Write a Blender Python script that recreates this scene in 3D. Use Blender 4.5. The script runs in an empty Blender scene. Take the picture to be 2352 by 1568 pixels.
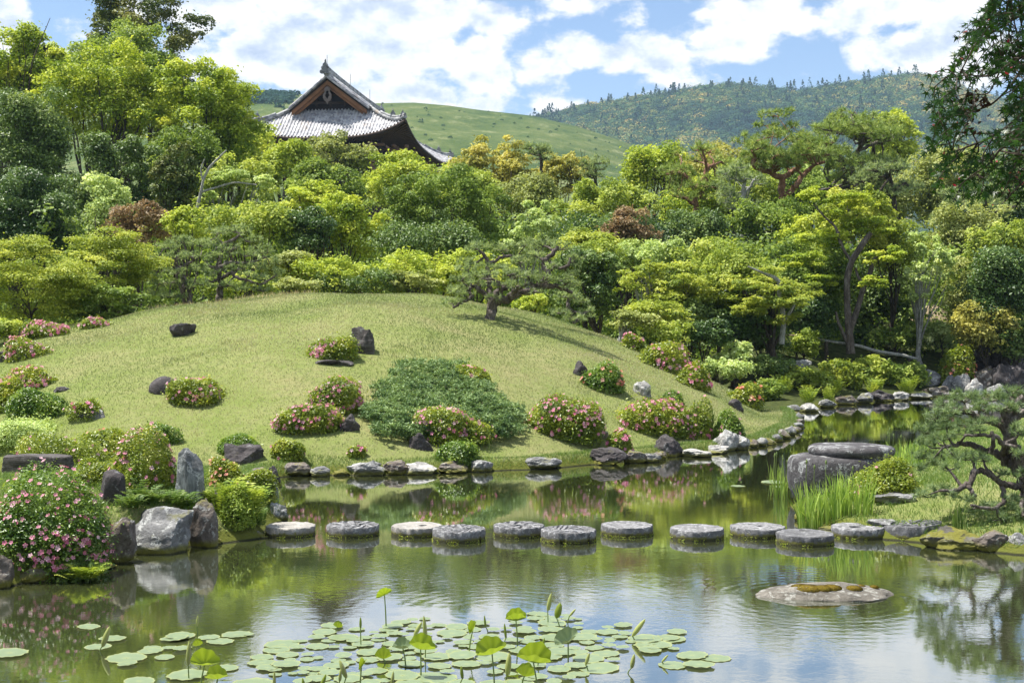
import bpy, math, random
import numpy as np
from mathutils import noise, Vector
rad = math.radians
S = bpy.context.scene
COL = S.collection

# ------------------------------------------------------------------ camera
CX, HY, FP, CH = 1176.0, 750.0, 3000.0, 2.8      # optical centre x, horizon y, focal length (px of a 2352 px wide view), eye height (m)
cam = bpy.data.objects.new('camera', bpy.data.cameras.new('camera'))
COL.objects.link(cam)
cam.location = (0, 0, CH)
cam.rotation_euler = (rad(90), 0, 0)
cam.data.sensor_width = 36
cam.data.lens = 36 * FP / 2352
cam.data.shift_y = -(784 - HY) / 2352
cam.data.clip_end = 20000
cam.data.clip_start = .1
S.camera = cam

# ------------------------------------------------------------------ light
SUN_EL, SUN_AZ = rad(67), rad(-80)               # azimuth from +Y towards +X
sd_ = Vector((math.sin(SUN_AZ) * math.cos(SUN_EL), math.cos(SUN_AZ) * math.cos(SUN_EL), math.sin(SUN_EL)))
sun = bpy.data.objects.new('sun', bpy.data.lights.new('sun', 'SUN'))
COL.objects.link(sun)
sun.data.energy = 4.6
sun.data.angle = rad(.6)
sun.data.color = (1, .955, .88)
sun.rotation_euler = sd_.to_track_quat('Z', 'Y').to_euler()
sun.location = (0, 0, 60)
S.view_settings.view_transform = 'Standard'
S.view_settings.look = 'None'
S.view_settings.exposure = 1.0
S.view_settings.gamma = 1
S.render.engine = 'CYCLES'
cy = S.cycles
cy.max_bounces = 7; cy.diffuse_bounces = 3; cy.glossy_bounces = 3; cy.transmission_bounces = 4
cy.transparent_max_bounces = 4; cy.volume_bounces = 0
cy.caustics_reflective = False; cy.caustics_refractive = False
cy.sample_clamp_indirect = 4
cy.use_denoising = True; cy.denoiser = 'OPENIMAGEDENOISE'; cy.denoising_prefilter = 'ACCURATE'

class NT:
    """small helper for node trees"""
    def __init__(s, tree):
        s.t = tree; s.n = tree.nodes; s.l = tree.links
    def node(s, kind, **kw):
        n = s.n.new(kind)
        for k, v in kw.items():
            if k == 'ins':
                for i, x in v.items():
                    if hasattr(x, 'is_output'): s.l.new(x, n.inputs[i])
                    else: n.inputs[i].default_value = x
            else: setattr(n, k, v)
        return n
    def math(s, op, a, b=0.0, c=None, clamp=False):
        n = s.node('ShaderNodeMath', operation=op, use_clamp=clamp)
        for i, x in enumerate([a, b] + ([c] if c is not None else [])):
            if hasattr(x, 'is_output'): s.l.new(x, n.inputs[i])
            else: n.inputs[i].default_value = x
        return n.outputs[0]
    def vmath(s, op, a, b=(0, 0, 0)):
        n = s.node('ShaderNodeVectorMath', operation=op)
        for i, x in enumerate([a, b]):
            if hasattr(x, 'is_output'): s.l.new(x, n.inputs[i])
            else: n.inputs[i].default_value = x
        return n.outputs['Value'] if op in ('LENGTH', 'DOT_PRODUCT') else n.outputs[0]
    def noise(s, vec, scale, detail=4, rough=.55, dist=0):
        return s.node('ShaderNodeTexNoise', ins={'Vector': vec, 'Scale': scale, 'Detail': detail, 'Roughness': rough, 'Distortion': dist}).outputs['Fac']
    def sstep(s, x, a, b):
        n = s.node('ShaderNodeMapRange', interpolation_type='SMOOTHSTEP')
        s.l.new(x, n.inputs[0]); n.inputs[1].default_value = a; n.inputs[2].default_value = b
        return n.outputs[0]
    def mix(s, f, a, b):
        n = s.node('ShaderNodeMix', data_type='RGBA')
        for i, x in ((0, f), (6, a), (7, b)):
            if hasattr(x, 'is_output'): s.l.new(x, n.inputs[i])
            else: n.inputs[i].default_value = x if i == 0 else (tuple(x) + (1,))[:4]
        return n.outputs[2]
    def ramp(s, f, stops):
        n = s.node('ShaderNodeValToRGB')
        s.l.new(f, n.inputs[0])
        e = n.color_ramp.elements
        while len(e) < len(stops): e.new(.5)
        for el, (p, c) in zip(e, stops):
            el.position = p; el.color = tuple(c) + (1,)
        return n.outputs[0]

# ------------------------------------------------------------------ sky
W = bpy.data.worlds.new('World'); S.world = W; W.use_nodes = True
n = NT(W.node_tree); n.n.clear()
sky = n.node('ShaderNodeTexSky', sky_type='NISHITA', sun_disc=False, sun_elevation=SUN_EL, sun_rotation=SUN_AZ,
             air_density=1.0, dust_density=.3, ozone_density=2.2)
tc = n.node('ShaderNodeTexCoord').outputs['Generated']
sx = n.node('ShaderNodeSeparateXYZ', ins={0: tc})
az = n.math('ARCTAN2', sx.outputs[0], sx.outputs[1])
el = n.math('ARCSINE', sx.outputs[2])
vec = n.node('ShaderNodeCombineXYZ', ins={0: az, 1: el}).outputs[0]
def aedir(px, py):
    a = math.atan((px - CX) / FP); return a, math.atan((HY - py) / FP * math.cos(a))
blobs = [(10, 60, 60, 110, 1.0), (480, 20, 110, 80, .9), (640, 110, 170, 95, 1.1), (860, 100, 190, 95, 1.1), (800, 10, 220, 40, .7), (960, 205, 150, 50, .9), (1090, 170, 75, 75, 1.1), (1120, 235, 80, 40, .9),
         (930, 60, 110, 55, .9), (1060, 30, 110, 40, .6), (1370, 125, 170, 48, .5), (1700, 105, 90, 45, .9), (1830, 60, 150, 66, 1.0), (1990, 30, 190, 65, 1.0), (2060, 110, 160, 55, .95), (2190, 60, 130, 90, .7), (520, 190, 150, 70, .55), (1700, -160, 900, 60, .5), (300, -200, 600, 70, .7)]
cov = None
for (px, py, rx, ry, w) in blobs:
    a, e = aedir(px, py)
    q = n.vmath('MULTIPLY', n.vmath('SUBTRACT', vec, (a, e, 0)), (FP / rx, FP / ry, 0))
    g = n.math('MULTIPLY_ADD', n.vmath('LENGTH', q), -.85 * w, w)
    cov = g if cov is None else n.math('MAXIMUM', cov, g)
stretch = n.vmath('MULTIPLY', vec, (1, 1.55, 1))
def billow(v):
    vo = n.node('ShaderNodeTexVoronoi', feature='F1', ins={'Vector': n.vmath('ADD', v, n.vmath('MULTIPLY', n.node('ShaderNodeTexNoise', ins={'Vector': v, 'Scale': 30.0, 'Detail': 4}).outputs['Color'], (.03, .03, 0))), 'Scale': 24.0})
    return n.math('MULTIPLY_ADD', vo.outputs['Distance'], -.30, n.math('MULTIPLY_ADD', m1, .92, .19))
m1 = n.noise(stretch, 11, 9, .62); m2 = n.noise(n.vmath('ADD', stretch, (.004, -.016, 0)), 11, 7, .62)
n1 = billow(stretch)
nb = n.noise(stretch, 4.5, 4, .5)
gen = n.math('MULTIPLY', n.math('SUBTRACT', nb, .5), 3.2)
out = n.math('MAXIMUM', n.sstep(n.math('ABSOLUTE', az), .42, .6), n.sstep(el, .27, .45))
cov = n.math('MAXIMUM', cov, n.math('MULTIPLY', gen, out))
cd = n.math('MULTIPLY_ADD', n.math('SUBTRACT', n1, .5), 3.3, cov)
dens = n.sstep(cd, -.16, .26)
shade = n.math('MULTIPLY_ADD', n.math('SUBTRACT', m1, m2), 4.4, .86)
shade = n.math('SUBTRACT', shade, n.math('MULTIPLY', n.sstep(cd, .3, 1.3), .34), clamp=True)
ccol = n.ramp(shade, [(0, (.27, .33, .44)), (.45, (.39, .44, .53)), (.72, (.52, .545, .575)), (1, (.62, .615, .605))])
lum = n.node('ShaderNodeVectorMath', operation='SCALE'); n.l.new(sky.outputs[0], lum.inputs[0]); lum.inputs['Scale'].default_value = .082
skyc = n.vmath('MULTIPLY', lum.outputs[0], (1.0, 1.0, 1.04))
bg = n.node('ShaderNodeBackground', ins={0: n.mix(n.math('MULTIPLY', dens, .97), skyc, ccol), 1: 1.0})
n.l.new(bg.outputs[0], n.node('ShaderNodeOutputWorld').inputs[0])

# ------------------------------------------------------------------ materials
def new_mat(name):
    m = bpy.data.materials.new(name); m.use_nodes = True
    t = NT(m.node_tree); t.n.clear(); return m, t
def finish(m, t, bsdf):
    t.l.new(bsdf, t.node('ShaderNodeOutputMaterial').inputs[0]); return m
MATS = {}
def leaf_mat(name, dark, mid, lite, tr=.4, rough=.5, spec=.25, trc=None, gain=None):
    gain = gain or (1.0 if 'petal' in name or 'grass' in name or 'lotus' in name or 'seed' in name or 'over' in name else 1.9 if 'pine' in name else 1.0 if name == 'forest' else 1.55 if 'azalea' in name else 1.85)
    m, t = new_mat(name)
    a = t.node('ShaderNodeAttribute', attribute_name='tint').outputs['Fac']
    c = t.ramp(a, [(0, [min(.8, x * gain) for x in dark]), (.5, [min(.8, x * gain) for x in mid]), (1, [min(.85, x * gain) for x in lite])])
    p = t.node('ShaderNodeBsdfPrincipled', ins={'Base Color': c, 'Roughness': rough, 'Specular IOR Level': spec})
    tcol = t.vmath('MULTIPLY', c, trc or (1.18, 1.12, .7))
    tl = t.node('ShaderNodeBsdfTranslucent', ins={0: tcol})
    mx = t.node('ShaderNodeMixShader', ins={0: tr, 1: p.outputs[0], 2: tl.outputs[0]})
    MATS[name] = finish(m, t, mx.outputs[0]); return m
leaf_mat('camphor_leaf', (.09, .14, .015), (.21, .265, .025), (.36, .38, .06))
leaf_mat('yellow_leaf', (.12, .17, .02), (.25, .30, .04), (.38, .40, .09))
leaf_mat('green_leaf', (.05, .085, .014), (.12, .175, .028), (.24, .29, .065))
leaf_mat('fresh_leaf', (.075, .115, .016), (.185, .235, .035), (.33, .36, .09))
leaf_mat('dark_leaf', (.02, .045, .010), (.045, .085, .018), (.11, .16, .045), tr=.3, rough=.42, spec=.4)
leaf_mat('deep_leaf', (.035, .065, .015), (.075, .12, .025), (.16, .21, .06), tr=.3, rough=.45, spec=.35)
leaf_mat('maple_leaf', (.08, .12, .015), (.185, .225, .03), (.32, .34, .07))
leaf_mat('olive_leaf', (.10, .12, .03), (.18, .21, .06), (.29, .31, .12))
leaf_mat('gold_leaf', (.13, .14, .03), (.25, .245, .06), (.36, .33, .10))
leaf_mat('red_leaf', (.10, .075, .035), (.18, .13, .07), (.24, .22, .10), trc=(1.2, 1, .8))
leaf_mat('pale_leaf', (.15, .20, .06), (.27, .34, .12), (.42, .46, .24))
leaf_mat('azalea_leaf', (.07, .11, .012), (.17, .22, .02), (.33, .34, .05), rough=.35, spec=.5)
leaf_mat('azalea_green', (.04, .09, .012), (.10, .17, .02), (.22, .29, .05), rough=.35, spec=.5)
leaf_mat('juniper_leaf', (.04, .08, .03), (.11, .165, .06), (.22, .29, .13), tr=.25)
leaf_mat('pine_needle', (.075, .11, .045), (.155, .20, .09), (.25, .30, .16), tr=.45)
leaf_mat('pine_near', (.05, .085, .035), (.12, .165, .075), (.22, .28, .15), tr=.35)
leaf_mat('pine_bright', (.07, .11, .02), (.15, .20, .05), (.26, .30, .09), tr=.3)
leaf_mat('cedar_leaf', (.035, .06, .015), (.08, .10, .02), (.16, .16, .04), tr=.2)
leaf_mat('grass_blade', (.13, .18, .06), (.24, .285, .125), (.40, .375, .225), tr=.3, rough=.6, spec=.2)
leaf_mat('lush_grass', (.06, .13, .02), (.13, .22, .04), (.25, .32, .10), tr=.35, rough=.5, spec=.3)
leaf_mat('iris_blade', (.09, .16, .025), (.19, .27, .055), (.38, .46, .13), tr=.4, rough=.4)
leaf_mat('hay', (.22, .18, .09), (.34, .29, .16), (.46, .4, .26), tr=.2, rough=.7)
leaf_mat('fern_leaf', (.08, .13, .018), (.17, .225, .03), (.30, .33, .06), tr=.35)
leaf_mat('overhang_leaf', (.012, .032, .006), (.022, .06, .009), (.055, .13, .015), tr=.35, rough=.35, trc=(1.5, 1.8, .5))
leaf_mat('seed_red', (.4, .03, .06), (.55, .06, .10), (.6, .2, .2), tr=.3, trc=(1, .7, .7))
leaf_mat('moss', (.05, .04, .008), (.13, .09, .012), (.22, .22, .02), tr=.2, rough=.8, spec=.1)
leaf_mat('pink_petal', (.60, .13, .25), (.78, .32, .44), (.86, .58, .64), tr=.3, rough=.6, spec=.2, trc=(1, .8, .9))
leaf_mat('salmon_petal', (.75, .16, .10), (.85, .33, .24), (.88, .50, .40), tr=.3, rough=.6, spec=.2, trc=(1, .8, .8))
leaf_mat('yellow_petal', (.7, .6, .05), (.8, .7, .1), (.9, .85, .4), tr=.3, trc=(1, 1, .8))
leaf_mat('lotus_pad', (.14, .195, .10), (.215, .275, .145), (.31, .33, .11), tr=.1, rough=.35, spec=.5)
leaf_mat('lotus_leaf', (.16, .22, .025), (.26, .32, .05), (.38, .43, .14), tr=.4, rough=.45, spec=.3, trc=(1.4, 1.5, .5))
leaf_mat('lotus_roll', (.28, .32, .08), (.42, .46, .16), (.55, .52, .28), tr=.3, rough=.5)
leaf_mat('forest', (.018, .065, .05), (.085, .165, .05), (.44, .35, .11), tr=.2, rough=.8, spec=.1)

def stone_mat(name, a, b, c, lichen=(.55, .55, .5), la=.5, moss=.0, scale=1.0, rough=.85, bump=.8, streak=None):
    m, t = new_mat(name)
    g = t.node('ShaderNodeTexCoord').outputs['Object']
    geo = t.node('ShaderNodeNewGeometry')
    info = t.node('ShaderNodeObjectInfo').outputs['Random']
    off = t.vmath('ADD', g, t.node('ShaderNodeCombineXYZ', ins={0: t.math('MULTIPLY', info, 37), 1: t.math('MULTIPLY', info, 91)}).outputs[0])
    vec = t.vmath('MULTIPLY', off, streak) if streak else off
    n1 = t.noise(vec, 3.2 * scale, 6, .62); n2 = t.noise(vec, 26 * scale, 5, .7); n3 = t.noise(off, 6.5 * scale, 5, .65, .4)
    c1 = t.ramp(n1, [(.3, a), (.52, b), (.72, c)])
    c1 = t.mix(t.math('MULTIPLY', t.sstep(n2, .45, .68), .55), c1, [x * .45 for x in a])
    lm = t.sstep(n3, .62 - .16 * la, .70 - .16 * la)
    spot = t.sstep(t.noise(off, 55 * scale, 2, .5), .38, .5)
    c1 = t.mix(t.math('MULTIPLY', t.math('MULTIPLY', lm, spot), min(1, .35 + la * .6)), c1, lichen)
    if moss > 0:
        z = t.node('ShaderNodeSeparateXYZ', ins={0: geo.outputs['Position']}).outputs[2]
        up = t.node('ShaderNodeSeparateXYZ', ins={0: geo.outputs['Normal']}).outputs[2]
        low = t.math('SUBTRACT', 1.0, t.sstep(t.math('MULTIPLY_ADD', n3, -.14, z), -.03, (.0 if 'mill' in name else .03) + .05 * moss))
        top = t.math('MULTIPLY', t.sstep(up, .35, .9), t.sstep(t.noise(off, 4 * scale, 4, .6), .68 - .28 * moss, .76 - .28 * moss))
        mk = t.math('MAXIMUM', low, t.math('MULTIPLY', top, min(1, moss * 1.4)))
        mc = t.mix(n2, (.05, .06, .008), (.26, .24, .02))
        c1 = t.mix(t.math('MULTIPLY', mk, .9), c1, mc)
        wet_dark = t.math('SUBTRACT', 1.0, t.sstep(t.math('MULTIPLY_ADD', n1, -.06 if 'mill' in name else -.03, z), -.01, .03 if 'mill' in name else .015))  # wet waterline; on millstones raised higher to paint in the shade of their sides
        c1 = t.mix(t.math('MULTIPLY', wet_dark, .8), c1, (.02, .02, .014))
    h = t.math('MULTIPLY_ADD', n2, .35, n1)
    h = t.math('MULTIPLY_ADD', t.noise(off, 90 * scale, 2, .5), .12, h)
    bp = t.node('ShaderNodeBump', ins={'Height': h, 'Strength': bump, 'Distance': .06 / scale})
    p = t.node('ShaderNodeBsdfPrincipled', ins={'Base Color': c1, 'Roughness': rough, 'Normal': bp.outputs[0], 'Specular IOR Level': .35})
    MATS[name] = finish(m, t, p.outputs[0]); return m
stone_mat('dark_rock', (.03, .026, .027), (.065, .056, .056), (.12, .11, .108), (.34, .34, .34), .28, .15)
stone_mat('grey_rock', (.09, .09, .085), (.20, .20, .20), (.36, .355, .34), (.55, .56, .53), .55, .45)
stone_mat('pale_rock', (.16, .16, .15), (.34, .33, .31), (.55, .53, .49), (.66, .66, .62), .7, .3)
stone_mat('brown_rock', (.07, .055, .045), (.16, .135, .115), (.30, .27, .24), (.5, .5, .46), .5, .6)
stone_mat('mossy_rock', (.06, .055, .045), (.14, .13, .11), (.27, .25, .22), (.45, .45, .4), .3, 1.0)
stone_mat('striped_rock', (.07, .075, .075), (.19, .20, .20), (.40, .41, .40), (.62, .62, .6), .6, .2, streak=(3.2, 3.2, .6))
stone_mat('log_rock', (.035, .03, .028), (.085, .075, .07), (.19, .175, .165), (.4, .4, .38), .3, .0, streak=(.5, 2, 5))
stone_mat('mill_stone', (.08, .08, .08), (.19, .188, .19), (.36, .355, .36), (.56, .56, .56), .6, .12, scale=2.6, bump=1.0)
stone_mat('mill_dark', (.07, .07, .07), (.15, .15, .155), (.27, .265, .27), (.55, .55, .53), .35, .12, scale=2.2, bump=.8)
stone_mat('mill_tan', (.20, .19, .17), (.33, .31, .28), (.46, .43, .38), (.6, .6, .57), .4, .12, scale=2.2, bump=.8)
stone_mat('speckle_rock', (.07, .062, .05), (.155, .14, .115), (.26, .24, .205), (.40, .40, .36), .6, .0, scale=1.6)
stone_mat('base_stone', (.035, .032, .034), (.085, .08, .082), (.17, .165, .17), (.42, .43, .42), .62, .1, scale=.8)
def bark_mat(name, a, b, c, scale=6):
    m, t = new_mat(name)
    g = t.node('ShaderNodeTexCoord').outputs['Object']
    v = t.vmath('MULTIPLY', g, (1, 1, .35))
    n1 = t.noise(v, scale, 6, .65); n2 = t.noise(v, scale * 5, 4, .6)
    c1 = t.mix(t.math('MULTIPLY', t.sstep(n2, .42, .62), .6), t.ramp(n1, [(.3, a), (.5, b), (.7, c)]), [x * .4 for x in a])
    bp = t.node('ShaderNodeBump', ins={'Height': t.math('ADD', n1, n2), 'Strength': .7, 'Distance': .05})
    p = t.node('ShaderNodeBsdfPrincipled', ins={'Base Color': c1, 'Roughness': .9, 'Normal': bp.outputs[0], 'Specular IOR Level': .2})
    MATS[name] = finish(m, t, p.outputs[0])
bark_mat('dark_bark', (.035, .028, .022), (.08, .065, .05), (.16, .135, .11))
bark_mat('pine_bark', (.06, .048, .042), (.14, .115, .10), (.28, .25, .23))
bark_mat('red_bark', (.13, .06, .035), (.28, .15, .09), (.42, .28, .20))
bark_mat('pale_bark', (.18, .18, .16), (.34, .34, .31), (.5, .5, .47))
def plain_mat(name, col, rough=.7, var=.3, scale=8, spec=.3):
    m, t = new_mat(name)
    g = t.node('ShaderNodeTexCoord').outputs['Object']
    n1 = t.noise(g, scale, 5, .6)
    c = t.mix(n1, [x * (1 - var) for x in col], [min(1, x * (1 + var)) for x in col])
    p = t.node('ShaderNodeBsdfPrincipled', ins={'Base Color': c, 'Roughness': rough, 'Specular IOR Level': spec})
    MATS[name] = finish(m, t, p.outputs[0])
plain_mat('temple_wood', (.055, .035, .025), .8, .5, 1.2)
plain_mat('barge_wood', (.27, .13, .065), .75, .5, 1.5)
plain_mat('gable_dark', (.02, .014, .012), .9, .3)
plain_mat('carved_wood', (.20, .16, .14), .8, .5, 3)
plain_mat('metal_rod', (.25, .27, .27), .5)
plain_mat('rafter_end', (.22, .13, .09), .8, .4, 2)
plain_mat('lotus_stem', (.16, .22, .06), .5, .4, 20)
plain_mat('thatch', (.28, .22, .14), .95, .4, 6)
plain_mat('pebble', (.45, .42, .38), .8, .4, 30)
def tile_mat(name, a, b, c):
    m, t = new_mat(name)
    g = t.node('ShaderNodeTexCoord').outputs['Object']
    n1 = t.noise(g, .9, 5, .65); n2 = t.noise(g, 3.5, 4, .7)
    vo = t.node('ShaderNodeTexVoronoi', ins={'Vector': t.vmath('MULTIPLY', g, (2.4, 2.4, 3.6)), 'Scale': 1.0}).outputs['Color']
    vv = t.node('ShaderNodeSeparateXYZ', ins={0: vo}).outputs[0]
    c1 = t.ramp(t.math('MULTIPLY_ADD', vv, .5, t.math('MULTIPLY', n2, .55)), [(.22, a), (.5, b), (.78, c)])
    c1 = t.mix(t.math('MULTIPLY', t.sstep(n1, .56, .68), .45), c1, (.36, .26, .17))
    p = t.node('ShaderNodeBsdfPrincipled', ins={'Base Color': t.vmath('SCALE', c1) if False else c1, 'Roughness': .6, 'Specular IOR Level': .4})
    MATS[name] = finish(m, t, p.outputs[0])
tile_mat('roof_tile', (.17, .175, .19), (.35, .35, .37), (.60, .59, .58))
tile_mat('ridge_tile', (.10, .105, .11), (.24, .245, .25), (.45, .45, .45))

# ------------------------------------------------------------------ object helpers
def tag(o, label=None, cat=None, group=None, kind=None):
    if label: o['label'] = label
    if cat: o['category'] = cat
    if group: o['group'] = group
    if kind: o['kind'] = kind
    return o
def thing(name, label, cat, loc=(0, 0, 0), group=None):
    o = bpy.data.objects.new(name, None); COL.objects.link(o); o.location = loc; o.empty_display_size = .2
    return tag(o, label, cat, group)
def mesh_np(name, V, Fs, tint=None, smooth=False):
    """V (n,3); Fs list of (m,k) index arrays"""
    me = bpy.data.meshes.new(name)
    V = np.asarray(V, dtype=np.float32)
    me.vertices.add(len(V)); me.vertices.foreach_set('co', V.ravel())
    Fs = [np.asarray(f, dtype=np.int32) for f in Fs if len(f)]
    loops = np.concatenate([f.ravel() for f in Fs])
    tot = np.concatenate([np.full(len(f), f.shape[1], dtype=np.int32) for f in Fs])
    st = np.concatenate([[0], np.cumsum(tot)[:-1]]).astype(np.int32)
    me.loops.add(len(loops)); me.loops.foreach_set('vertex_index', loops)
    me.polygons.add(len(tot)); me.polygons.foreach_set('loop_start', st); me.polygons.foreach_set('loop_total', tot)
    if smooth: me.polygons.foreach_set('use_smooth', np.ones(len(tot), dtype=bool))
    me.update(calc_edges=True)
    if tint is not None:
        a = me.attributes.new('tint', 'FLOAT', 'POINT'); a.data.foreach_set('value', np.asarray(tint, dtype=np.float32))
    return me
class MB:
    def __init__(s): s.V = []; s.F = {}; s.T = []; s.n = 0
    def add(s, V, F, t=.5):
        V = np.asarray(V, dtype=np.float32).reshape(-1, 3)
        F = np.asarray(F, dtype=np.int32)
        if F.ndim == 1: F = F.reshape(1, -1)
        s.V.append(V); s.F.setdefault(F.shape[1], []).append(F + s.n)
        s.T.append(np.broadcast_to(np.asarray(t, dtype=np.float32), (len(V),)) if np.ndim(t) <= 1 else t); s.n += len(V)
    def box(s, c, d, t=.5, R=None):
        c = np.array(c, float); d = np.array(d, float) / 2
        v = np.array([[x, y, z] for x in (-1, 1) for y in (-1, 1) for z in (-1, 1)]) * d
        if R is not None: v = v @ np.array(R).T
        s.add(v + c, [[0, 1, 3, 2], [4, 6, 7, 5], [0, 4, 5, 1], [2, 3, 7, 6], [0, 2, 6, 4], [1, 5, 7, 3]], t)
    def tube(s, P, r, k=7, t=.5, cap=True):
        P = np.asarray(P, float); m = len(P); r = np.broadcast_to(np.asarray(r, float), (m,))
        T = np.gradient(P, axis=0); T /= np.linalg.norm(T, axis=1, keepdims=True) + 1e-9
        ref = np.array([.0, 1, .0]) if abs(T[:, 1]).mean() < .8 else np.array([1., 0, 0])
        A = np.cross(T, ref); A /= np.linalg.norm(A, axis=1, keepdims=True) + 1e-9; B = np.cross(T, A)
        th = np.arange(k) / k * 2 * math.pi
        V = P[:, None] + r[:, None, None] * (np.cos(th)[None, :, None] * A[:, None] + np.sin(th)[None, :, None] * B[:, None])
        i = np.arange(m - 1)[:, None] * k; j = np.arange(k)[None]; j2 = (j + 1) % k
        F = np.stack([i + j, i + j2, i + k + j2, i + k + j], -1).reshape(-1, 4)
        s.add(V.reshape(-1, 3), F, t)
        if cap:
            s.add(V[-1], [list(range(k))], t); s.add(V[0], [list(range(k))[::-1]], t)
    def grid(s, G, t=.5):
        G = np.asarray(G, float); a, b = G.shape[:2]
        i = np.arange(a - 1)[:, None] * b; j = np.arange(b - 1)[None]
        F = np.stack([i + j, i + j + 1, i + b + j + 1, i + b + j], -1).reshape(-1, 4)
        s.add(G.reshape(-1, 3), F, t)
    def build(s, name, mat, parent=None, loc=(0, 0, 0), smooth=False):
        V = np.concatenate(s.V); T = np.concatenate(s.T)
        if loc is not None: V = V - np.array(loc)
        me = mesh_np(name, V, [np.concatenate(f) for f in s.F.values()], T, smooth)
        me.materials.append(MATS[mat])
        o = bpy.data.objects.new(name, me); COL.objects.link(o)
        if parent is None: o.location = loc if loc is not None else (0, 0, 0)
        else: o.parent = parent
        return o
def pw(px, py, Y):                       # a picture point at distance Y, in metres
    return np.array([(px - CX) / FP * Y, Y, CH - (py - HY) / FP * Y])
def pwater(px, py):
    return pw(px, py, CH * FP / (py - HY))

# ------------------------------------------------------------------ terrain
def P2(l): return [tuple(pwater(*p)[:2]) for p in l]
MAIN = [(-90, 9.5), (-7, 9.8), (-5.9, 12.3)] + P2([(0, 1350), (150, 1324), (240, 1302), (310, 1274), (450, 1254), (600, 1237), (622, 1205), (655, 1195), (655, 1160), (640, 1120), (628, 1098), (700, 1090), (850, 1092), (965, 1088), (1110, 1082), (1250, 1077), (1395, 1064), (1545, 1049), (1650, 1040), (1705, 1031), (1770, 1021), (1800, 1008), (1832, 990), (1840, 970), (1826, 948), (1860, 942), (1900, 932), (1960, 926), (2050, 919), (2120, 913), (2250, 909), (2352, 906)]) + [(30, 55), (90, 60), (90, 900), (-90, 900)]
PEN = P2([(1815, 1165), (1832, 1190), (1900, 1214), (1960, 1232), (2100, 1245), (2250, 1266), (2352, 1275)]) + [(9, 15), (30, 14), (30, 42), (17, 41)] + P2([(2300, 975), (2160, 998), (2070, 1040), (1960, 1105), (1850, 1145)])
NEAR = [(-90, -60), (90, -60), (90, 11.5), (12, 10.5), (6.5, 9.8), (4.9, 8.3), (3.2, 6.8), (-8, 6.6), (-90, 6.6)]
def sdf(poly, x, y):
    x = np.asarray(x, float); y = np.asarray(y, float)
    d = np.full(x.shape, 1e9); ins = np.zeros(x.shape, bool)
    for i in range(len(poly)):
        ax, ay = poly[i]; bx, by = poly[(i + 1) % len(poly)]
        ex, ey = bx - ax, by - ay
        t = np.clip(((x - ax) * ex + (y - ay) * ey) / (ex * ex + ey * ey), 0, 1)
        d = np.minimum(d, np.hypot(x - ax - t * ex, y - ay - t * ey))
        c = ((ay > y) != (by > y)) & (x < (bx - ax) * (y - ay) / (by - ay + 1e-12) + ax)
        ins ^= c
    return np.where(ins, d, -d)
def ss(x, a, b):
    t = np.clip((x - a) / (b - a), 0, 1); return t * t * (3 - 2 * t)
def dome(x, y):
    rx = np.where(x > -5, 13.0, 18.0); ry = np.where(y < 45, 20.5, 15.0)
    return 3.7 * (1 - ((x + 5) / rx) ** 2 - ((y - 45) / ry) ** 2)
def terrain(x, y):
    x = np.asarray(x, float); y = np.asarray(y, float)
    s1 = sdf(MAIN, x, y); s2 = sdf(PEN, x, y); s3 = sdf(NEAR, x, y)
    dm = np.maximum(dome(x, y), 0)
    wob = .05 * np.sin(x * 1.3 + y * .7) + .04 * np.sin(x * .6 - y * 1.1)
    left = ss(-x, 3.0, 4.6) * ss(-y, -24, -19)
    right = ss(x, 7.5, 11) * ss(y, 36, 42)
    back = ss(y, 52, 75)
    h1 = .2 * ss(s1, -.1, .32) + dm * ss(s1, .1, .8) + left * (.32 * ss(s1, 0, .5) + .02 * s1) + right * 1.6 * ss(s1, .2, 6) + back * 1.6 * ss(s1, 0, 10) + wob * ss(s1, .3, 2)
    h1 += ss(y, 80, 320) * 14
    h2 = .16 * ss(s2, -.1, .3) + .34 * ss(s2, .3, 3.0) + wob * .5 * ss(s2, .3, 2)
    h3 = 1.0 * ss(s3, 0, 2)
    z = -.7 * ss(-np.maximum(np.maximum(s1, s2), s3), -.05, 1.2) - .06
    z = np.where(s1 > -.1, np.maximum(z, h1 - .06 * (s1 < 0)), z)
    z = np.where(s2 > -.1, np.maximum(z, h2 - .06 * (s2 < 0)), z)
    z = np.where(s3 > 0, h3, z)
    return z
def tz(x, y): return float(terrain(np.array([x]), np.array([y]))[0])
def hit(px, py, y0=9.5, y1=120):
    Y = np.arange(y0, y1, .03)
    x = (px - CX) / FP * Y; z = CH - (py - HY) / FP * Y
    t = terrain(x, Y)
    ok = np.nonzero((t >= z) & (t > 0))[0]
    if len(ok) == 0:
        # beyond the crest: the nearest grazing point
        i = int(np.argmin(z - t)); i = i if t[i] > 0 else len(Y) - 1
    else: i = ok[0]
    return np.array([x[i], Y[i], t[i]])
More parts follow.
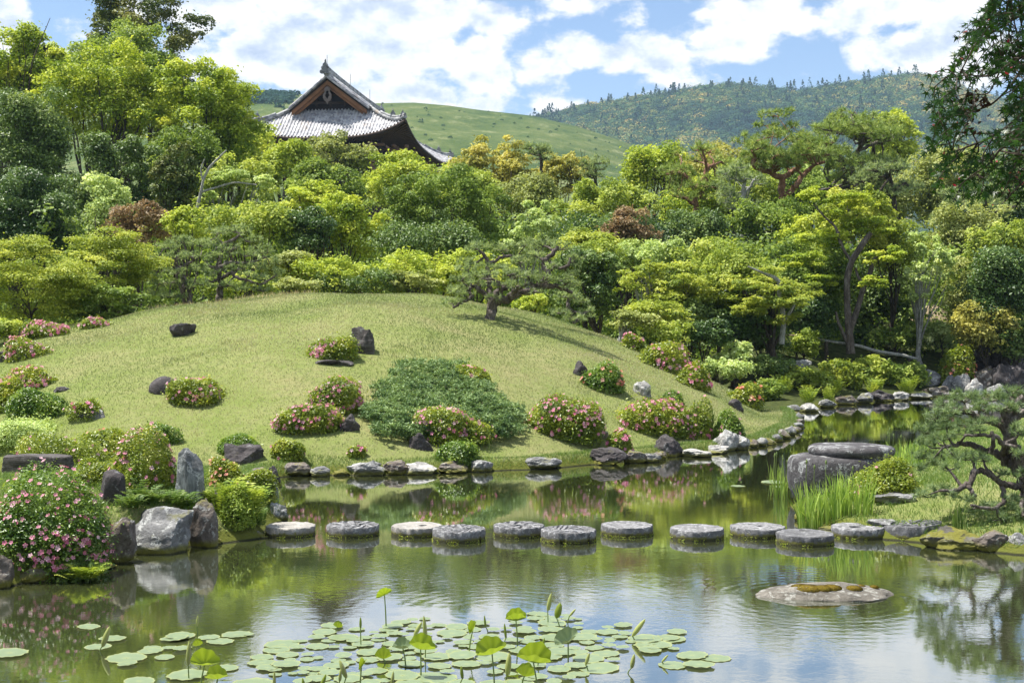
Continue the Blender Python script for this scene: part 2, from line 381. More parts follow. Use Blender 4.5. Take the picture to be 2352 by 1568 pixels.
# ------------------------------------------------------------------ ground
def axis(lo, hi, step, far_lo, far_hi):
    a = list(np.arange(lo, hi + 1e-6, step)); g = step; v = hi
    while v < far_hi: g *= 1.22; v += g; a.append(v)
    g = step; v = lo; b = []
    while v > far_lo: g *= 1.22; v -= g; b.append(v)
    return np.array(b[::-1] + a)
gx = axis(-20, 21, .14, -5000, 5000); gy = axis(8.5, 58, .14, -400, 6000)
GX, GY = np.meshgrid(gx, gy)
GZ = terrain(GX, GY)
far = np.hypot(GX, GY) > 420
mb = MB(); mb.grid(np.stack([GX, GY, GZ], -1))
s1g = sdf(MAIN, GX, GY); s2g = sdf(PEN, GX, GY)
dmg = dome(GX, GY)
rightlim = ss(GX - (9.4 - (GY - 38) * .32), -1.0, .6) * ss(GY, 35, 38)
lawn = np.clip(np.maximum(ss(dmg, .0, .5) * (1 - rightlim) * (GY < 60), ((GY < 40) & (s1g > -.3) & (GX < 9.5)) * 1.0), 0, 1)
lawn = np.maximum(lawn, (s2g > -.3) * .9)
lawn = np.where(GY < 9, .8, lawn)
mb.T = [lawn.ravel().astype(np.float32)]
m, t = new_mat('ground_mat')
g = t.node('ShaderNodeTexCoord').outputs['Object']
a = t.node('ShaderNodeAttribute', attribute_name='tint').outputs['Fac']
nA = t.noise(g, .35, 5, .6); nB = t.noise(g, 5, 5, .65); nC = t.noise(g, 38, 3, .7)
gr = t.ramp(t.math('MULTIPLY_ADD', nA, .7, t.math('MULTIPLY_ADD', nB, .35, t.math('MULTIPLY', nC, .35))),
            [(.42, (.11, .155, .035)), (.6, (.175, .22, .055)), (.72, (.23, .25, .09)), (.85, (.28, .26, .12))])
gr = t.mix(t.math('MULTIPLY', t.sstep(nC, .42, .62), .35), gr, (.06, .09, .02))
so = t.ramp(nB, [(.35, (.025, .035, .012)), (.55, (.06, .075, .02)), (.75, (.11, .10, .05))])
c = t.mix(t.sstep(t.math('MULTIPLY_ADD', t.math('SUBTRACT', nB, .5), .5, a), .3, .55), so, gr)
z = t.node('ShaderNodeSeparateXYZ', ins={0: t.node('ShaderNodeNewGeometry').outputs['Position']}).outputs[2]
edge = t.math('SUBTRACT', 1.0, t.sstep(t.math('MULTIPLY_ADD', nB, -.2, z), .0, .12))
c = t.mix(t.math('MULTIPLY', edge, .85), c, t.mix(nC, (.05, .06, .01), (.16, .17, .025)))
wet_dark = t.math('SUBTRACT', 1.0, t.sstep(z, .005, .03))
c = t.mix(wet_dark, c, (.03, .03, .018))
bp = t.node('ShaderNodeBump', ins={'Height': t.math('ADD', nC, nB), 'Strength': .6, 'Distance': .04})
p = t.node('ShaderNodeBsdfPrincipled', ins={'Base Color': c, 'Roughness': .95, 'Specular IOR Level': .1, 'Normal': bp.outputs[0]})
MATS['ground_mat'] = finish(m, t, p.outputs[0])
tag(mb.build('ground', 'ground_mat', smooth=True), kind='structure')

# ------------------------------------------------------------------ water
m, t = new_mat('water_mat')
g = t.node('ShaderNodeTexCoord').outputs['Object']
rk = pwater(1893, 1372)
r1 = t.vmath('LENGTH', t.vmath('SUBTRACT', g, (rk[0] - .1, rk[1] - .05, 0)))
rp = pwater(1140, 1400)
r2 = t.vmath('LENGTH', t.vmath('SUBTRACT', g, (rp[0], rp[1], 0)))
def ring(r, freq, a, b):
    return t.math('MULTIPLY', t.math('SINE', t.math('MULTIPLY', r, freq)), t.math('MULTIPLY', t.sstep(r, a, a + .25), t.math('SUBTRACT', 1.0, t.sstep(r, b * .4, b))))
zone = t.sstep(t.noise(g, .45, 3, .5), .40, .62)
yy = t.node('ShaderNodeSeparateXYZ', ins={0: g}).outputs[1]
calm = t.math('SUBTRACT', 1.0, t.math('MULTIPLY', t.sstep(yy, 15, 19), .45))
w1 = t.noise(t.vmath('MULTIPLY', g, (1, 1.25, 1)), 9, 3, .5); w2 = t.noise(t.vmath('MULTIPLY', g, (1, 1.5, 1)), 26, 3, .5); w0 = t.noise(g, 2.2, 2, .5)
h = t.math('MULTIPLY', t.math('MULTIPLY_ADD', w2, .30, w1), t.math('MULTIPLY_ADD', zone, 1.2, .35))
h = t.math('MULTIPLY', t.math('MULTIPLY_ADD', w0, 1.0, h), calm)
h = t.math('MULTIPLY_ADD', ring(r1, 44, .55, 2.4), .11, h)
h = t.math('MULTIPLY_ADD', ring(r2, 40, .3, 2.6), .09, h)
bp = t.node('ShaderNodeBump', ins={'Height': h, 'Strength': 1.0, 'Distance': .0008})
body = t.mix(t.noise(g, .5, 3, .5), (.034, .042, .016), (.050, .058, .024))
fr = t.math('MULTIPLY', t.node('ShaderNodeFresnel', ins={'IOR': 1.33, 'Normal': bp.outputs[0]}).outputs[0], 1.0, clamp=True)
fr = t.math('MULTIPLY', t.math('POWER', fr, .5), 1.22, clamp=True)
gl = t.node('ShaderNodeBsdfGlossy', ins={'Color': (.97, .98, 1, 1), 'Roughness': .02, 'Normal': bp.outputs[0]})
df = t.node('ShaderNodeBsdfDiffuse', ins={'Color': body})
MATS['water_mat'] = finish(m, t, t.node('ShaderNodeMixShader', ins={0: fr, 1: df.outputs[0], 2: gl.outputs[0]}).outputs[0])
mb = MB(); mb.grid([[(x, y, 0) for x in np.linspace(-12, 33, 20)] for y in np.linspace(6.0, 57, 20)])
tag(mb.build('water', 'water_mat', loc=None), kind='structure')

# ------------------------------------------------------------------ far hills
def prof(pts, Y):
    xs = [(p[0] - CX) / FP * Y for p in pts]; zs = [CH - (p[1] - HY) / FP * Y for p in pts]
    return xs, zs
def vnoise(X, Yc, sc, seed=0, oct=3):
    out = np.zeros(X.shape); amp = 1
    for k in range(oct):
        r = np.random.RandomState(seed + k)
        for q in range(6):
            a = r.uniform(0, 6.28); f = sc * (2 ** k) * r.uniform(.6, 1.4); ph = r.uniform(0, 6.28)
            out += amp * np.sin((X * math.cos(a) + Yc * math.sin(a)) * f + ph) / 6
        amp *= .5
    return out
HILLP = [(-800, 330), (0, 260), (300, 232), (470, 216), (560, 210), (640, 206), (720, 212), (850, 231), (950, 229), (1030, 236), (1100, 246), (1220, 259), (1330, 285), (1430, 318), (1500, 348), (1560, 392), (1640, 452), (1800, 560), (2100, 700)]
YR = 900.0
hx, hz = prof(HILLP, YR)
def hill_h(x, y):
    # the slope climbs from the foot (y 380) to the ridge (y 900) and falls away behind
    xr = x * YR / np.clip(y, 500, 1000)
    r = np.interp(xr, hx, hz)
    f = np.where(y < YR, np.clip((y - 330) / (YR - 330), 0, 1) ** .88, 1 - ((y - YR) / 500) ** 2)
    return r * f + vnoise(x, y, .02, 3) * 3.5 * (f > .05) * np.clip((YR - y) / 120, 0, 1) - 2
hxs = np.linspace(-560, 420, 170); hys = np.concatenate([np.linspace(330, 900, 130), np.linspace(915, 1300, 14)])
X, Yg = np.meshgrid(hxs, hys)
mb = MB(); mb.grid(np.stack([X, Yg, hill_h(X, Yg)], -1))
m, t = new_mat('hill_grass')
g = t.node('ShaderNodeTexCoord').outputs['Object']
nA = t.noise(g, .012, 5, .6); nB = t.noise(t.vmath('MULTIPLY', g, (1, .5, 1)), .07, 5, .7); nC = t.noise(g, .35, 4, .7)
c = t.ramp(t.math('MULTIPLY_ADD', nA, .5, t.math('MULTIPLY_ADD', nB, .45, t.math('MULTIPLY', nC, .25))),
           [(.46, (.032, .062, .018)), (.56, (.068, .104, .026)), (.66, (.11, .14, .04)), (.80, (.20, .20, .09))])
c = t.mix(t.math('MULTIPLY', t.sstep(nB, .56, .70), .4), c, (.30, .31, .17))
c = t.mix(t.math('MULTIPLY', t.sstep(nC, .5, .68), .4), c, (.05, .09, .02))
bp = t.node('ShaderNodeBump', ins={'Height': t.math('ADD', nC, nB), 'Strength': .8, 'Distance': 2.0})
p = t.node('ShaderNodeBsdfPrincipled', ins={'Base Color': c, 'Roughness': .95, 'Specular IOR Level': .05, 'Normal': bp.outputs[0]})
MATS['hill_grass'] = finish(m, t, p.outputs[0])
tag(mb.build('grassy_hill', 'hill_grass', loc=None, smooth=True), kind='structure')

MTP = [(1000, 330), (1150, 285), (1230, 256), (1290, 242), (1350, 228), (1450, 212), (1530, 200), (1600, 186), (1700, 181), (1760, 188), (1830, 196), (1900, 184), (1960, 176), (2040, 163), (2110, 158), (2160, 168), (2230, 195), (2352, 230), (2700, 330), (3200, 480)]
YM = 1700.0
mxp, mzp = prof(MTP, YM)
def mt_h(x, y):
    xr = x * YM / np.clip(y, 1150, 1800)
    r = np.interp(xr, mxp, mzp) - 9
    f = np.where(y < YM, np.clip((y - 950) / (YM - 950), 0, 1) ** .9, 1 - ((y - YM) / 900) ** 2)
    return r * f + vnoise(x, y, .011, 9, 3) * 16 * np.clip((YM - y) / 250, 0, 1) * (f > .02) - 4
X, Yg = np.meshgrid(np.linspace(-150, 1500, 110), np.concatenate([np.linspace(950, 1700, 70), np.linspace(1730, 2500, 10)]))
mb = MB(); mb.grid(np.stack([X, Yg, mt_h(X, Yg)], -1))
plain_mat('mountain_soil', (.03, .06, .025), .95, .4, .05)
tag(mb.build('mountain', 'mountain_soil', loc=None, smooth=True), kind='structure')

def leaf_quads(P, N, s, asp, rng, bend=.25):
    """one folded diamond per leaf: two triangles meeting on the midrib"""
    n_ = len(P)
    N = N / (np.linalg.norm(N, axis=1, keepdims=True) + 1e-9)
    r = rng.normal(size=(n_, 3)); t1 = np.cross(N, r); t1 /= np.linalg.norm(t1, axis=1, keepdims=True) + 1e-9
    t2 = np.cross(N, t1); s = np.broadcast_to(s, (n_,))[:, None]
    V = np.empty((n_, 4, 3)); w = s * asp * .5
    V[:, 0] = P - t1 * s * .5; V[:, 2] = P + t1 * s * .5
    V[:, 1] = P + t2 * w + N * w * bend * 2 + t1 * s * .05; V[:, 3] = P - t2 * w + N * w * bend * 2 + t1 * s * .05
    i = np.arange(n_)[:, None] * 4
    F = np.concatenate([i + np.array([[0, 1, 2]]), i + np.array([[0, 2, 3]])])
    return V.reshape(-1, 3), F
def sph(n_, rng):
    v = rng.normal(size=(n_, 3)); return v / np.linalg.norm(v, axis=1, keepdims=True)

rng = np.random.RandomState(5)
# the wood on the mountain: one canopy mass
C = []
for k in range(14000):
    x = rng.uniform(-60, 1150); y = 1000 + 705 * math.sqrt(rng.uniform(0, 1))
    if x / y > .44 or x / y < -.02: continue
    if float(mt_h(np.array(x), np.array(y))) / y < .06: continue
    C.append((x, y))
C = np.array(C); cz = mt_h(C[:, 0], C[:, 1]); K = 64
rr = rng.uniform(5, 11, len(C)); tt = np.clip(rng.normal(.4, .42, len(C)), 0, 1); con = rng.uniform(size=len(C)) < np.where(C[:, 1] > 1668, .13, .03)
# lower slopes run to brown and yellow broadleaf, the ridge to conifers
tt = np.where(con, rng.uniform(0, .25, len(C)), np.clip(.30 + .30 * vnoise(C[:, 0], C[:, 1], .02, 31, 3) * 1.6 + rng.normal(0, .2, len(C)) + .35 * (rng.uniform(size=len(C)) < .16), 0, 1))
D = sph(len(C) * K, rng).reshape(len(C), K, 3); D[..., 2] = np.abs(D[..., 2]) * 1.0
U = rng.uniform(0, 1, (len(C), K))
PB = D * rr[:, None, None] * rng.uniform(.85, 1.08, (len(C), K, 1)); PB[..., 2] *= .85
cr = (1 - U) * rr[:, None] * .5; ang = rng.uniform(0, 6.28, (len(C), K))
PC = np.stack([cr * np.cos(ang), cr * np.sin(ang), U * rr[:, None] * 1.9], -1)
PP = np.where(con[:, None, None], PC, PB) + np.stack([C[:, 0], C[:, 1], cz + 1], -1)[:, None]
V, F = leaf_quads(PP.reshape(-1, 3), (D + [0, 0, .3]).reshape(-1, 3), rng.uniform(1.6, 3.2, len(C) * K), .8, rng)
T = np.clip(np.repeat(tt, K) + rng.normal(0, .035, len(C) * K), 0, 1)
me = mesh_np('mountain_forest', V, [F], np.repeat(T, 4)); me.materials.append(MATS['forest'])
o = bpy.data.objects.new('mountain_forest', me); COL.objects.link(o)
tag(o, 'dense mixed forest of green, yellow and brown crowns covering the far mountain', 'forest', kind='stuff')
# scrub on the grassy hill, and the dark thicket near its crest
rows = []
for k in range(170):
    px = rng.uniform(560, 1500); py = rng.uniform(225, 400); rows.append((px, py, rng.uniform(.5, 1.3), .42))
for k in range(330):
    px = rng.normal(622, 26); py = rng.normal(226, 5.5); rows.append((px, py, rng.uniform(1.5, 3.2), .05))
PP = []; NN = []; SS = []; TT = []
Ys = np.arange(400, 905, 3.0)
for px, py, r, tn in rows:
    x = (px - CX) / FP * Ys; zz = CH - (py - HY) / FP * Ys; hh = hill_h(x, Ys)
    ok = np.nonzero(hh >= zz)[0]
    if not len(ok): continue
    i = ok[0]; d = sph(22, rng); d[:, 2] = abs(d[:, 2])
    PP.append(np.array([x[i], Ys[i], hh[i]]) + d * r); NN.append(d); SS.append(np.full(22, r * .8)); TT.append(np.clip(rng.normal(tn, .1, 22), 0, 1))
V, F = leaf_quads(np.concatenate(PP), np.concatenate(NN), np.concatenate(SS), .8, rng)
me = mesh_np('hill_scrub', V, [F], np.repeat(np.concatenate(TT), 4)); me.materials.append(MATS['forest'])
o = bpy.data.objects.new('hill_scrub', me); COL.objects.link(o)
tag(o, 'low dark scrub scattered over the smooth grassy hill, thickest behind the temple roof', 'scrub', kind='stuff')

# ------------------------------------------------------------------ temple gate
OV = np.array([-21.9, 150.0, 0]); ax = np.array([.9934, -.115, 0]); ay_ = np.array([.115, .9934, 0])
def L(u, v, w):
    u, v, w = np.broadcast_arrays(np.asarray(u, float), np.asarray(v, float), np.asarray(w, float))
    return OV + u[..., None] * ax + v[..., None] * ay_ + w[..., None] * np.array([0, 0, 1.])
HWD, EW, RW, LEN = 9.8, 25.0, 31.9, 34.0
def roof_w(t): return EW + (RW - EW) * (1 - t) ** 1.1           # t = |u| / half width
def upturn(e): return 1.9 * np.clip(e, 0, 1) ** 3.2
tm = thing('temple_gate', 'old timber temple with a grey tiled hip and gable roof rising above the trees', 'temple', tuple(OV))
def tb(mb, name, mat, par=None, label=None):
    p_ = par or tm
    V = np.concatenate(mb.V) - OV
    me = mesh_np(name, V, [np.concatenate(f) for f in mb.F.values()], np.concatenate(mb.T)); me.materials.append(MATS[mat])
    o = bpy.data.objects.new(name, me); COL.objects.link(o); o.parent = p_
    return o
def corr(q, pitch): # round cover tiles: a half-pipe bump over a flat pan
    f = (q / pitch) % 1.0
    return np.where(f < .55, .17 * np.sqrt(np.clip(1 - ((f - .275) / .275) ** 2, 0, 1)), 0)
TB = .465                                                          # where the skirt meets the gable base
mb = MB()
nu = 50 * 9 + 1
# front and back hipped skirts
for side in (0, 1):
    s = np.linspace(-1, 1, nu); q = np.linspace(0, 1, 15)
    Q, Sg = np.meshgrid(q, s, indexing='ij')
    tpar = 1 - Q * (1 - TB)
    u = Sg * HWD
    uu = np.clip(u, -HWD * tpar, HWD * tpar)
    v = Q * 4.6 - .0
    w = roof_w(tpar) - .45 * (1 - Q) + upturn(np.abs(uu) / HWD) * (1 - Q * .85) + corr(uu + 50, .4)
    vv = v if side == 0 else LEN - v
    G = L(uu, vv, w); mb.grid(G if side == 0 else G[:, ::-1])
# long slopes, lower trapezoid and upper part under the ridge
for sg in (-1, 1):
    nv = 85 * 7 + 1
    q = np.linspace(0, 1, 13); s = np.linspace(0, 1, nv); Q, Sg = np.meshgrid(q, s, indexing='ij')
    v0 = Q * 4.6; v1 = LEN - Q * 4.6
    v = np.clip(Sg * LEN, v0, v1)
    tpar = 1 - Q * (1 - TB)
    e = np.abs(v - LEN / 2) / (LEN / 2)
    w = roof_w(tpar) - .45 * (1 - Q) + upturn(e) * (1 - Q * .85) + corr(v + 50, .4)
    G = L(sg * HWD * tpar, v, w); mb.grid(G if sg < 0 else G[:, ::-1])
    q = np.linspace(0, 1, 13); Q, Sg = np.meshgrid(q, s, indexing='ij')
    va, vb = 3.2 - .9 * Q, LEN - 3.2 + .9 * Q
    v = va + (vb - va) * Sg
    tpar = TB * 1.04 * (1 - Q)
    w = roof_w(tpar) + .14 + corr(v + 50, .4)
    G = L(sg * HWD * tpar, v, w); mb.grid(G if sg < 0 else G[:, ::-1])
roof = tb(mb, 'roof', 'roof_tile')
# ridges
mb = MB(); rs = np.linspace(2.1, LEN - 2.1, 30)
for dz, r in ((.25, .34), (.62, .30), (.95, .24)): mb.tube(L(0 * rs, rs, RW + dz + .25 * (np.abs(rs - 17) / 17) ** 3), r, 8)
tb(mb, 'ridge', 'ridge_tile', roof)
def ornament(c, s, par=roof, dirv=(0, -1, 0)):
    mb = MB()
    for (x, z, r) in ((0, 0, .42), (-.28, .25, .22), (.28, .25, .22), (0, .55, .32), (-.42, -.2, .24), (.42, -.2, .24)):
        a = np.linspace(-.14, .14, 2)[:, None]
        mb.tube(np.array(c) + s * (x * ax + np.array([0, 0, z]) + a * ay_), r * s, 9)
    P_ = np.array(c) + s * np.array([[0, 0, .7], [0, -.05, 1.1], [.05, -.15, 1.25]])
    mb.tube(P_, np.array([.14, .1, .06]) * s, 6)
    return tb(mb, 'ridge_end_tile', 'ridge_tile', par)
ornament(L(0, 1.8, RW + .7), 1.0)
ornament(L(0, LEN - 1.8, RW + .7), 1.0)
for sg in (-1, 1):
    for end in (0, 1):
        vv = lambda v: v if end == 0 else LEN - v
        # hip ridge
        mb = MB(); q = np.linspace(0, 1, 16); tp = 1 - q * (1 - TB)
        P_ = L(sg * HWD * tp, vv(q * 4.6), roof_w(tp) - .45 * (1 - q) + upturn(1 - q * .25) * (1 - q * .85) * np.where(q < .99, 1, 1))
        P_[:, 2] = roof_w(tp) - .45 * (1 - q) + upturn(tp) * (1 - q * .85) + .28
        mb.tube(P_, .26, 7); mb.tube(P_[:11] + [0, 0, .28], .17, 7)
        tb(mb, 'hip_ridge', 'ridge_tile', roof)
        ornament(P_[1] + np.array([0, 0, .28]), .55); ornament(P_[5] + np.array([0, 0, .45]), .6)
        # verge: descending ridge with the row of round tile ends below it
        mb = MB(); q = np.linspace(.0, 1, 18); tp = TB * 1.04 * q
        va = 2.3 + .9 * q
        P_ = L(sg * HWD * tp, vv(va + .75), roof_w(tp) + .34); mb.tube(P_, .27, 7)
        P_ = L(sg * HWD * tp, vv(va + .2), roof_w(tp) + .26); mb.tube(P_, .15, 7)
        tb(mb, 'verge_ridge', 'roof_tile', roof)
        mb = MB(); qn = np.linspace(.02, 1, 30)
        for qq in qn:
            tpn = TB * 1.04 * qq; c = L(sg * HWD * tpn, vv(2.2 + .9 * qq), float(roof_w(tpn)) + .05)
            mb.tube(np.array([c - ay_ * .16, c + ay_ * .5]), .105, 7)
        tb(mb, 'tile_ends', 'roof_tile', roof)
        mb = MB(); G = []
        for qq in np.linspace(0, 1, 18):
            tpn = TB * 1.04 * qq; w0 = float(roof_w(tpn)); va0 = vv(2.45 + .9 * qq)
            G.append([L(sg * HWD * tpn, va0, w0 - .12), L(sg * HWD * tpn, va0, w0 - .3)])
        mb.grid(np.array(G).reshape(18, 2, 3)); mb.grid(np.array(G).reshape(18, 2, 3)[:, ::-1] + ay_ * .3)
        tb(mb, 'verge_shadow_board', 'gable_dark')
        # two bargeboards, one behind the other
        for (d0, d1, off) in ((.30, .85, 2.7), (.78, 1.2, 3.05)):
            mb = MB(); G = []
            for qq in np.linspace(0, 1, 18):
                tpn = TB * .99 * qq; w0 = float(roof_w(tpn)); va0 = off + .75 * qq
                G.append([L(sg * HWD * tpn, vv(va0), w0 - d0), L(sg * HWD * tpn, vv(va0), w0 - d1), L(sg * HWD * tpn, vv(va0 + .16), w0 - d1), L(sg * HWD * tpn, vv(va0 + .16), w0 - d0)])
            mb.grid(np.array(G).reshape(18, 4, 3)); tb(mb, 'bargeboard', 'barge_wood')
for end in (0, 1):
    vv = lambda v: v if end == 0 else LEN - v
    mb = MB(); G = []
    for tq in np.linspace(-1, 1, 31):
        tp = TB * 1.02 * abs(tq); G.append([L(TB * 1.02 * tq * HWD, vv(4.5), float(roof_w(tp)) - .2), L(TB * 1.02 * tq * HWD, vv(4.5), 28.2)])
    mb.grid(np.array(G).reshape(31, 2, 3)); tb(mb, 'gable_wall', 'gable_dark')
    mb = MB()
    for zz, hw in ((29.2, 3.1), (30.2, 1.7)): mb.box(L(0, vv(4.3), zz), (hw * 2 * .85, .25, .28))
    for xx in (-1.7, 0, 1.7): mb.box(L(xx, vv(4.32), 29.4 + .3 * (xx == 0)), (.26, .2, 1.1 + .9 * (xx == 0)))
    tb(mb, 'gable_beams', 'temple_wood')
    # hanging gable pendant
    mb = MB(); outl = [(0, 1.05), (.34, .95), (.42, .55), (.34, .3), (.62, -.1), (.66, -.6), (.42, -1.0), (.2, -1.15), (0, -1.55), (-.2, -1.15), (-.42, -1.0), (-.66, -.6), (-.62, -.1), (-.34, .3), (-.42, .55), (-.34, .95)]
    outl = [(a_ * .8, b_ * .8) for a_, b_ in outl]; c = np.array([0, vv(2.65), 30.0]); A_ = np.array([L(c[0] + p_[0], c[1], c[2] + p_[1]) for p_ in outl])
    k_ = len(outl)
    inner = np.array([L(c[0] + p_[0] * .5, c[1], c[2] + p_[1] * .5 - .05) for p_ in outl])
    for q_ in range(k_):
        r_ = (q_ + 1) % k_
        for dv in (0, .12): mb.add(np.array([A_[q_], A_[r_], inner[r_], inner[q_]]) + ay_ * dv, [[0, 1, 2, 3]])
        mb.add(np.array([A_[q_], A_[r_], A_[r_] + ay_ * .12, A_[q_] + ay_ * .12]), [[0, 1, 2, 3]])
    for xx, zz in ((0, .62), (-.3, -.45), (.3, -.45), (0, -.9)):
        mb.tube(np.array([L(xx, c[1] - .08, c[2] + zz), L(xx, c[1] + .1, c[2] + zz)]), .17, 8)
    tb(mb, 'gable_pendant', 'carved_wood')
# under the eaves
mb = MB()
for side in (0, 1):
    s = np.linspace(-1, 1, 41); G = []
    for q_ in np.linspace(0, 1, 5):
        tp = 1 - q_ * .42; u = s * HWD * tp; w = EW - .75 + q_ * 1.0 + upturn(np.abs(s) * (1 - q_ * .1)) * (1 - q_ * .8); v = q_ * 5.0 + .05
        G.append(L(u, v + 0 * s if side == 0 else LEN - v + 0 * s, w))
    mb.grid(np.array(G))
for sg in (-1, 1):
    s = np.linspace(0, 1, 61); G = []
    for q_ in np.linspace(0, 1, 5):
        v = 5.0 * q_ + (LEN - 10 * q_) * s; e = np.abs(s * 2 - 1)
        w = EW - .75 + q_ * 1.0 + upturn(e * (1 - q_ * .1)) * (1 - q_ * .8)
        G.append(L(sg * HWD * (1 - q_ * .42) - sg * .05, v, w))
    mb.grid(np.array(G))
tb(mb, 'eave_soffit', 'temple_wood')
mb = MB()
def eave_line(side, s):
    if side < 2: return L(s * HWD, (.0 if side == 0 else LEN), EW - .62 + upturn(abs(s)))
    sg = 1 if side == 2 else -1; return L(sg * HWD, LEN / 2 + s * LEN / 2, EW - .62 + upturn(abs(s)))
for side in range(4):
    mb.tube(np.array([eave_line(side, s) for s in np.linspace(-1, 1, 41)]), .17, 6)
tb(mb, 'eave_board', 'temple_wood')
mb = MB()
for side in (0, 2, 3):
    for s in np.linspace(-.97, .97, 34 if side == 0 else 58):
        e = eave_line(side, s); 
        if side == 0: i_ = L(s * HWD * .62, 4.6, EW - .1)
        else: i_ = L((1 if side == 2 else -1) * HWD * .6, LEN / 2 + s * LEN / 2 * .75, EW - .1)
        mb.tube(np.array([e - [0, 0, .12], i_ - [0, 0, .2]]), .09, 4)
tb(mb, 'rafters', 'rafter_end')
mb = MB(); R_ = np.array([[ax[0], ay_[0], 0], [ax[1], ay_[1], 0], [0, 0, 1]])
mb.box(L(0, 17, 12.5) + np.array([0, 0, 0]), (10.6, 23.5, 25), R=R_)
for zz in (22.2, 20.4, 18.2, 15): mb.box(L(0, 17, zz), (11.4, 24.3, .45), R=R_)
tb(mb, 'wall', 'temple_wood')
mb = MB()
for (u, v) in [(u, 4.9) for u in (-5.3, -1.8, 1.8, 5.3)] + [(5.6, v) for v in np.linspace(5.2, 28.8, 6)] + [(-5.6, v) for v in np.linspace(5.2, 28.8, 6)]:
    mb.tube(np.array([L(u, v, 0), L(u, v, 24)]), .48, 10)
tb(mb, 'pillars', 'temple_wood')
for (u, v, du, dv) in [(u, 4.7, 0, -1) for u in (-5.3, -1.8, 1.8, 5.3)] + [(5.8, v, 1, 0) for v in np.linspace(5.2, 28.8, 6)]:
    mb = MB()
    for k in range(6):
        mb.box(L(u + du * (.35 + .22 * k), v + dv * (.35 + .22 * k), 19.6 + .82 * k), (.34 + abs(du) * (.8 + .5 * k), .34 + abs(dv) * (.8 + .5 * k), .3), R=R_)
        mb.box(L(u + du * (.8 + .46 * k), v + dv * (.8 + .46 * k), 19.95 + .82 * k), (.5, .5, .34), R=R_)
    mb.box(L(u + du * 1.8, v + dv * 1.8, 24.0), (.3 + abs(dv) * 2.6, .3 + abs(du) * 2.6, .3), R=R_)
    tb(mb, 'bracket', 'rafter_end')
for v in (2.6, 14, 25):
    mb = MB(); mb.tube(L([0, 0], [v, v], [RW, RW + 2.6]), .035, 5); tb(mb, 'lightning_rod', 'metal_rod')
# ------------------------------------------------------------------ trees and shrubs
def crown_pts(n_, R, nl, lr, rng, kind):
    """leaf positions, normals and per-leaf tint of a crown of lobes inside an ellipsoid R"""
    nl = int(nl * 1.5); lr = lr * .84
    R = np.array(R, float)
    d = sph(nl * 3, rng); d = d[d[:, 2] > -.85][:nl]
    k = len(d)
    f = rng.uniform(.25, 1.0, k) ** .6
    r = lr * rng.uniform(.6, 1.35, k) * (.7 + .45 * (1 - f)) * R.mean()
    flat = .7
    if kind == 'layer': flat = .27; r = r * 1.3
    if kind == 'loose': flat = .65; r = r * .85
    C = d * f[:, None] * np.maximum(R - r[:, None] * np.array([.6, .6, flat * .7]), R * .3)
    wts = r ** 2; wts /= wts.sum()
    L_ = rng.choice(k, n_, p=wts)
    dd = sph(n_, rng); dd[:, 2] = np.where(rng.uniform(size=n_) < .68, np.abs(dd[:, 2]), dd[:, 2])
    rad_ = r[L_] * np.where(rng.uniform(size=n_) < .78, rng.uniform(.8, 1.1, n_), rng.uniform(.2, .85, n_))
    sc = np.array([1, 1, flat * 1.25])
    P = C[L_] + dd * rad_[:, None] * sc
    # ragged surface: small sprays that stick out
    nz = np.array([.5, .5, .35]) * R.mean() * lr * .85
    P += rng.normal(size=(n_, 3)) * nz * (rng.uniform(size=(n_, 1)) ** 4)
    N = dd * .5 + rng.normal(size=(n_, 3)) * .5 + np.array([0, -.12, .6 if kind != 'layer' else 1.2])
    lt = np.clip(rng.normal(.45, .22, k), 0, 1)
    T = np.clip(lt[L_] + rng.normal(0, .15, n_), 0, 1)
    return P, N, T, C, r
SEED = [100]
def leaf_mesh(name, P, N, T, size, asp, rng, mat, parent, loc):
    V, F = leaf_quads(P, N, size, asp, rng)
    me = mesh_np(name, V, [F], np.repeat(T, 4)); me.materials.append(MATS[mat])
    o = bpy.data.objects.new(name, me); COL.objects.link(o); o.parent = parent
    if parent is not None: o.location = Vector(loc) - parent.location
    return o
PXM = 2352 / 1024 / FP                                # metres per render pixel at one metre
def limbs(mb, base, tips, r0, rng, fork=.4, wig=.12):
    """a trunk from base that forks towards the tips"""
    base = np.array(base, float); c = np.mean(tips, axis=0); Ht = np.linalg.norm(c - base)
    fk = base + (c - base) * fork + np.array([rng.uniform(-1, 1), rng.uniform(-1, 1), 0]) * Ht * .05
    t = np.linspace(0, 1, 7)[:, None]
    tr = base + (fk - base) * t + np.sin(t * 3.1) * np.array([rng.uniform(-1, 1), rng.uniform(-1, 1), 0]) * Ht * wig * .6
    mb.tube(tr, np.linspace(r0 * 1.15, r0 * .75, 7), 8)
    for tp in tips:
        tp = np.array(tp); s0 = tr[rng.randint(4, 7)]
        t = np.linspace(0, 1, 7)[:, None]; d = tp - s0
        b = np.clip(rng.normal(size=3), -1.2, 1.2) * np.linalg.norm(d) * wig * .8
        p = s0 + d * t + np.sin(t * math.pi) * b * .6 + np.array([0, 0, 1]) * np.sin(t * math.pi) * np.linalg.norm(d) * .03
        mb.tube(p, np.linspace(r0 * .42, r0 * .1, 7), 6)
        for q in range(2):
            s1 = p[rng.randint(2, 4)]; e1 = tp + (c - tp) * rng.uniform(.1, .5) + rng.normal(size=3) * .08 * np.linalg.norm(d)
            mb.tube(np.array([s1, (s1 + e1) / 2 + rng.normal(size=3) * .03 * Ht, e1]), [r0 * .22, r0 * .14, r0 * .05], 5)
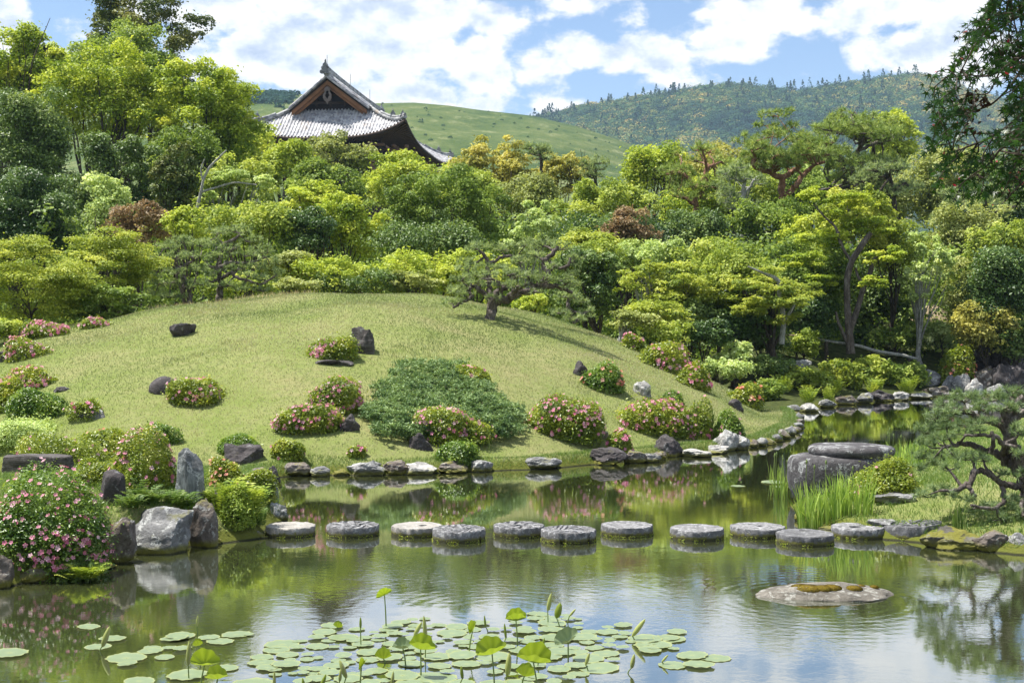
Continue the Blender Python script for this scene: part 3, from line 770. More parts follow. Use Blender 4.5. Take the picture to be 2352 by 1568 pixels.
def tree(cx, cy, w, h, Y, mat, label, kind='broad', name='broadleaf_tree', cat='tree', group=None, nl=26, lr=.42, dens=1.0, ls=3.3, asp=.62, bark='dark_bark', depth=.75, foot=None, fork=.4, r0=None, trunk=True, minz=None):
    SEED[0] += 1; rng = np.random.RandomState(SEED[0])
    grow = 1.0 if Y < 50 or (cy > 745 and h < 120) else 1.3
    cy += h * (grow - 1) * .5; w *= 1.12; h *= grow
    c = pw(cx, cy, Y); R = (w / 2 / FP * Y, w / 2 / FP * Y * depth, h / 2 / FP * Y)
    s = max(.02, ls * Y * PXM)
    npx = w * h * .785 * .19
    n_ = int(min(26000, max(500, npx * 2.4 * dens * (2.7 / ls) ** 1.6)))
    P, N, T, C, r = crown_pts(n_, R, nl, lr, rng, kind)
    fx = c[0] + rng.uniform(-.1, .1) * R[0] if foot is None else pw(foot, 700, Y)[0]
    bz = tz(fx, Y)
    base = np.array([fx, Y, bz - .05])
    keep = P[:, 2] + c[2] > terrain(P[:, 0] + c[0], P[:, 1] + c[1]) + .02
    P, N, T = P[keep], N[keep], T[keep]
    t = thing(name, label, cat, tuple(base), group)
    leaf_mesh('crown', P, N, T, s * rng.uniform(.7, 1.3, len(P)), asp, rng, mat, t, tuple(c))
    # inner boughs: fewer, larger leaves in the middle of the crown so that the sky does not shine through everywhere
    if trunk:
        mb = MB(); k = min(9, len(C)); idx = rng.choice(len(C), k, replace=False)
        limbs(mb, base, [C[i] * .82 + c for i in idx], r0 or max(.04, .017 * (c[2] - bz + R[2])), rng, fork)
        o = mb.build('trunk', bark, t, tuple(base))
    return t
def shrub(cx, cy, w, h, Y, mat, label, name='shrub', cat='shrub', **kw):
    kw.setdefault('nl', 18); kw.setdefault('bark', 'dark_bark'); kw.setdefault('r0', .03)
    return tree(cx, cy, w, h, Y, mat, label, name=name, cat=cat, **kw)

TREES = [
 # far left wall of tall trees
 (330, 60, 300, 330, 104, 'cedar_leaf', 'tall dark cedar whose tip rises highest against the sky at upper left', dict(name='cedar_tree', nl=60, lr=.20, ls=3, kind='loose', group=None)),
 (75, 160, 170, 190, 100, 'cedar_leaf', 'dark cedar top behind the yellow-green crown in the upper left corner', dict(name='cedar_tree', nl=40, lr=.22, ls=3)),
 (115, 185, 130, 170, 90, 'camphor_leaf', 'narrow yellow-green camphor crown between the two widest ones', dict(name='camphor_tree', nl=30, lr=.3)),
 (290, 130, 280, 190, 98, 'green_leaf', 'feathery mid-green tree in front of the tall cedar at upper left', dict(nl=34, lr=.33)),
 (520, 215, 110, 130, 96, 'fresh_leaf', 'small green crown at the right end of the tall tree line, against the sky', dict(nl=20)),
 (45, 150, 200, 200, 86, 'camphor_leaf', 'rounded yellow-green camphor crown in the upper left corner', dict(name='camphor_tree', nl=40, lr=.3)),
 (250, 195, 340, 220, 84, 'camphor_leaf', 'huge yellow-green camphor tree filling the middle of the left tree wall', dict(name='camphor_tree', nl=75, lr=.24, foot=318)),
 (455, 245, 280, 240, 82, 'camphor_leaf', 'yellow-green camphor tree just left of the temple roof', dict(name='camphor_tree', nl=60, lr=.25)),
 (420, 370, 200, 180, 74, 'green_leaf', 'shaded green tree below the camphor crowns, left of the grey bare branches', dict(nl=36, lr=.3)),
 (60, 330, 250, 330, 68, 'deep_leaf', 'big dark glossy evergreen at the left edge', dict(name='evergreen_tree', nl=50, lr=.28, ls=3)),
 (60, 480, 260, 220, 60, 'dark_leaf', 'very dark low evergreen mass at the left edge behind the layered maple', dict(name='evergreen_tree', nl=40, lr=.3, ls=3)),
 (265, 390, 210, 200, 66, 'deep_leaf', 'dark grey-green evergreen right of the big one at the left edge', dict(name='evergreen_tree', nl=44, lr=.28, ls=3)),
 (400, 400, 100, 200, 64, 'cedar_leaf', 'narrow olive-dark cypress between two dark evergreens', dict(name='cypress_tree', nl=30, lr=.3)),
 (575, 345, 230, 150, 88, 'yellow_leaf', 'bright lemon-green tree whose crown hides the foot of the temple roof', dict(nl=44, lr=.3)),
 (665, 360, 130, 110, 80, 'yellow_leaf', 'small lemon-green crown touching the temple eave', dict(nl=24)),
 (545, 420, 200, 140, 66, 'fresh_leaf', 'pale green tree with grey bare limbs reaching right', dict(nl=30, lr=.33, bark='pale_bark', dens=.75, foot=455, kind='loose')),
 (765, 352, 190, 100, 100, 'olive_leaf', 'dull olive tree directly in front of the temple wall', dict(nl=34, lr=.28)),
 (930, 410, 270, 120, 88, 'yellow_leaf', 'wide yellow-green crown below the lower right temple eave', dict(nl=44, lr=.27)),
 (740, 420, 190, 120, 76, 'green_leaf', 'mid-green crown between the yellow maple and the temple', dict(nl=30)),
 (245, 455, 130, 120, 58, 'pale_leaf', 'pale fresh-green round tree beside the dark evergreen wall', dict(nl=26)),
 (320, 505, 140, 95, 54, 'red_leaf', 'reddish-brown leaved shrub behind the layered maple', dict(nl=22, name='red_shrub', cat='shrub')),
 (425, 505, 110, 70, 53, 'yellow_leaf', 'bright yellow-green bush beside the reddish shrub', dict(nl=16)),
 (560, 505, 230, 90, 55, 'fresh_leaf', 'low fresh-green tree behind the twin pines', dict(nl=30)),
 # layered maples at left
 (75, 650, 330, 230, 40, 'maple_leaf', 'wide layered yellow-green maple at the left edge above the lawn', dict(name='maple_tree', kind='layer', nl=70, lr=.24, ls=2.6)),
 (235, 615, 270, 200, 43, 'maple_leaf', 'layered maple mound left of the twin pines', dict(name='maple_tree', kind='layer', nl=60, lr=.25, ls=2.6)),
 (250, 700, 200, 110, 41, 'green_leaf', 'low dark-green layered bough skirt under the maple mound', dict(name='maple_tree', kind='layer', nl=34, lr=.26)),
 (30, 760, 130, 60, 36, 'fresh_leaf', 'small green bush at the left edge behind the pink azaleas', dict(nl=12, name='shrub', cat='shrub')),
 # middle, behind the crest
 (720, 455, 150, 110, 62, 'yellow_leaf', 'vivid yellow-green maple in the middle of the tree belt', dict(name='maple_tree', kind='layer', nl=30, lr=.3)),
 (790, 500, 190, 140, 58, 'camphor_leaf', 'yellow-green maple right of the dark glossy bush', dict(name='maple_tree', nl=34, lr=.28)),
 (705, 525, 140, 100, 55, 'dark_leaf', 'dark glossy rounded bush below the vivid yellow-green maple', dict(nl=22, name='camellia_bush', cat='bush', ls=3)),
 (1000, 460, 320, 190, 60, 'green_leaf', 'loose mid-green tree with thin dark stems in the centre of the belt', dict(nl=54, lr=.24, kind='loose', ls=2.8)),
 (980, 555, 330, 80, 55, 'deep_leaf', 'dark green undergrowth bush below the loose central tree', dict(nl=30, name='shrub', cat='shrub')),
 (1140, 370, 190, 130, 84, 'gold_leaf', 'golden-olive rounded crown right of the temple', dict(nl=40, lr=.26, name='oak_tree')),
 (1295, 385, 130, 100, 82, 'gold_leaf', 'golden crown beside the small dark pine tips', dict(nl=28, lr=.28, name='oak_tree')),
 (1085, 420, 140, 90, 76, 'fresh_leaf', 'green crown tucked under the golden-olive oak', dict(nl=22)),
 (1210, 440, 180, 90, 72, 'olive_leaf', 'olive crown below the two golden oaks', dict(nl=26)),
 (1395, 465, 250, 110, 66, 'fresh_leaf', 'broad fresh-green tree above a dark hollow right of the centre', dict(nl=36, lr=.28)),
 (1410, 530, 260, 90, 62, 'dark_leaf', 'dark hollow evergreen under the broad fresh-green tree', dict(nl=26, name='evergreen_tree', ls=3)),
 (1215, 520, 150, 140, 58, 'pale_leaf', 'thin grey-green tree with pale bare branches above the centre pine', dict(nl=26, lr=.26, kind='loose', bark='pale_bark', dens=.7, r0=.09)),
 (1370, 560, 210, 100, 54, 'maple_leaf', 'dull yellow-green maple leaning left of the red-tinted bush', dict(name='maple_tree', kind='layer', nl=28, lr=.3)),
 (1450, 520, 130, 90, 60, 'red_leaf', 'rusty-tinted small maple in front of the slender red pine', dict(name='maple_tree', nl=18)),
 # hedge band right behind the lawn crest
 (760, 628, 230, 90, 50, 'yellow_leaf', 'left part of the bright big-leaved hedge behind the lawn crest', dict(name='hedge_shrub', cat='shrub', nl=34, lr=.3, ls=3.2)),
 (950, 618, 240, 95, 50.5, 'yellow_leaf', 'middle of the bright big-leaved hedge behind the lawn crest', dict(name='hedge_shrub', cat='shrub', nl=34, lr=.3, ls=3.2)),
 (1090, 625, 180, 110, 51, 'yellow_leaf', 'right part of the bright hedge just behind the centre pine', dict(name='hedge_shrub', cat='shrub', nl=28, lr=.3, ls=3.2)),
 (850, 650, 260, 60, 49.2, 'deep_leaf', 'shadowy lower leaves of the hedge in the middle of the crest', dict(name='hedge_shrub', cat='shrub', nl=30, lr=.28, ls=3)),
 (655, 605, 150, 70, 50, 'olive_leaf', 'olive layered bush between the twin pines and the hedge', dict(name='maple_shrub', cat='shrub', kind='layer', nl=18)),
 (690, 655, 120, 50, 48, 'olive_leaf', 'low olive shrub at the left end of the hedge foot', dict(name='maple_shrub', cat='shrub', kind='layer', nl=16)),
 (945, 645, 140, 62, 48.3, 'olive_leaf', 'small brownish layered maple shrub standing in front of the hedge', dict(name='maple_shrub', cat='shrub', kind='layer', nl=22, lr=.3)),
 (540, 660, 200, 60, 47.5, 'fresh_leaf', 'low green shrub seen under the twin pines', dict(name='shrub', cat='shrub', nl=18)),
 (1340, 640, 180, 180, 50, 'deep_leaf', 'dark big-leaved evergreen hedge right of the centre pine', dict(name='evergreen_shrub', cat='shrub', nl=40, lr=.27, ls=3.4)),
 (1350, 585, 170, 80, 51, 'fresh_leaf', 'yellowish hedge top right of the centre pine', dict(name='hedge_shrub', cat='shrub', nl=24, ls=3)),
 (1225, 700, 90, 60, 46.5, 'yellow_leaf', 'small yellow-spotted bush under the right arm of the centre pine', dict(name='shrub', cat='shrub', nl=14)),
 (1480, 585, 230, 90, 54, 'pale_leaf', 'pale flowering-looking shrub mass with yellow tips right of the hedge', dict(name='hedge_shrub', cat='shrub', nl=30, lr=.28)),
 (1640, 590, 190, 90, 53, 'fresh_leaf', 'round yellow-green shrub below the slender red pine', dict(name='hedge_shrub', cat='shrub', nl=26)),
 # right half, upper
 (1500, 375, 150, 120, 92, 'camphor_leaf', 'yellow-green tree at the foot of the grassy hill', dict(nl=30)),
 (1640, 380, 170, 130, 95, 'gold_leaf', 'golden tree behind the slender red pine', dict(nl=26)),
 (2060, 300, 120, 130, 96, 'yellow_leaf', 'yellow-green crown poking out behind the right pines', dict(nl=22)),
 (2180, 400, 200, 170, 90, 'olive_leaf', 'pale olive tree behind the hanging maple boughs', dict(nl=34)),
 (2330, 420, 200, 200, 84, 'deep_leaf', 'dark green tree at the right edge behind the hanging maple boughs', dict(nl=34)),
 (1700, 430, 210, 130, 90, 'fresh_leaf', 'yellow-green tree filling the space behind the grey-trunked pine', dict(nl=30)),
 (1850, 440, 230, 120, 92, 'green_leaf', 'mid-green tree behind the trunk of the thick red pine', dict(nl=32)),
 (2000, 450, 220, 130, 90, 'olive_leaf', 'olive tree below the big bright-topped pine', dict(nl=32)),
 (1600, 455, 180, 100, 88, 'camphor_leaf', 'lemon-tinged tree behind the slender red pine trunk', dict(nl=26)),
 (1760, 500, 200, 90, 66, 'green_leaf', 'green undergrowth tree around the foot of the red pines', dict(nl=26)),
 (1600, 520, 170, 90, 64, 'deep_leaf', 'dark undergrowth tree left of the red pine trunks', dict(nl=26)),
 (1860, 520, 150, 110, 58, 'yellow_leaf', 'bright maple spray right in front of the thick red pine trunk', dict(name='maple_tree', nl=26, lr=.28)),
 (1960, 480, 190, 130, 56, 'maple_leaf', 'top of the tall two-stemmed maple at right', dict(name='maple_tree', nl=36, lr=.27, trunk=False)),
 (2060, 550, 170, 110, 57, 'maple_leaf', 'yellow-green maple crown between the tall maple and the lichen-grey tree', dict(name='maple_tree', nl=28)),
 (2230, 520, 190, 150, 62, 'olive_leaf', 'grey-olive pine-like crown right of the lichen-grey tree', dict(nl=30)),
 (2300, 560, 150, 130, 58, 'fresh_leaf', 'fresh green maple at the right edge, mid height', dict(name='maple_tree', nl=26)),
 (2310, 640, 190, 170, 55, 'dark_leaf', 'dark evergreen at the right edge above the rocks', dict(name='evergreen_tree', nl=36, ls=3)),
 # right half, middle
 (1580, 660, 210, 130, 50, 'maple_leaf', 'broad maple left of the leaning grey trunk', dict(name='maple_tree', kind='layer', nl=44, lr=.25, foot=1555, bark='dark_bark')),
 (1490, 650, 150, 130, 48, 'maple_leaf', 'small maple with a pale forked trunk at the right end of the hedge', dict(name='maple_tree', kind='layer', nl=26, lr=.26, foot=1506, bark='pale_bark', dens=.6, r0=.14, fork=.5)),
 (1700, 630, 170, 150, 51, 'fresh_leaf', 'fresh green tree between the two right maples', dict(nl=30)),
 (1760, 670, 210, 120, 49.5, 'maple_leaf', 'layered maple with a crooked bare grey limb', dict(name='maple_tree', kind='layer', nl=40, lr=.26, foot=1792, r0=.16)),
 (1860, 620, 200, 170, 56, 'green_leaf', 'mid-green tree behind the trunk of the tall maple', dict(nl=34)),
 (2000, 660, 220, 150, 60, 'deep_leaf', 'shaded evergreen seen between the trunks of the tall maple', dict(name='evergreen_tree', nl=34)),
 (2130, 590, 130, 150, 55.5, 'pale_leaf', 'sparse lichen-grey tree with a pale V-shaped trunk', dict(nl=24, lr=.24, kind='loose', dens=.55, bark='pale_bark', foot=2122, r0=.12, fork=.3)),
 (2230, 660, 150, 150, 57, 'olive_leaf', 'olive shrub-like tree right of the V-shaped trunk', dict(nl=28)),
 (2260, 745, 160, 110, 54.5, 'gold_leaf', 'pale golden shrub above the dark rocks at right', dict(name='shrub', cat='shrub', nl=24)),
 (1940, 700, 200, 110, 61, 'dark_leaf', 'dark undergrowth behind the tall maple trunks', dict(name='evergreen_shrub', cat='shrub', nl=26)),
 (1850, 710, 170, 110, 55, 'dark_leaf', 'dark thicket bush left of the tall maple trunk', dict(name='evergreen_shrub', cat='shrub', nl=26)),
 # dwarf and shade shrubs along the right shoulder of the lawn
 (1450, 738, 130, 55, 45, 'olive_leaf', 'dwarf layered maple with a pale twisted trunk at the right shoulder of the lawn', dict(name='maple_shrub', cat='shrub', kind='layer', nl=18, foot=1418, bark='pale_bark', r0=.09)),
 (1500, 720, 170, 90, 46.5, 'maple_leaf', 'low layered maple shrub behind the dwarf one', dict(name='maple_shrub', cat='shrub', kind='layer', nl=24)),
 (1540, 765, 110, 60, 45, 'fresh_leaf', 'yellow-green bush behind the azalea row at the lawn shoulder', dict(name='shrub', cat='shrub', nl=16)),
 (1620, 770, 120, 80, 47, 'dark_leaf', 'dark rounded bush behind the azalea row', dict(name='evergreen_shrub', cat='shrub', nl=20)),
 (1690, 720, 170, 120, 50, 'dark_leaf', 'deep shade bush under the right maples', dict(name='evergreen_shrub', cat='shrub', nl=26)),
 (1740, 780, 150, 90, 50.5, 'deep_leaf', 'dark bush left of the wooden rail', dict(name='evergreen_shrub', cat='shrub', nl=22)),
 (1850, 795, 90, 80, 53, 'fresh_leaf', 'upright green bush at the left end of the wooden rail', dict(name='shrub', cat='shrub', nl=16)),
 (1690, 815, 100, 60, 47, 'pale_leaf', 'pale variegated bush beside the right azaleas', dict(name='shrub', cat='shrub', nl=16)),
 (1660, 850, 130, 60, 45.5, 'pale_leaf', 'whitish-green shrub with tiny yellow flowers right of the azaleas', dict(name='shrub', cat='shrub', nl=18)),
 (1770, 840, 120, 50, 48.5, 'deep_leaf', 'low dark shrub on the right bank below the shade bushes', dict(name='shrub', cat='shrub', nl=16)),
 (1840, 880, 150, 80, 48.5, 'fresh_leaf', 'bushy yellow-green shrub overhanging the inlet stones', dict(name='shrub', cat='shrub', nl=22)),
 (1760, 895, 90, 70, 45.5, 'green_leaf', 'feathery green clump at the inlet mouth', dict(name='shrub', cat='shrub', nl=14)),
 (1930, 865, 110, 80, 50.5, 'maple_leaf', 'yellow-green rounded shrub below the rail, left of the ferny one', dict(name='shrub', cat='shrub', nl=18)),
 (2000, 855, 120, 70, 52.6, 'fresh_leaf', 'fresh green shrub under the middle of the rail', dict(name='shrub', cat='shrub', nl=18)),
 (2080, 865, 120, 85, 53, 'green_leaf', 'feathery green shrub at the right end of the rail', dict(name='shrub', cat='shrub', nl=18)),
 (2060, 775, 130, 75, 56.5, 'green_leaf', 'green shrub behind the right half of the rail', dict(name='shrub', cat='shrub', nl=18)),
 (2160, 775, 120, 80, 57, 'pale_leaf', 'pale green shrub at the foot of the V-shaped trunk', dict(name='shrub', cat='shrub', nl=18)),
 (1960, 790, 120, 70, 58, 'dark_leaf', 'dark low shrub right behind the rail', dict(name='evergreen_shrub', cat='shrub', nl=18)),
 (2330, 790, 120, 110, 54.3, 'deep_leaf', 'dark shrub at the right edge beside the boulders', dict(name='evergreen_shrub', cat='shrub', nl=20)),
 (1580, 735, 150, 90, 49.5, 'deep_leaf', 'shaded shrub below the broad maple', dict(name='evergreen_shrub', cat='shrub', nl=20)),
]
for (cx, cy, w, h, Y, mat, label, kw) in TREES:
    kw = dict(kw); kw.setdefault('cat', 'tree')
    tree(cx, cy, w, h, Y, mat, label, **kw)

# dark undergrowth between the trunks, one mass
rng = np.random.RandomState(77)
P = []; 
for k in range(9000):
    y = rng.uniform(50, 112); x = rng.uniform(-.47, .47) * y
    if float(dome(np.array(x), np.array(y))) > .25: continue
    if sdf(MAIN, x, y) < 1.2: continue
    P.append((x, y))
P = np.array([q for q in P if not (q[1] < 57 and q[0] > 7)]); zt = terrain(P[:, 0], P[:, 1]); K = 34
rr = rng.uniform(.35, .8, len(P)) * (P[:, 1] / 55)
hk = np.where((P[:, 1] > 58), np.where(P[:, 0] > P[:, 1] * .1, 4.2, 7.0), 1.0)
D = sph(len(P) * K, rng).reshape(-1, K, 3)
PP = np.stack([P[:, 0], P[:, 1], zt], -1)[:, None] + D * rr[:, None, None] + np.stack([0 * zt, 0 * zt, rng.uniform(0, 1, len(P)) * hk], -1)[:, None]
V, F = leaf_quads(PP.reshape(-1, 3), (D + [0, -.2, .5]).reshape(-1, 3), np.repeat(np.clip(rr * .4, 0, .3), K), .7, rng)
me = mesh_np('undergrowth', V, [F], np.repeat(np.clip(rng.normal(.35, .25, len(P) * K), 0, 1), 4)); me.materials.append(MATS['green_leaf'])
o = bpy.data.objects.new('undergrowth', me); COL.objects.link(o)
tag(o, 'dark leafy undergrowth filling the ground between the trees behind the lawn', 'undergrowth', kind='stuff')

# ------------------------------------------------------------------ pines
def needles(mb, P, Lk, k, wd, rng, up=.55, t0=.45):
    """tufts of needles: k thin blades round each point"""
    n_ = len(P)
    base = np.repeat(P, k, axis=0)
    ax_ = sph(n_, rng) * .55 + [0, 0, up]; ax_ /= np.linalg.norm(ax_, axis=1, keepdims=True)
    d = np.repeat(ax_, k, axis=0) * .55 + sph(n_ * k, rng) * .8; d /= np.linalg.norm(d, axis=1, keepdims=True)
    l = Lk * rng.uniform(.7, 1.2, n_ * k)[:, None]
    r = np.cross(d, sph(n_ * k, rng)); r /= np.linalg.norm(r, axis=1, keepdims=True) + 1e-9
    V = np.stack([base - r * wd / 2, base + r * wd / 2, base + d * l], 1).reshape(-1, 3)
    F = np.arange(n_ * k * 3).reshape(-1, 3)
    T = np.clip(np.repeat(rng.normal(t0, .18, n_), k) + rng.normal(0, .12, n_ * k), 0, 1)
    mb.add(V, F, np.repeat(T, 3))
def pine(foot, Y, skel, pads, label, padx=1.0, mat='pine_needle', bark='pine_bark', rs=1.0, group=None, tuft=.16, nd=22, wpx=.9, dens=1.0, name='pine_tree', foot_z=None, depth=.8, dyo=0):
    """skel: list of limbs, each a list of (px, py, dY, radius px); pads: (px, py, w, h, dY)"""
    SEED[0] += 1; rng = np.random.RandomState(SEED[0])
    b = pw(foot[0], foot[1], Y)
    base = (b[0], b[1], b[2])
    t = thing(name, label, 'pine', base, group)
    mb = MB(); nodes = []
    for limb in skel:
        p = np.array([pw(q[0], q[1], Y + q[2]) for q in limb]); r = np.array([q[3] for q in limb]) / FP * Y * rs
        # resample smoothly with a little crookedness
        s = np.concatenate([[0], np.cumsum(np.linalg.norm(np.diff(p, axis=0), axis=1))]); m_ = max(6, len(p) * 4)
        ts = np.linspace(0, s[-1], m_)
        pp = np.stack([np.interp(ts, s, p[:, i]) for i in range(3)], -1)
        for _ in range(2): pp[1:-1] = (pp[:-2] + 2 * pp[1:-1] + pp[2:]) / 4
        pp[1:-1] += rng.normal(size=(m_ - 2, 3)) * np.interp(ts, s, r)[1:-1, None] * .28
        rr = np.interp(ts, s, r) * rng.uniform(.88, 1.12, m_)
        mb.tube(pp, rr, 8)
        nodes += [(a, c) for a, c in zip(pp[m_ // 4:], rr[m_ // 4:])]
    NP = np.array([n_[0] for n_ in nodes]); NR = np.array([n_[1] for n_ in nodes])
    tb_ = MB(); tot = []
    for (px, py, w, h, dY) in pads:
        c = pw(px, py, Y + dY + dyo); w *= padx; h *= padx * .85; Rw, Rh = w / 2 / FP * Y, h / 2 / FP * Y
        k = int(max(6, w * h * .19 * .785 / 17 * dens))
        d = sph(k, rng); rad_ = rng.uniform(.25, 1, (k, 1)) ** .5
        q = c + d * rad_ * np.array([Rw, Rw * depth, Rh]); q[:, 2] = np.where(q[:, 2] < c[2] - .5 * Rh, c[2] - .5 * Rh + rng.uniform(0, .3, k) * Rh, q[:, 2])
        tot.append(q)
        # twigs: from the nearest limb point to the pad, then out to the tufts
        i = np.argmin(np.linalg.norm(NP - (c - [0, 0, Rh * .6]), axis=1)); s0 = NP[i]; e0 = c - [0, 0, Rh * .45]
        mid = (s0 + e0) / 2 + rng.normal(size=3) * .12 * np.linalg.norm(e0 - s0)
        r0 = min(NR[i] * .7, .5 * NR.max()); r0 = max(r0, .012 * Y / 40)
        mb.tube(np.array([s0, (s0 + mid) / 2, mid, (mid + e0) / 2, e0]), np.linspace(r0, r0 * .5, 5), 6)
        for z_ in rng.choice(k, min(k, 7), replace=False):
            e1 = q[z_]; m1 = (e0 + e1) / 2 + np.array([0, 0, -.1 * Rh]) + rng.normal(size=3) * .05 * Rw
            mb.tube(np.array([e0, m1, e1]), [r0 * .45, r0 * .3, r0 * .12], 5)
    needles(tb_, np.concatenate(tot), tuft, nd, wpx * Y * PXM, rng)
    mb.build('trunk', bark, t, base)
    tb_.build('crown', mat, t, base)
    return t
def autopads(cx, cy, w, h, k, pw_, ph_, rng, dz=2.0, top=True):
    out = []
    for i in range(k):
        a = rng.uniform(0, 6.28); r = rng.uniform(.15, 1) ** .6
        out.append((cx + math.cos(a) * r * (w - pw_) / 2, cy + (math.sin(a) * r) * (h - ph_) / 2, pw_ * rng.uniform(.75, 1.25), ph_ * rng.uniform(.8, 1.2), rng.uniform(-dz, dz)))
    return out

# the pine on the lawn
b = hit(1125, 733)
YP = b[1]
pine((1125, 736), YP, [
  [(1125, 738, 0, 13), (1128, 712, 0, 12), (1134, 692, 0, 13)],
  [(1134, 694, 0, 11), (1165, 688, -.1, 10), (1205, 668, -.2, 9), (1250, 655, -.2, 8), (1290, 660, 0, 6), (1315, 672, .1, 4)],
  [(1130, 696, 0, 8), (1118, 680, .2, 7), (1096, 664, .2, 6), (1088, 655, .2, 5), (1075, 668, .1, 5), (1090, 679, -.1, 4), (1070, 690, -.3, 4), (1040, 706, -.4, 3)],
  [(1132, 692, 0, 9), (1142, 670, .2, 8), (1168, 655, .3, 7), (1185, 635, .4, 5), (1200, 620, .4, 4)],
  [(1165, 686, 0, 7), (1188, 664, -.4, 6), (1210, 652, -.5, 5)],
  [(1250, 655, -.2, 7), (1262, 632, 0, 7), (1245, 610, .2, 6), (1250, 598, .2, 6), (1272, 580, .3, 6), (1280, 565, .3, 4)],
  [(1262, 600, .2, 5), (1285, 618, .1, 4), (1308, 610, 0, 4), (1310, 592, 0, 3)],
  [(1290, 658, 0, 4), (1308, 648, -.2, 3), (1318, 640, -.3, 2)],
  [(1096, 663, .2, 4), (1108, 652, .3, 3), (1130, 646, .4, 2)],
  [(1130, 690, .2, 6), (1122, 640, .5, 6), (1123, 610, .6, 6), (1116, 590, .6, 5), (1100, 575, .6, 3)],
  [(1122, 606, .6, 5), (1145, 595, .6, 4), (1170, 585, .7, 4), (1200, 600, .6, 3)],
  [(1150, 682, 0, 5), (1148, 650, -.6, 4), (1130, 640, -.9, 3), (1108, 640, -1, 2)],
], [(1100, 568, 70, 26, .6), (1150, 570, 80, 26, .6), (1205, 562, 70, 24, .5), (1250, 560, 60, 24, .5), (1290, 568, 50, 26, .3), (1320, 600, 40, 34, 0), (1085, 600, 70, 24, .3),
    (1075, 615, 80, 22, 0), (1140, 612, 70, 22, .3), (1195, 598, 80, 24, .2), (1235, 585, 60, 22, .1), (1170, 628, 80, 22, -.4), (1120, 632, 80, 22, -.6), (1215, 632, 80, 24, -.4), (1060, 640, 60, 24, -.2),
    (1095, 648, 60, 20, -.8), (1150, 652, 60, 18, -.9), (1245, 642, 70, 20, -.6), (1290, 640, 60, 26, -.5), (1312, 655, 50, 24, -.5), (1042, 665, 66, 28, -.2), (1042, 692, 62, 26, -.5), (1070, 678, 40, 16, -.5),
    (1130, 684, 50, 14, -.8), (1230, 668, 50, 14, -.7), (1305, 628, 50, 24, .2), (1270, 612, 50, 20, -.3), (1185, 655, 50, 16, -.8)],
  'gnarled pruned pine alone on the lawn crest with its trunk leaning right', tuft=.16, nd=24, wpx=.8, dens=1.3, dyo=.2, rs=.9, padx=1.05)
pine((1320, 738), YP + 3.4, [[(1322, 742, 0, 5), (1312, 715, 0, 5), (1300, 695, 0, 4), (1315, 680, 0, 3)], [(1312, 715, 0, 3), (1345, 722, -.3, 3)]],
     [(1300, 678, 70, 24, 0), (1330, 690, 60, 24, 0), (1285, 715, 60, 22, -.2), (1325, 730, 90, 24, -.4), (1350, 712, 50, 20, 0)],
     'small dark pine crouching at the hedge foot right of the lawn pine', tuft=.16, nd=22, wpx=.8, dens=1.3)
# twin pines on the left of the crest
pine((434, 697), 44.5, [
  [(434, 702, 0, 9), (436, 680, 0, 8), (432, 655, 0, 7), (420, 632, 0, 6), (412, 615, 0, 5), (400, 600, 0, 4)],
  [(432, 655, 0, 5), (410, 648, -.3, 4), (380, 650, -.5, 3)], [(420, 632, 0, 5), (400, 612, -.2, 5), (380, 600, -.2, 4), (365, 590, 0, 3)],
  [(412, 615, 0, 4), (440, 600, .3, 4), (460, 590, .3, 3)], [(434, 668, 0, 4), (446, 650, -.3, 3), (450, 635, -.3, 2)]],
  [(385, 565, 70, 24, .3), (420, 555, 70, 24, .3), (460, 560, 60, 24, .4), (365, 590, 60, 24, 0), (400, 590, 60, 20, -.3), (440, 585, 60, 22, -.1), (370, 620, 70, 26, -.2), (405, 625, 50, 20, -.5), (455, 615, 60, 22, -.3),
   (380, 650, 70, 24, -.4), (350, 640, 40, 24, 0), (420, 655, 60, 20, -.5), (390, 678, 70, 20, -.6), (460, 650, 50, 22, -.3), (355, 670, 50, 20, -.2)],
  'left one of the twin grey pines on the lawn crest, with a slanting pale trunk', tuft=.16, nd=22, wpx=.8, dens=1.4, dyo=.15, rs=.72, padx=1.12)
pine((505, 685), 45.5, [
  [(505, 692, 0, 11), (506, 660, 0, 10), (508, 640, 0, 8), (500, 615, 0, 7), (505, 600, .2, 6)],
  [(508, 640, 0, 7), (530, 625, -.2, 6), (548, 640, -.3, 5), (570, 645, -.3, 4), (600, 655, -.2, 4), (630, 635, -.1, 3)],
  [(500, 615, 0, 6), (530, 600, .1, 6), (556, 605, .1, 5), (590, 600, .1, 3), (610, 590, .1, 3)],
  [(504, 600, .2, 6), (512, 560, .4, 6), (535, 552, .4, 6), (550, 540, .4, 4)], [(512, 560, .4, 4), (495, 545, .4, 3)],
  [(505, 620, 0, 5), (480, 612, -.2, 4), (470, 600, -.3, 3)], [(506, 640, 0, 4), (485, 648, -.5, 3), (470, 640, -.6, 2)]],
  [(500, 530, 70, 26, .4), (545, 528, 70, 28, .4), (575, 550, 60, 26, .3), (480, 555, 60, 22, 0), (530, 570, 60, 20, -.2), (600, 575, 60, 26, .1), (560, 585, 60, 20, -.3), (620, 600, 50, 26, 0), (500, 590, 60, 20, -.4),
   (590, 612, 60, 22, -.2), (545, 615, 60, 20, -.4), (635, 625, 40, 28, 0), (610, 640, 60, 22, -.2), (570, 632, 50, 18, -.5), (490, 630, 50, 18, -.6), (520, 655, 60, 16, -.7), (560, 660, 60, 18, -.5), (600, 665, 50, 18, -.3)],
  'right one of the twin grey pines on the lawn crest, with an upright dark trunk', tuft=.16, nd=22, wpx=.8, dens=1.4, dyo=.15, rs=.72, padx=1.12)
rng = np.random.RandomState(31)
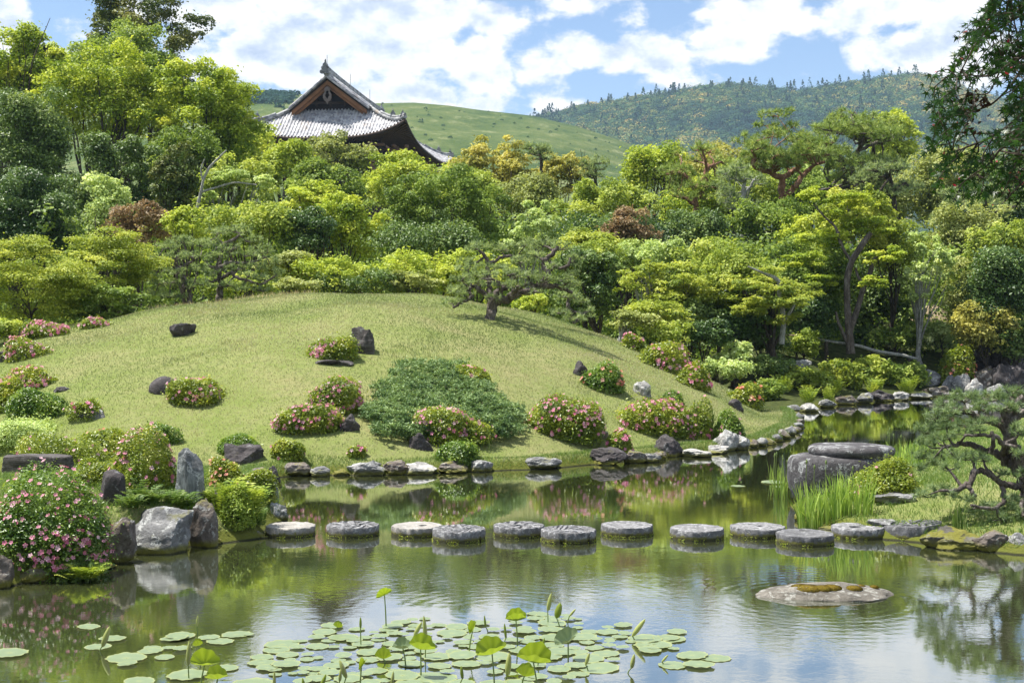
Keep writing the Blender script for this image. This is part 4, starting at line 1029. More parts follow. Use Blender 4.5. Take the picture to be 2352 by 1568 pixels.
# the thick red pine and its neighbours
pine((1798, 500), 74, [
  [(1798, 560, 0, 12), (1798, 490, 0, 11), (1797, 440, 0, 10), (1796, 408, 0, 10)],
  [(1796, 410, 0, 9), (1772, 396, -.5, 8), (1745, 388, -.5, 8), (1728, 378, -.6, 7), (1738, 362, -.6, 5), (1725, 345, -.6, 4), (1735, 325, -.6, 3)],
  [(1796, 410, 0, 9), (1820, 396, .5, 8), (1840, 380, .5, 6), (1850, 365, .5, 6), (1888, 358, .5, 5), (1905, 356, .5, 3)],
  [(1800, 455, 0, 9), (1825, 432, -.4, 8), (1842, 405, -.4, 7), (1865, 380, -.4, 5), (1895, 372, -.5, 4)],
  [(1745, 388, -.5, 5), (1760, 370, -.2, 4), (1765, 350, 0, 3)], [(1850, 366, .5, 4), (1865, 345, .6, 3), (1870, 330, .6, 2)], [(1820, 396, .5, 5), (1800, 380, .8, 4), (1780, 372, 1, 3)]],
  [(1785, 262, 90, 30, 1), (1760, 285, 60, 22, 1), (1820, 290, 60, 20, 1)] + autopads(1800, 335, 280, 120, 36, 74, 30, rng),
  'thick-trunked red pine with writhing orange limbs on the right', mat='pine_bright', bark='red_bark', tuft=.36, nd=20, wpx=.9, dens=1.15, rs=.8)
pine((1603, 505), 72, [[(1606, 560, 0, 7), (1600, 500, 0, 7), (1596, 450, 0, 6), (1598, 430, 0, 6)], [(1598, 434, 0, 5), (1618, 410, 0, 6), (1625, 385, 0, 5), (1640, 378, 0, 3)], [(1598, 440, 0, 4), (1580, 405, .3, 4), (1560, 395, .3, 3), (1530, 400, .3, 2)], [(1596, 470, 0, 4), (1570, 455, -.4, 3), (1545, 450, -.4, 2)]],
  autopads(1600, 395, 200, 150, 30, 64, 26, rng), 'slender red pine with a thin leaning trunk left of the thick one', mat='pine_bright', bark='red_bark', tuft=.34, nd=18, wpx=.8, dens=1.1)
pine((1708, 525), 70, [[(1710, 570, 0, 7), (1706, 500, 0, 6), (1704, 450, 0, 5), (1710, 420, 0, 4)], [(1705, 450, 0, 3), (1725, 425, .3, 3), (1735, 410, .3, 2)], [(1705, 470, 0, 3), (1680, 450, -.3, 2)]],
  autopads(1700, 430, 150, 130, 20, 56, 24, rng), 'grey-trunked pine standing between the two red pines', mat='pine_needle', bark='pale_bark', tuft=.32, nd=18, wpx=.8, dens=1.1)
pine((1960, 500), 80, [[(1955, 560, 0, 9), (1950, 450, 0, 8), (1960, 370, 0, 6), (1990, 310, 0, 4)], [(1955, 380, 0, 4), (1920, 350, .4, 4), (1880, 340, .4, 3)], [(1965, 350, 0, 4), (2010, 330, .4, 4), (2050, 320, .4, 3)], [(1985, 310, 0, 3), (2000, 290, 0, 3), (1975, 275, 0, 2)], [(1952, 430, 0, 4), (1910, 430, -.4, 4), (1870, 440, -.4, 2)]],
  autopads(1975, 335, 250, 200, 52, 76, 30, rng, 3), 'big bright-topped pine with grey limbs right of the thick red pine', mat='pine_bright', bark='pine_bark', tuft=.38, nd=18, wpx=.8, dens=1.1)
pine((2060, 500), 77, [[(2060, 560, 0, 7), (2055, 450, 0, 6), (2040, 390, 0, 4)], [(2055, 440, 0, 3), (2080, 420, 0, 3)]],
  autopads(2035, 415, 180, 130, 22, 66, 28, rng, 2), 'darker blue-green pine half hidden behind the bright-topped one', mat='pine_needle', bark='dark_bark', tuft=.36, nd=18, wpx=.8, dens=1.1)
pine((2260, 560), 66, [[(2262, 640, 0, 7), (2256, 540, 0, 7), (2270, 500, 0, 5)], [(2256, 545, 0, 5), (2240, 500, 0, 4)], [(2260, 590, 0, 4), (2300, 560, 0, 3)]],
  autopads(2230, 480, 250, 130, 26, 70, 26, rng, 2), 'dull pine with dark forked trunk behind the hanging maple at right', mat='pine_needle', bark='dark_bark', tuft=.32, nd=18, wpx=.8, dens=1.1)
for (x, y, lb) in ((1240, 345, 'small pine tip sticking out between the golden oaks'), (1365, 385, 'dark ragged pine tip right of the golden oaks')):
    pine((x, y + 110), 78, [[(x, y + 110, 0, 5), (x + 4, y + 40, 0, 4), (x, y - 10, 0, 2)]], autopads(x, y, 95, 60, 9, 46, 18, rng, 1), lb, mat='pine_needle', bark='dark_bark', tuft=.36, nd=18, wpx=.8, dens=1.1)
# near pine on the right peninsula
yb = pwater(2330, 1225)[1] + .3
pine((2335, 1105), 17.6, [
  [(2380, 1190, .1, 26), (2372, 1120, 0, 24), (2352, 1085, 0, 20), (2334, 1050, 0, 17), (2318, 1015, 0, 16), (2312, 985, 0, 15), (2316, 960, 0, 14), (2330, 930, 0, 10), (2352, 912, 0, 8)],
  [(2350, 1085, 0, 12), (2318, 1060, .1, 11), (2300, 1042, .1, 10), (2275, 1038, .2, 8), (2255, 1034, .2, 7), (2240, 1022, .2, 7), (2215, 1018, .2, 6), (2185, 1022, .1, 4), (2165, 1028, 0, 3)],
  [(2372, 1120, 0, 12), (2340, 1118, -.1, 8), (2305, 1112, -.2, 7), (2280, 1095, -.3, 6), (2268, 1080, -.3, 5)],
  [(2312, 985, 0, 10), (2285, 970, .1, 8), (2250, 958, .2, 7), (2225, 945, .2, 6), (2195, 938, .2, 4)],
  [(2314, 975, 0, 9), (2345, 950, -.2, 7), (2370, 935, -.3, 5)],
  [(2300, 1042, .1, 7), (2308, 1020, -.2, 6), (2290, 1002, -.3, 5), (2260, 998, -.3, 4), (2215, 1000, -.3, 3)],
  [(2275, 1040, -.2, 5), (2282, 1015, -.3, 5), (2278, 990, -.3, 4)],
  [(2240, 1080, -.2, 8), (2232, 1105, -.3, 7), (2212, 1120, -.3, 6), (2190, 1128, -.4, 4), (2160, 1126, -.4, 3)],
  [(2275, 1092, -.3, 5), (2255, 1078, -.2, 6), (2240, 1082, -.2, 6)], [(2222, 1112, -.3, 5), (2232, 1128, -.4, 5), (2240, 1140, -.4, 4)],
  [(2300, 1112, -.2, 6), (2310, 1150, -.4, 5), (2280, 1170, -.5, 4), (2230, 1160, -.6, 3)], [(2350, 1120, -.1, 6), (2345, 1160, -.5, 5), (2352, 1185, -.6, 4)]],
  [(2170, 930, 60, 34, .3), (2215, 915, 90, 40, .3), (2265, 912, 90, 36, .2), (2320, 905, 90, 40, 0), (2150, 955, 60, 40, .2), (2200, 945, 80, 34, .1), (2250, 935, 80, 30, .1), (2300, 935, 80, 30, -.2), (2345, 935, 60, 30, -.3),
   (2130, 985, 60, 36, .2), (2175, 975, 80, 34, .1), (2220, 975, 80, 30, -.1), (2270, 965, 60, 24, -.2), (2125, 1015, 60, 34, 0), (2165, 1005, 70, 30, 0), (2215, 995, 60, 22, -.3), (2250, 985, 50, 20, -.4), (2340, 990, 70, 36, -.4),
   (2120, 1045, 70, 34, 0), (2150, 1060, 80, 30, -.1), (2195, 1045, 70, 26, -.2), (2230, 1050, 70, 26, -.3), (2260, 1055, 40, 20, -.4), (2180, 1075, 60, 20, -.3), (2110, 1075, 50, 24, -.1),
   (2120, 1135, 60, 24, -.4), (2155, 1122, 70, 26, -.4), (2190, 1135, 60, 20, -.5), (2235, 1145, 60, 20, -.5), (2270, 1165, 80, 26, -.5), (2320, 1150, 70, 30, -.5), (2345, 1175, 60, 30, -.6), (2300, 1190, 70, 24, -.6), (2220, 1170, 60, 20, -.5),
   (2300, 1085, 40, 20, -.4), (2352, 1040, 50, 30, -.5), (2352, 1090, 50, 30, -.5)],
  'near gnarled pine with sweeping black limbs on the grassy point at right', mat='pine_near', bark='pine_bark', tuft=.10, nd=34, wpx=.65, dens=.95, depth=.6, dyo=.12)

# bare trunks and limbs that show in the picture
def bough(limbs_, Y, mat, label, name='bare_tree', cat='tree', foot=None):
    f = limbs_[0][0]; b_ = pw(f[0], f[1], Y)
    t = thing(name, label, cat, tuple(b_)); mb = MB(); rng = np.random.RandomState(int(f[0]))
    for lb in limbs_:
        p = np.array([pw(q[0], q[1], Y + (q[3] if len(q) > 3 else 0)) for q in lb]); r = np.array([q[2] for q in lb]) / FP * Y * .78
        s = np.concatenate([[0], np.cumsum(np.linalg.norm(np.diff(p, axis=0), axis=1))]); ts = np.linspace(0, s[-1], len(p) * 4)
        pp = np.stack([np.interp(ts, s, p[:, i]) for i in range(3)], -1)
        for _ in range(2): pp[1:-1] = (pp[:-2] + 2 * pp[1:-1] + pp[2:]) / 4
        mb.tube(pp, np.interp(ts, s, r) * rng.uniform(.92, 1.08, len(ts)), 8)
    return t, mb, b_
def leafy(t, b_, blobs_, Y, mat, rng, ls=2.6, kind='layer'):
    PP = []; NN = []; TT = []
    for (px, py, w, h) in blobs_:
        c = pw(px, py, Y + rng.uniform(-1.2, .8)); n_ = int(w * h * .785 * .19 * 2.2) + 30
        P, N, T, C, r = crown_pts(n_, (w / 2 / FP * Y, w / 2 / FP * Y * .7, h / 2 / FP * Y), 9, .4, rng, kind)
        PP.append(P + c); NN.append(N); TT.append(T)
    P = np.concatenate(PP) - b_
    leaf_mesh('crown', P, np.concatenate(NN), np.concatenate(TT), ls * Y * PXM * rng.uniform(.7, 1.3, len(P)), .6, rng, mat, t, tuple(b_))
t, mb, b_ = bough([[(1954, 812, 13), (1950, 760, 11), (1946, 700, 10), (1945, 640, 10), (1955, 600, 9), (1985, 555, 9), (2000, 535, 7)],
   [(1952, 760, 9), (1966, 720, 9), (1978, 680, 8), (1985, 655, 8), (1998, 630, 8), (2006, 600, 5), (2018, 575, 4)],
   [(1984, 655, 5), (1970, 635, 4), (1965, 615, 4)], [(1945, 785, 6), (1925, 740, 5), (1920, 715, 3)], [(1930, 560, 4), (1920, 520, 4), (1895, 500, 3), (1870, 470, 2)], [(1955, 600, 5), (1935, 570, 4), (1925, 530, 3)]], 54, 'pale_bark',
   'tall two-stemmed maple with a pale grey trunk rising behind the wooden rail', name='maple_tree')
mb.build('trunk', 'pine_bark', t, tuple(b_))
leafy(t, b_, [(1900, 545, 150, 60), (1990, 520, 150, 60), (1850, 600, 120, 50), (1950, 470, 140, 60), (2040, 590, 110, 60), (1890, 640, 110, 40), (2010, 650, 90, 40), (1880, 450, 120, 60)], 54, 'camphor_leaf', np.random.RandomState(8))
t, mb, b_ = bough([[(1795, 790, 9), (1800, 740, 8), (1796, 700, 8), (1790, 670, 8), (1793, 650, 7), (1778, 636, 6), (1755, 628, 4), (1718, 612, 2)], [(1796, 705, 5), (1770, 690, 4), (1740, 680, 2)], [(1800, 740, 5), (1825, 700, 4), (1835, 670, 3)]], 49, 'pale_bark',
   'leaning maple with a crooked bare grey limb pointing left', name='maple_tree')
mb.build('trunk', 'pale_bark', t, tuple(b_))
leafy(t, b_, [(1730, 660, 120, 40), (1790, 690, 140, 40), (1850, 670, 120, 50), (1720, 710, 130, 40), (1810, 735, 110, 36)], 49, 'maple_leaf', np.random.RandomState(9))
t, mb, b_ = bough([[(452, 480, 5), (462, 440, 5), (466, 415, 4), (480, 385, 4), (500, 365, 3), (520, 345, 2)], [(460, 442, 4), (500, 430, 3), (540, 418, 3), (590, 425, 2)], [(466, 415, 3), (460, 390, 2), (470, 365, 1.5)]], 60, 'pale_bark',
   'bare grey branching tree standing before the pale green foliage at left')
mb.build('trunk', 'pale_bark', t, tuple(b_))
leafy(t, b_, [(530, 400, 110, 40), (600, 420, 80, 40), (480, 450, 60, 30)], 60, 'pale_leaf', np.random.RandomState(10))
# ------------------------------------------------------------------ stones
def rock_mesh(seed, cuts=12, rough=.17, boxy=.0, cutmin=.52, cutmax=.95, sub=5, flat_top=None):
    import bmesh
    bm = bmesh.new(); bmesh.ops.create_icosphere(bm, subdivisions=sub, radius=1.0)
    V = np.array([v.co[:] for v in bm.verts]); F = np.array([[v.index for v in f.verts] for f in bm.faces]); bm.free()
    r = np.random.RandomState(seed)
    if boxy > 0:
        m_ = np.abs(V).max(axis=1, keepdims=True); V = V * (1 - boxy) + V / m_ * boxy * .88
    for _ in range(cuts):
        n_ = r.normal(size=3); n_ /= np.linalg.norm(n_); d = r.uniform(cutmin, cutmax)
        e = V @ n_ - d; V = V - np.clip(e, 0, None)[:, None] * n_ * .93
    if flat_top is not None: V[:, 2] = np.where(V[:, 2] > flat_top, flat_top + (V[:, 2] - flat_top) * .12, V[:, 2])
    o3 = r.uniform(-50, 50, 3); nn = V / (np.linalg.norm(V, axis=1, keepdims=True) + 1e-9)
    dsp = np.array([noise.fractal(Vector(v * 1.7 + o3), .9, 2.1, 5) for v in V])
    return V + nn * dsp[:, None] * rough, F
def rock(px, pb, w, h, mat, label, seed, Y=None, water=False, depth=.8, rot=0, sink=None, name='rock', group=None, tilt=0, **kw):
    """stone whose front foot is at picture point (px, pb)"""
    sink = sink if sink is not None else (.15 if water else .9)
    if water and px > 1815 and pb < 960: h *= .8
    if water: q = pwater(px, pb)
    elif Y is not None: q = pw(px, pb, Y)
    else: q = hit(px, pb)
    Yc = q[1] + w / FP * q[1] * depth * .35
    W_, H_ = w / FP * Yc, h / FP * Yc
    V, F = rock_mesh(seed, **kw)
    V = V / (V.max(axis=0) - V.min(axis=0)) * np.array([W_, W_ * depth, H_ * (1 + sink)])
    if tilt: 
        c_, s_ = math.cos(rad(tilt)), math.sin(rad(tilt)); x_, z_ = V[:, 0].copy(), V[:, 2].copy()
        V[:, 0] = x_ * c_ + z_ * s_; V[:, 2] = -x_ * s_ + z_ * c_
    V[:, 2] -= V[:, 2].min()
    gz = 0.0 if water else (q[2] if Y is not None else tz(q[0], q[1]))
    if not water and Y is None: gz = min(gz, tz(q[0], Yc))
    me = mesh_np(name, V, [F], None, False); me.materials.append(MATS[mat])
    me.polygons.foreach_set('use_smooth', np.ones(len(me.polygons), dtype=bool))
    try: me.set_sharp_from_angle(angle=rad(32))
    except Exception: pass
    o = bpy.data.objects.new(name, me); COL.objects.link(o)
    o.location = ((px - CX) / FP * Yc, Yc, gz - H_ * sink - (.03 if water else 0))
    if 'edging stone' in label and group is None: group = 'edging stones along the far shore'
    return tag(o, label, 'rock', group)
ROCKS = [
 # on the lawn
 (420, 772, 60, 30, 'dark_rock', 'dark flat-topped stone alone high on the left of the lawn', dict(boxy=.5, flat_top=.5)),
 (836, 812, 62, 62, 'log_rock', 'dark upright block like a tree stump beside the topmost lawn azalea', dict(boxy=.75, cuts=5, flat_top=.72)),
 (768, 838, 92, 12, 'dark_rock', 'thin dark slab lying in front of the topmost lawn azalea', dict(flat_top=.4)),
 (378, 903, 72, 38, 'dark_rock', 'smooth dark brown stone at the left end of the lens-shaped azalea', dict(cuts=3, rough=.04)),
 (806, 990, 58, 40, 'dark_rock', 'dark stone wedged right of the lower left pair of lawn azaleas', {}),
 (968, 1035, 60, 40, 'dark_rock', 'dark stone at the left foot of the azalea in front of the juniper', {}),
 (1368, 1006, 56, 48, 'brown_rock', 'brown stone leaning on the right side of the largest lawn azalea', dict(boxy=.3)),
 (1330, 862, 38, 34, 'dark_rock', 'small grey stone behind the salmon azalea', {}),
 (1474, 908, 44, 34, 'pale_rock', 'white-lichened knobbly stone behind the long right azalea', {}),
 (1538, 1046, 72, 46, 'dark_rock', 'dark pointed stone on the bank below the long right azalea', dict(cuts=6)),
 (1690, 940, 38, 24, 'dark_rock', 'small dark stone alone on the grass near the inlet', {}),
 (552, 1066, 96, 44, 'dark_rock', 'low dark stone under the green bush at the left of the bank', dict(cuts=6)),
 (140, 900, 40, 12, 'dark_rock', 'small flat dark stone right of the pink azalea at the left edge', {}),
 (12, 830, 50, 26, 'dark_rock', 'dark stone at the left edge beside the sparse pink azalea', {}),
 (222, 962, 46, 22, 'grey_rock', 'grey stone under the sparse pink bush on the left lawn edge', {}),
 # left cluster
 (88, 1088, 168, 46, 'log_rock', 'long dark stone lying like a log at the left edge', dict(boxy=.7, cuts=4, depth=.35, rough=.06)),
 (258, 1160, 66, 80, 'dark_rock', 'round-topped dark purple stone left of the standing stone', dict(boxy=.4, cuts=4, rough=.05)),
 (285, 1042, 52, 36, 'dark_rock', 'dark dome stone peeping out of the left azaleas', dict(cuts=3, rough=.05)),
 (437, 1152, 66, 122, 'striped_rock', 'tall standing grey stone with streaks on the left shore', dict(boxy=.45, cuts=8, depth=.6, rough=.07)),
 (370, 1272, 150, 106, 'grey_rock', 'largest grey boulder with a pale sloping top at the left waterline', dict(boxy=.6, cuts=14, cutmin=.5, cutmax=.85, depth=.7, rough=.12, water=True)),
 (272, 1296, 84, 112, 'brown_rock', 'squarish brown and white lichened boulder left of the largest grey one', dict(boxy=.5, cuts=13, cutmin=.5, rough=.12, water=True)),
 (470, 1258, 66, 118, 'brown_rock', 'steep dark and white boulder right of the largest grey one', dict(boxy=.4, cuts=13, cutmin=.5, rough=.12, water=True)),
 (500, 1168, 60, 40, 'dark_rock', 'dark stone behind the steep boulder, right of the standing stone', {}),
 (616, 1160, 48, 62, 'striped_rock', 'dark ribbed stone standing on the tip of the left shore', dict(boxy=.3, Y=19.8)),
 (637, 1198, 42, 48, 'striped_rock', 'lower ribbed stone at the waterline on the tip of the left shore', dict(boxy=.3, water=True)),
 (628, 1108, 34, 40, 'dark_rock', 'small dark stone at the back of the left shore tip', {}),
 (292, 1292, 62, 15, 'pale_rock', 'small white flat stone in the water below the brown boulder', dict(water=True)),
 (240, 1306, 60, 16, 'brown_rock', 'small brown flat stone in the water left of the white one', dict(water=True)),
 (150, 1326, 70, 14, 'grey_rock', 'low grey stone under the big foreground azalea', dict(water=True)),
 (2, 1352, 60, 84, 'brown_rock', 'brown mossy stone cut by the left edge at the waterline', dict(water=True)),
 (80, 1338, 90, 46, 'mossy_rock', 'dark mossy stone in the shade under the big azalea', dict(water=True)),
 (495, 1250, 30, 20, 'brown_rock', 'pinkish small stone at the water below the ferns', dict(water=True)),
 (590, 1236, 56, 20, 'grey_rock', 'low grey stone at the foot of the ferns beside the first millstone', dict(water=True)),
 # far shore edging
 (600, 1090, 50, 18, 'brown_rock', 'small edging stone at the left end of the far shore', dict(water=False)),
 (677, 1093, 84, 34, 'brown_rock', 'long brown edging stone, first of the far shore', dict(boxy=.5, water=True)),
 (737, 1094, 52, 26, 'grey_rock', 'rounded grey edging stone, second of the far shore', dict(water=True)),
 (785, 1092, 44, 18, 'mossy_rock', 'mossy edging stone below the tiny pink azalea', dict(water=True)),
 (842, 1092, 96, 36, 'grey_rock', 'large grey and white edging stone below the tiny pink azalea', dict(boxy=.35, water=True)),
 (906, 1090, 66, 36, 'brown_rock', 'brown round edging stone left of the white slab', dict(water=True)),
 (962, 1090, 84, 30, 'pale_rock', 'white wedge-shaped slab on the far shore', dict(boxy=.4, cuts=10, water=True)),
 (1040, 1086, 76, 30, 'brown_rock', 'edging stone under the flowerless shore bush', dict(boxy=.4, water=True)),
 (1110, 1084, 52, 30, 'grey_rock', 'grey edging stone just right of the flowerless shore bush', dict(boxy=.3, water=True)),
 (1250, 1078, 86, 32, 'grey_rock', 'broad grey edging stone below the largest lawn azalea', dict(boxy=.4, water=True)),
 (1394, 1068, 92, 42, 'dark_rock', 'dark saddle-shaped stone below the small pink azalea', dict(boxy=.2, water=True)),
 (1455, 1064, 56, 32, 'brown_rock', 'mossy brown edging stone right of the saddle-shaped one', dict(water=True)),
 (1493, 1062, 48, 24, 'grey_rock', 'grey sloping edging stone left of the dark pointed stone', dict(water=True)),
 (1515, 1056, 40, 22, 'brown_rock', 'small brown edging stone touching the dark pointed stone', dict(water=True)),
 (1598, 1050, 70, 20, 'pale_rock', 'pale flat edging stone right of the dark pointed stone', dict(boxy=.4, water=True)),
 (1648, 1042, 62, 22, 'pale_rock', 'second pale flat edging stone right of the dark pointed stone', dict(boxy=.5, water=True)),
 (1664, 1030, 62, 44, 'pale_rock', 'whitish craggy stone under the iris clump', dict(boxy=.2, cuts=10, water=False)),
 (1706, 1034, 42, 38, 'pale_rock', 'white upright stone at the right end of the iris bed', dict(water=True)),
 # far bank on the right
 (1860, 946, 42, 28, 'pale_rock', 'pale stone at the inlet mouth corner', dict(water=True)),
 (1822, 948, 36, 26, 'grey_rock', 'grey stone beside the pale corner stone of the inlet', dict(water=True)),
 (1898, 936, 44, 26, 'grey_rock', 'grey stone in the shrubs left of the inlet', dict(water=True)),
 (1945, 930, 50, 30, 'brown_rock', 'brown stone under the yellow-green inlet shrubs', dict(water=True)),
 (1985, 926, 40, 34, 'grey_rock', 'upright grey stone below the rail shrubs', dict(water=True)),
 (2022, 922, 72, 36, 'dark_rock', 'broad dark stone with white crust on the far right shore', dict(boxy=.3, water=True)),
 (2068, 920, 42, 28, 'pale_rock', 'white lumpy stone on the far right shore', dict(water=True)),
 (2110, 916, 60, 20, 'grey_rock', 'low grey stone right of the white lumpy one', dict(water=True)),
 (2150, 912, 64, 34, 'brown_rock', 'brown block at the waterline below the leaning slab', dict(boxy=.5, water=True)),
 (2190, 912, 70, 16, 'pale_rock', 'flat pale stone at the waterline at far right', dict(boxy=.4, water=True)),
 (2170, 900, 34, 46, 'grey_rock', 'leaning grey slab among the far right stones', dict(boxy=.6, tilt=28, depth=.5, Y=53.0)),
 (2125, 885, 60, 26, 'grey_rock', 'grey stone stacked above the brown block', dict(Y=53.4)),
 (2135, 868, 50, 20, 'grey_rock', 'upper grey stone beside the salmon azalea', dict(Y=54)),
 (2205, 898, 48, 40, 'grey_rock', 'rounded pitted stone right of the leaning slab', dict(Y=52.8)),
 (2238, 908, 44, 40, 'pale_rock', 'white peaked stone at the far right shore', dict(cuts=5, Y=52.4)),
 (2205, 880, 76, 66, 'dark_rock', 'tall dark boulder under the salmon azalea', dict(boxy=.3, Y=54.2)),
 (2262, 888, 66, 48, 'brown_rock', 'brown boulder behind the white peaked stone', dict(Y=53.8)),
 (2320, 896, 110, 60, 'dark_rock', 'wide dark boulder at the right edge of the far shore', dict(boxy=.3, Y=53.4)),
 (2290, 905, 50, 24, 'grey_rock', 'small grey stone between the two dark boulders', dict(Y=52.4)),
 (2300, 850, 160, 70, 'dark_rock', 'shadowed rock wall at the right edge above the boulders', dict(boxy=.5, depth=.5, Y=55.5)),
 (2060, 868, 40, 14, 'pale_rock', 'pale stone peeping between the right bank shrubs', dict(Y=54.5)),
 (1835, 840, 60, 14, 'pale_rock', 'pale flat stone among the shrubs below the wooden rail', dict(Y=51)),
 # right peninsula
 (2065, 1156, 108, 20, 'grey_rock', 'flat pale stone in the grass beside the base stone', dict(boxy=.4, flat_top=.5)),
 (2030, 1208, 80, 12, 'grey_rock', 'flat stone sunk in the grass behind the millstones', dict(flat_top=.5)),
 (2195, 1262, 120, 52, 'mossy_rock', 'large stone thick with yellow moss right of the last millstone', dict(boxy=.5, water=True)),
 (2150, 1260, 66, 40, 'mossy_rock', 'low mossy stone touching the last millstone', dict(water=True)),
 (2280, 1268, 92, 52, 'brown_rock', 'smooth brown boulder in pine shade at the right waterline', dict(cuts=4, water=True)),
 (2340, 1270, 60, 50, 'grey_rock', 'grey stone cut by the right edge at the waterline', dict(water=True)),
 (1905, 1216, 50, 12, 'pale_rock', 'small pale stone at the tip of the grassy point', dict(water=True)),
 (1862, 1206, 44, 12, 'brown_rock', 'small brown stone at the moss edge of the grassy point', dict(water=True)),
 (1940, 1224, 36, 12, 'pale_rock', 'tiny pale stone left of the pale millstone', dict(water=True)),
 (1838, 1196, 30, 22, 'mossy_rock', 'yellow mossy lump at the left tip of the grassy point', dict(water=True)),
]
for i, (px, pb, w, h, mat, lb, kw) in enumerate(ROCKS):
    kw = dict(kw); rock(px, pb, w, h, mat, lb, 300 + i * 7, **kw)
# little kerb stones round the tip of the lawn; nothing tells them apart
rng = np.random.RandomState(3)
tip = [(1728, 1028, 28), (1750, 1025, 26), (1768, 1022, 30), (1786, 1015, 26), (1800, 1008, 30), (1815, 1000, 28), (1826, 994, 26), (1834, 985, 24), (1838, 976, 22), (1836, 966, 20), (1830, 956, 20)]
for i, (px, py, w) in enumerate(tip):
    rock(px, py, w * 1.1, rng.uniform(16, 26), ['brown_rock', 'grey_rock'][i % 2], 'small brown kerb stone in the chain rounding the tip of the lawn' if i % 2 == 0 else 'small grey kerb stone in the chain rounding the tip of the lawn', 900 + i, water=True, name='kerb_stone', group='kerb stones round the tip of the lawn', sub=3)
# submerged flat rock with moss cushions
q = pwater(1893, 1366)
t = thing('water_rock', 'flat speckled rock with brown moss cushions rising from open water at right', 'rock', (q[0], q[1], 0))
V, F = rock_mesh(77, cuts=4, rough=.10, sub=5)
V = V / (V.max(axis=0) - V.min(axis=0)) * np.array([1.48, .80, .26]); V[:, 2] *= 1.0 - .25 * (V[:, 0] / .8) ** 2
V[:, 0] += .05 * np.sin(V[:, 1] * 9)
me = mesh_np('stone', V, [F], None, True); me.materials.append(MATS['speckle_rock']); o = bpy.data.objects.new('stone', me); COL.objects.link(o); o.parent = t; o.location = (0, 0, -.015)
for (dx, dy, w, h) in ((-.17, -.06, .26, .085), (-.04, -.08, .18, .075), (.06, -.03, .2, .07), (-.22, .02, .22, .06), (.3, -.02, .16, .055), (.4, .1, .1, .04), (.02, .1, .16, .04), (.55, .1, .08, .03)):
    n_ = 1400; d = sph(n_, rng); d[:, 2] = abs(d[:, 2])
    P_ = d * np.array([w / 1.7, w / 1.9, h / 2.6 + .008]) + np.array([dx, dy, .078 - abs(dx) * .03])
    leaf_mesh('moss_cushion', P_, d + [0, 0, .2], np.clip(rng.normal(.3, .2, n_), 0, 1), .016, .8, rng, 'moss', t, t.location)
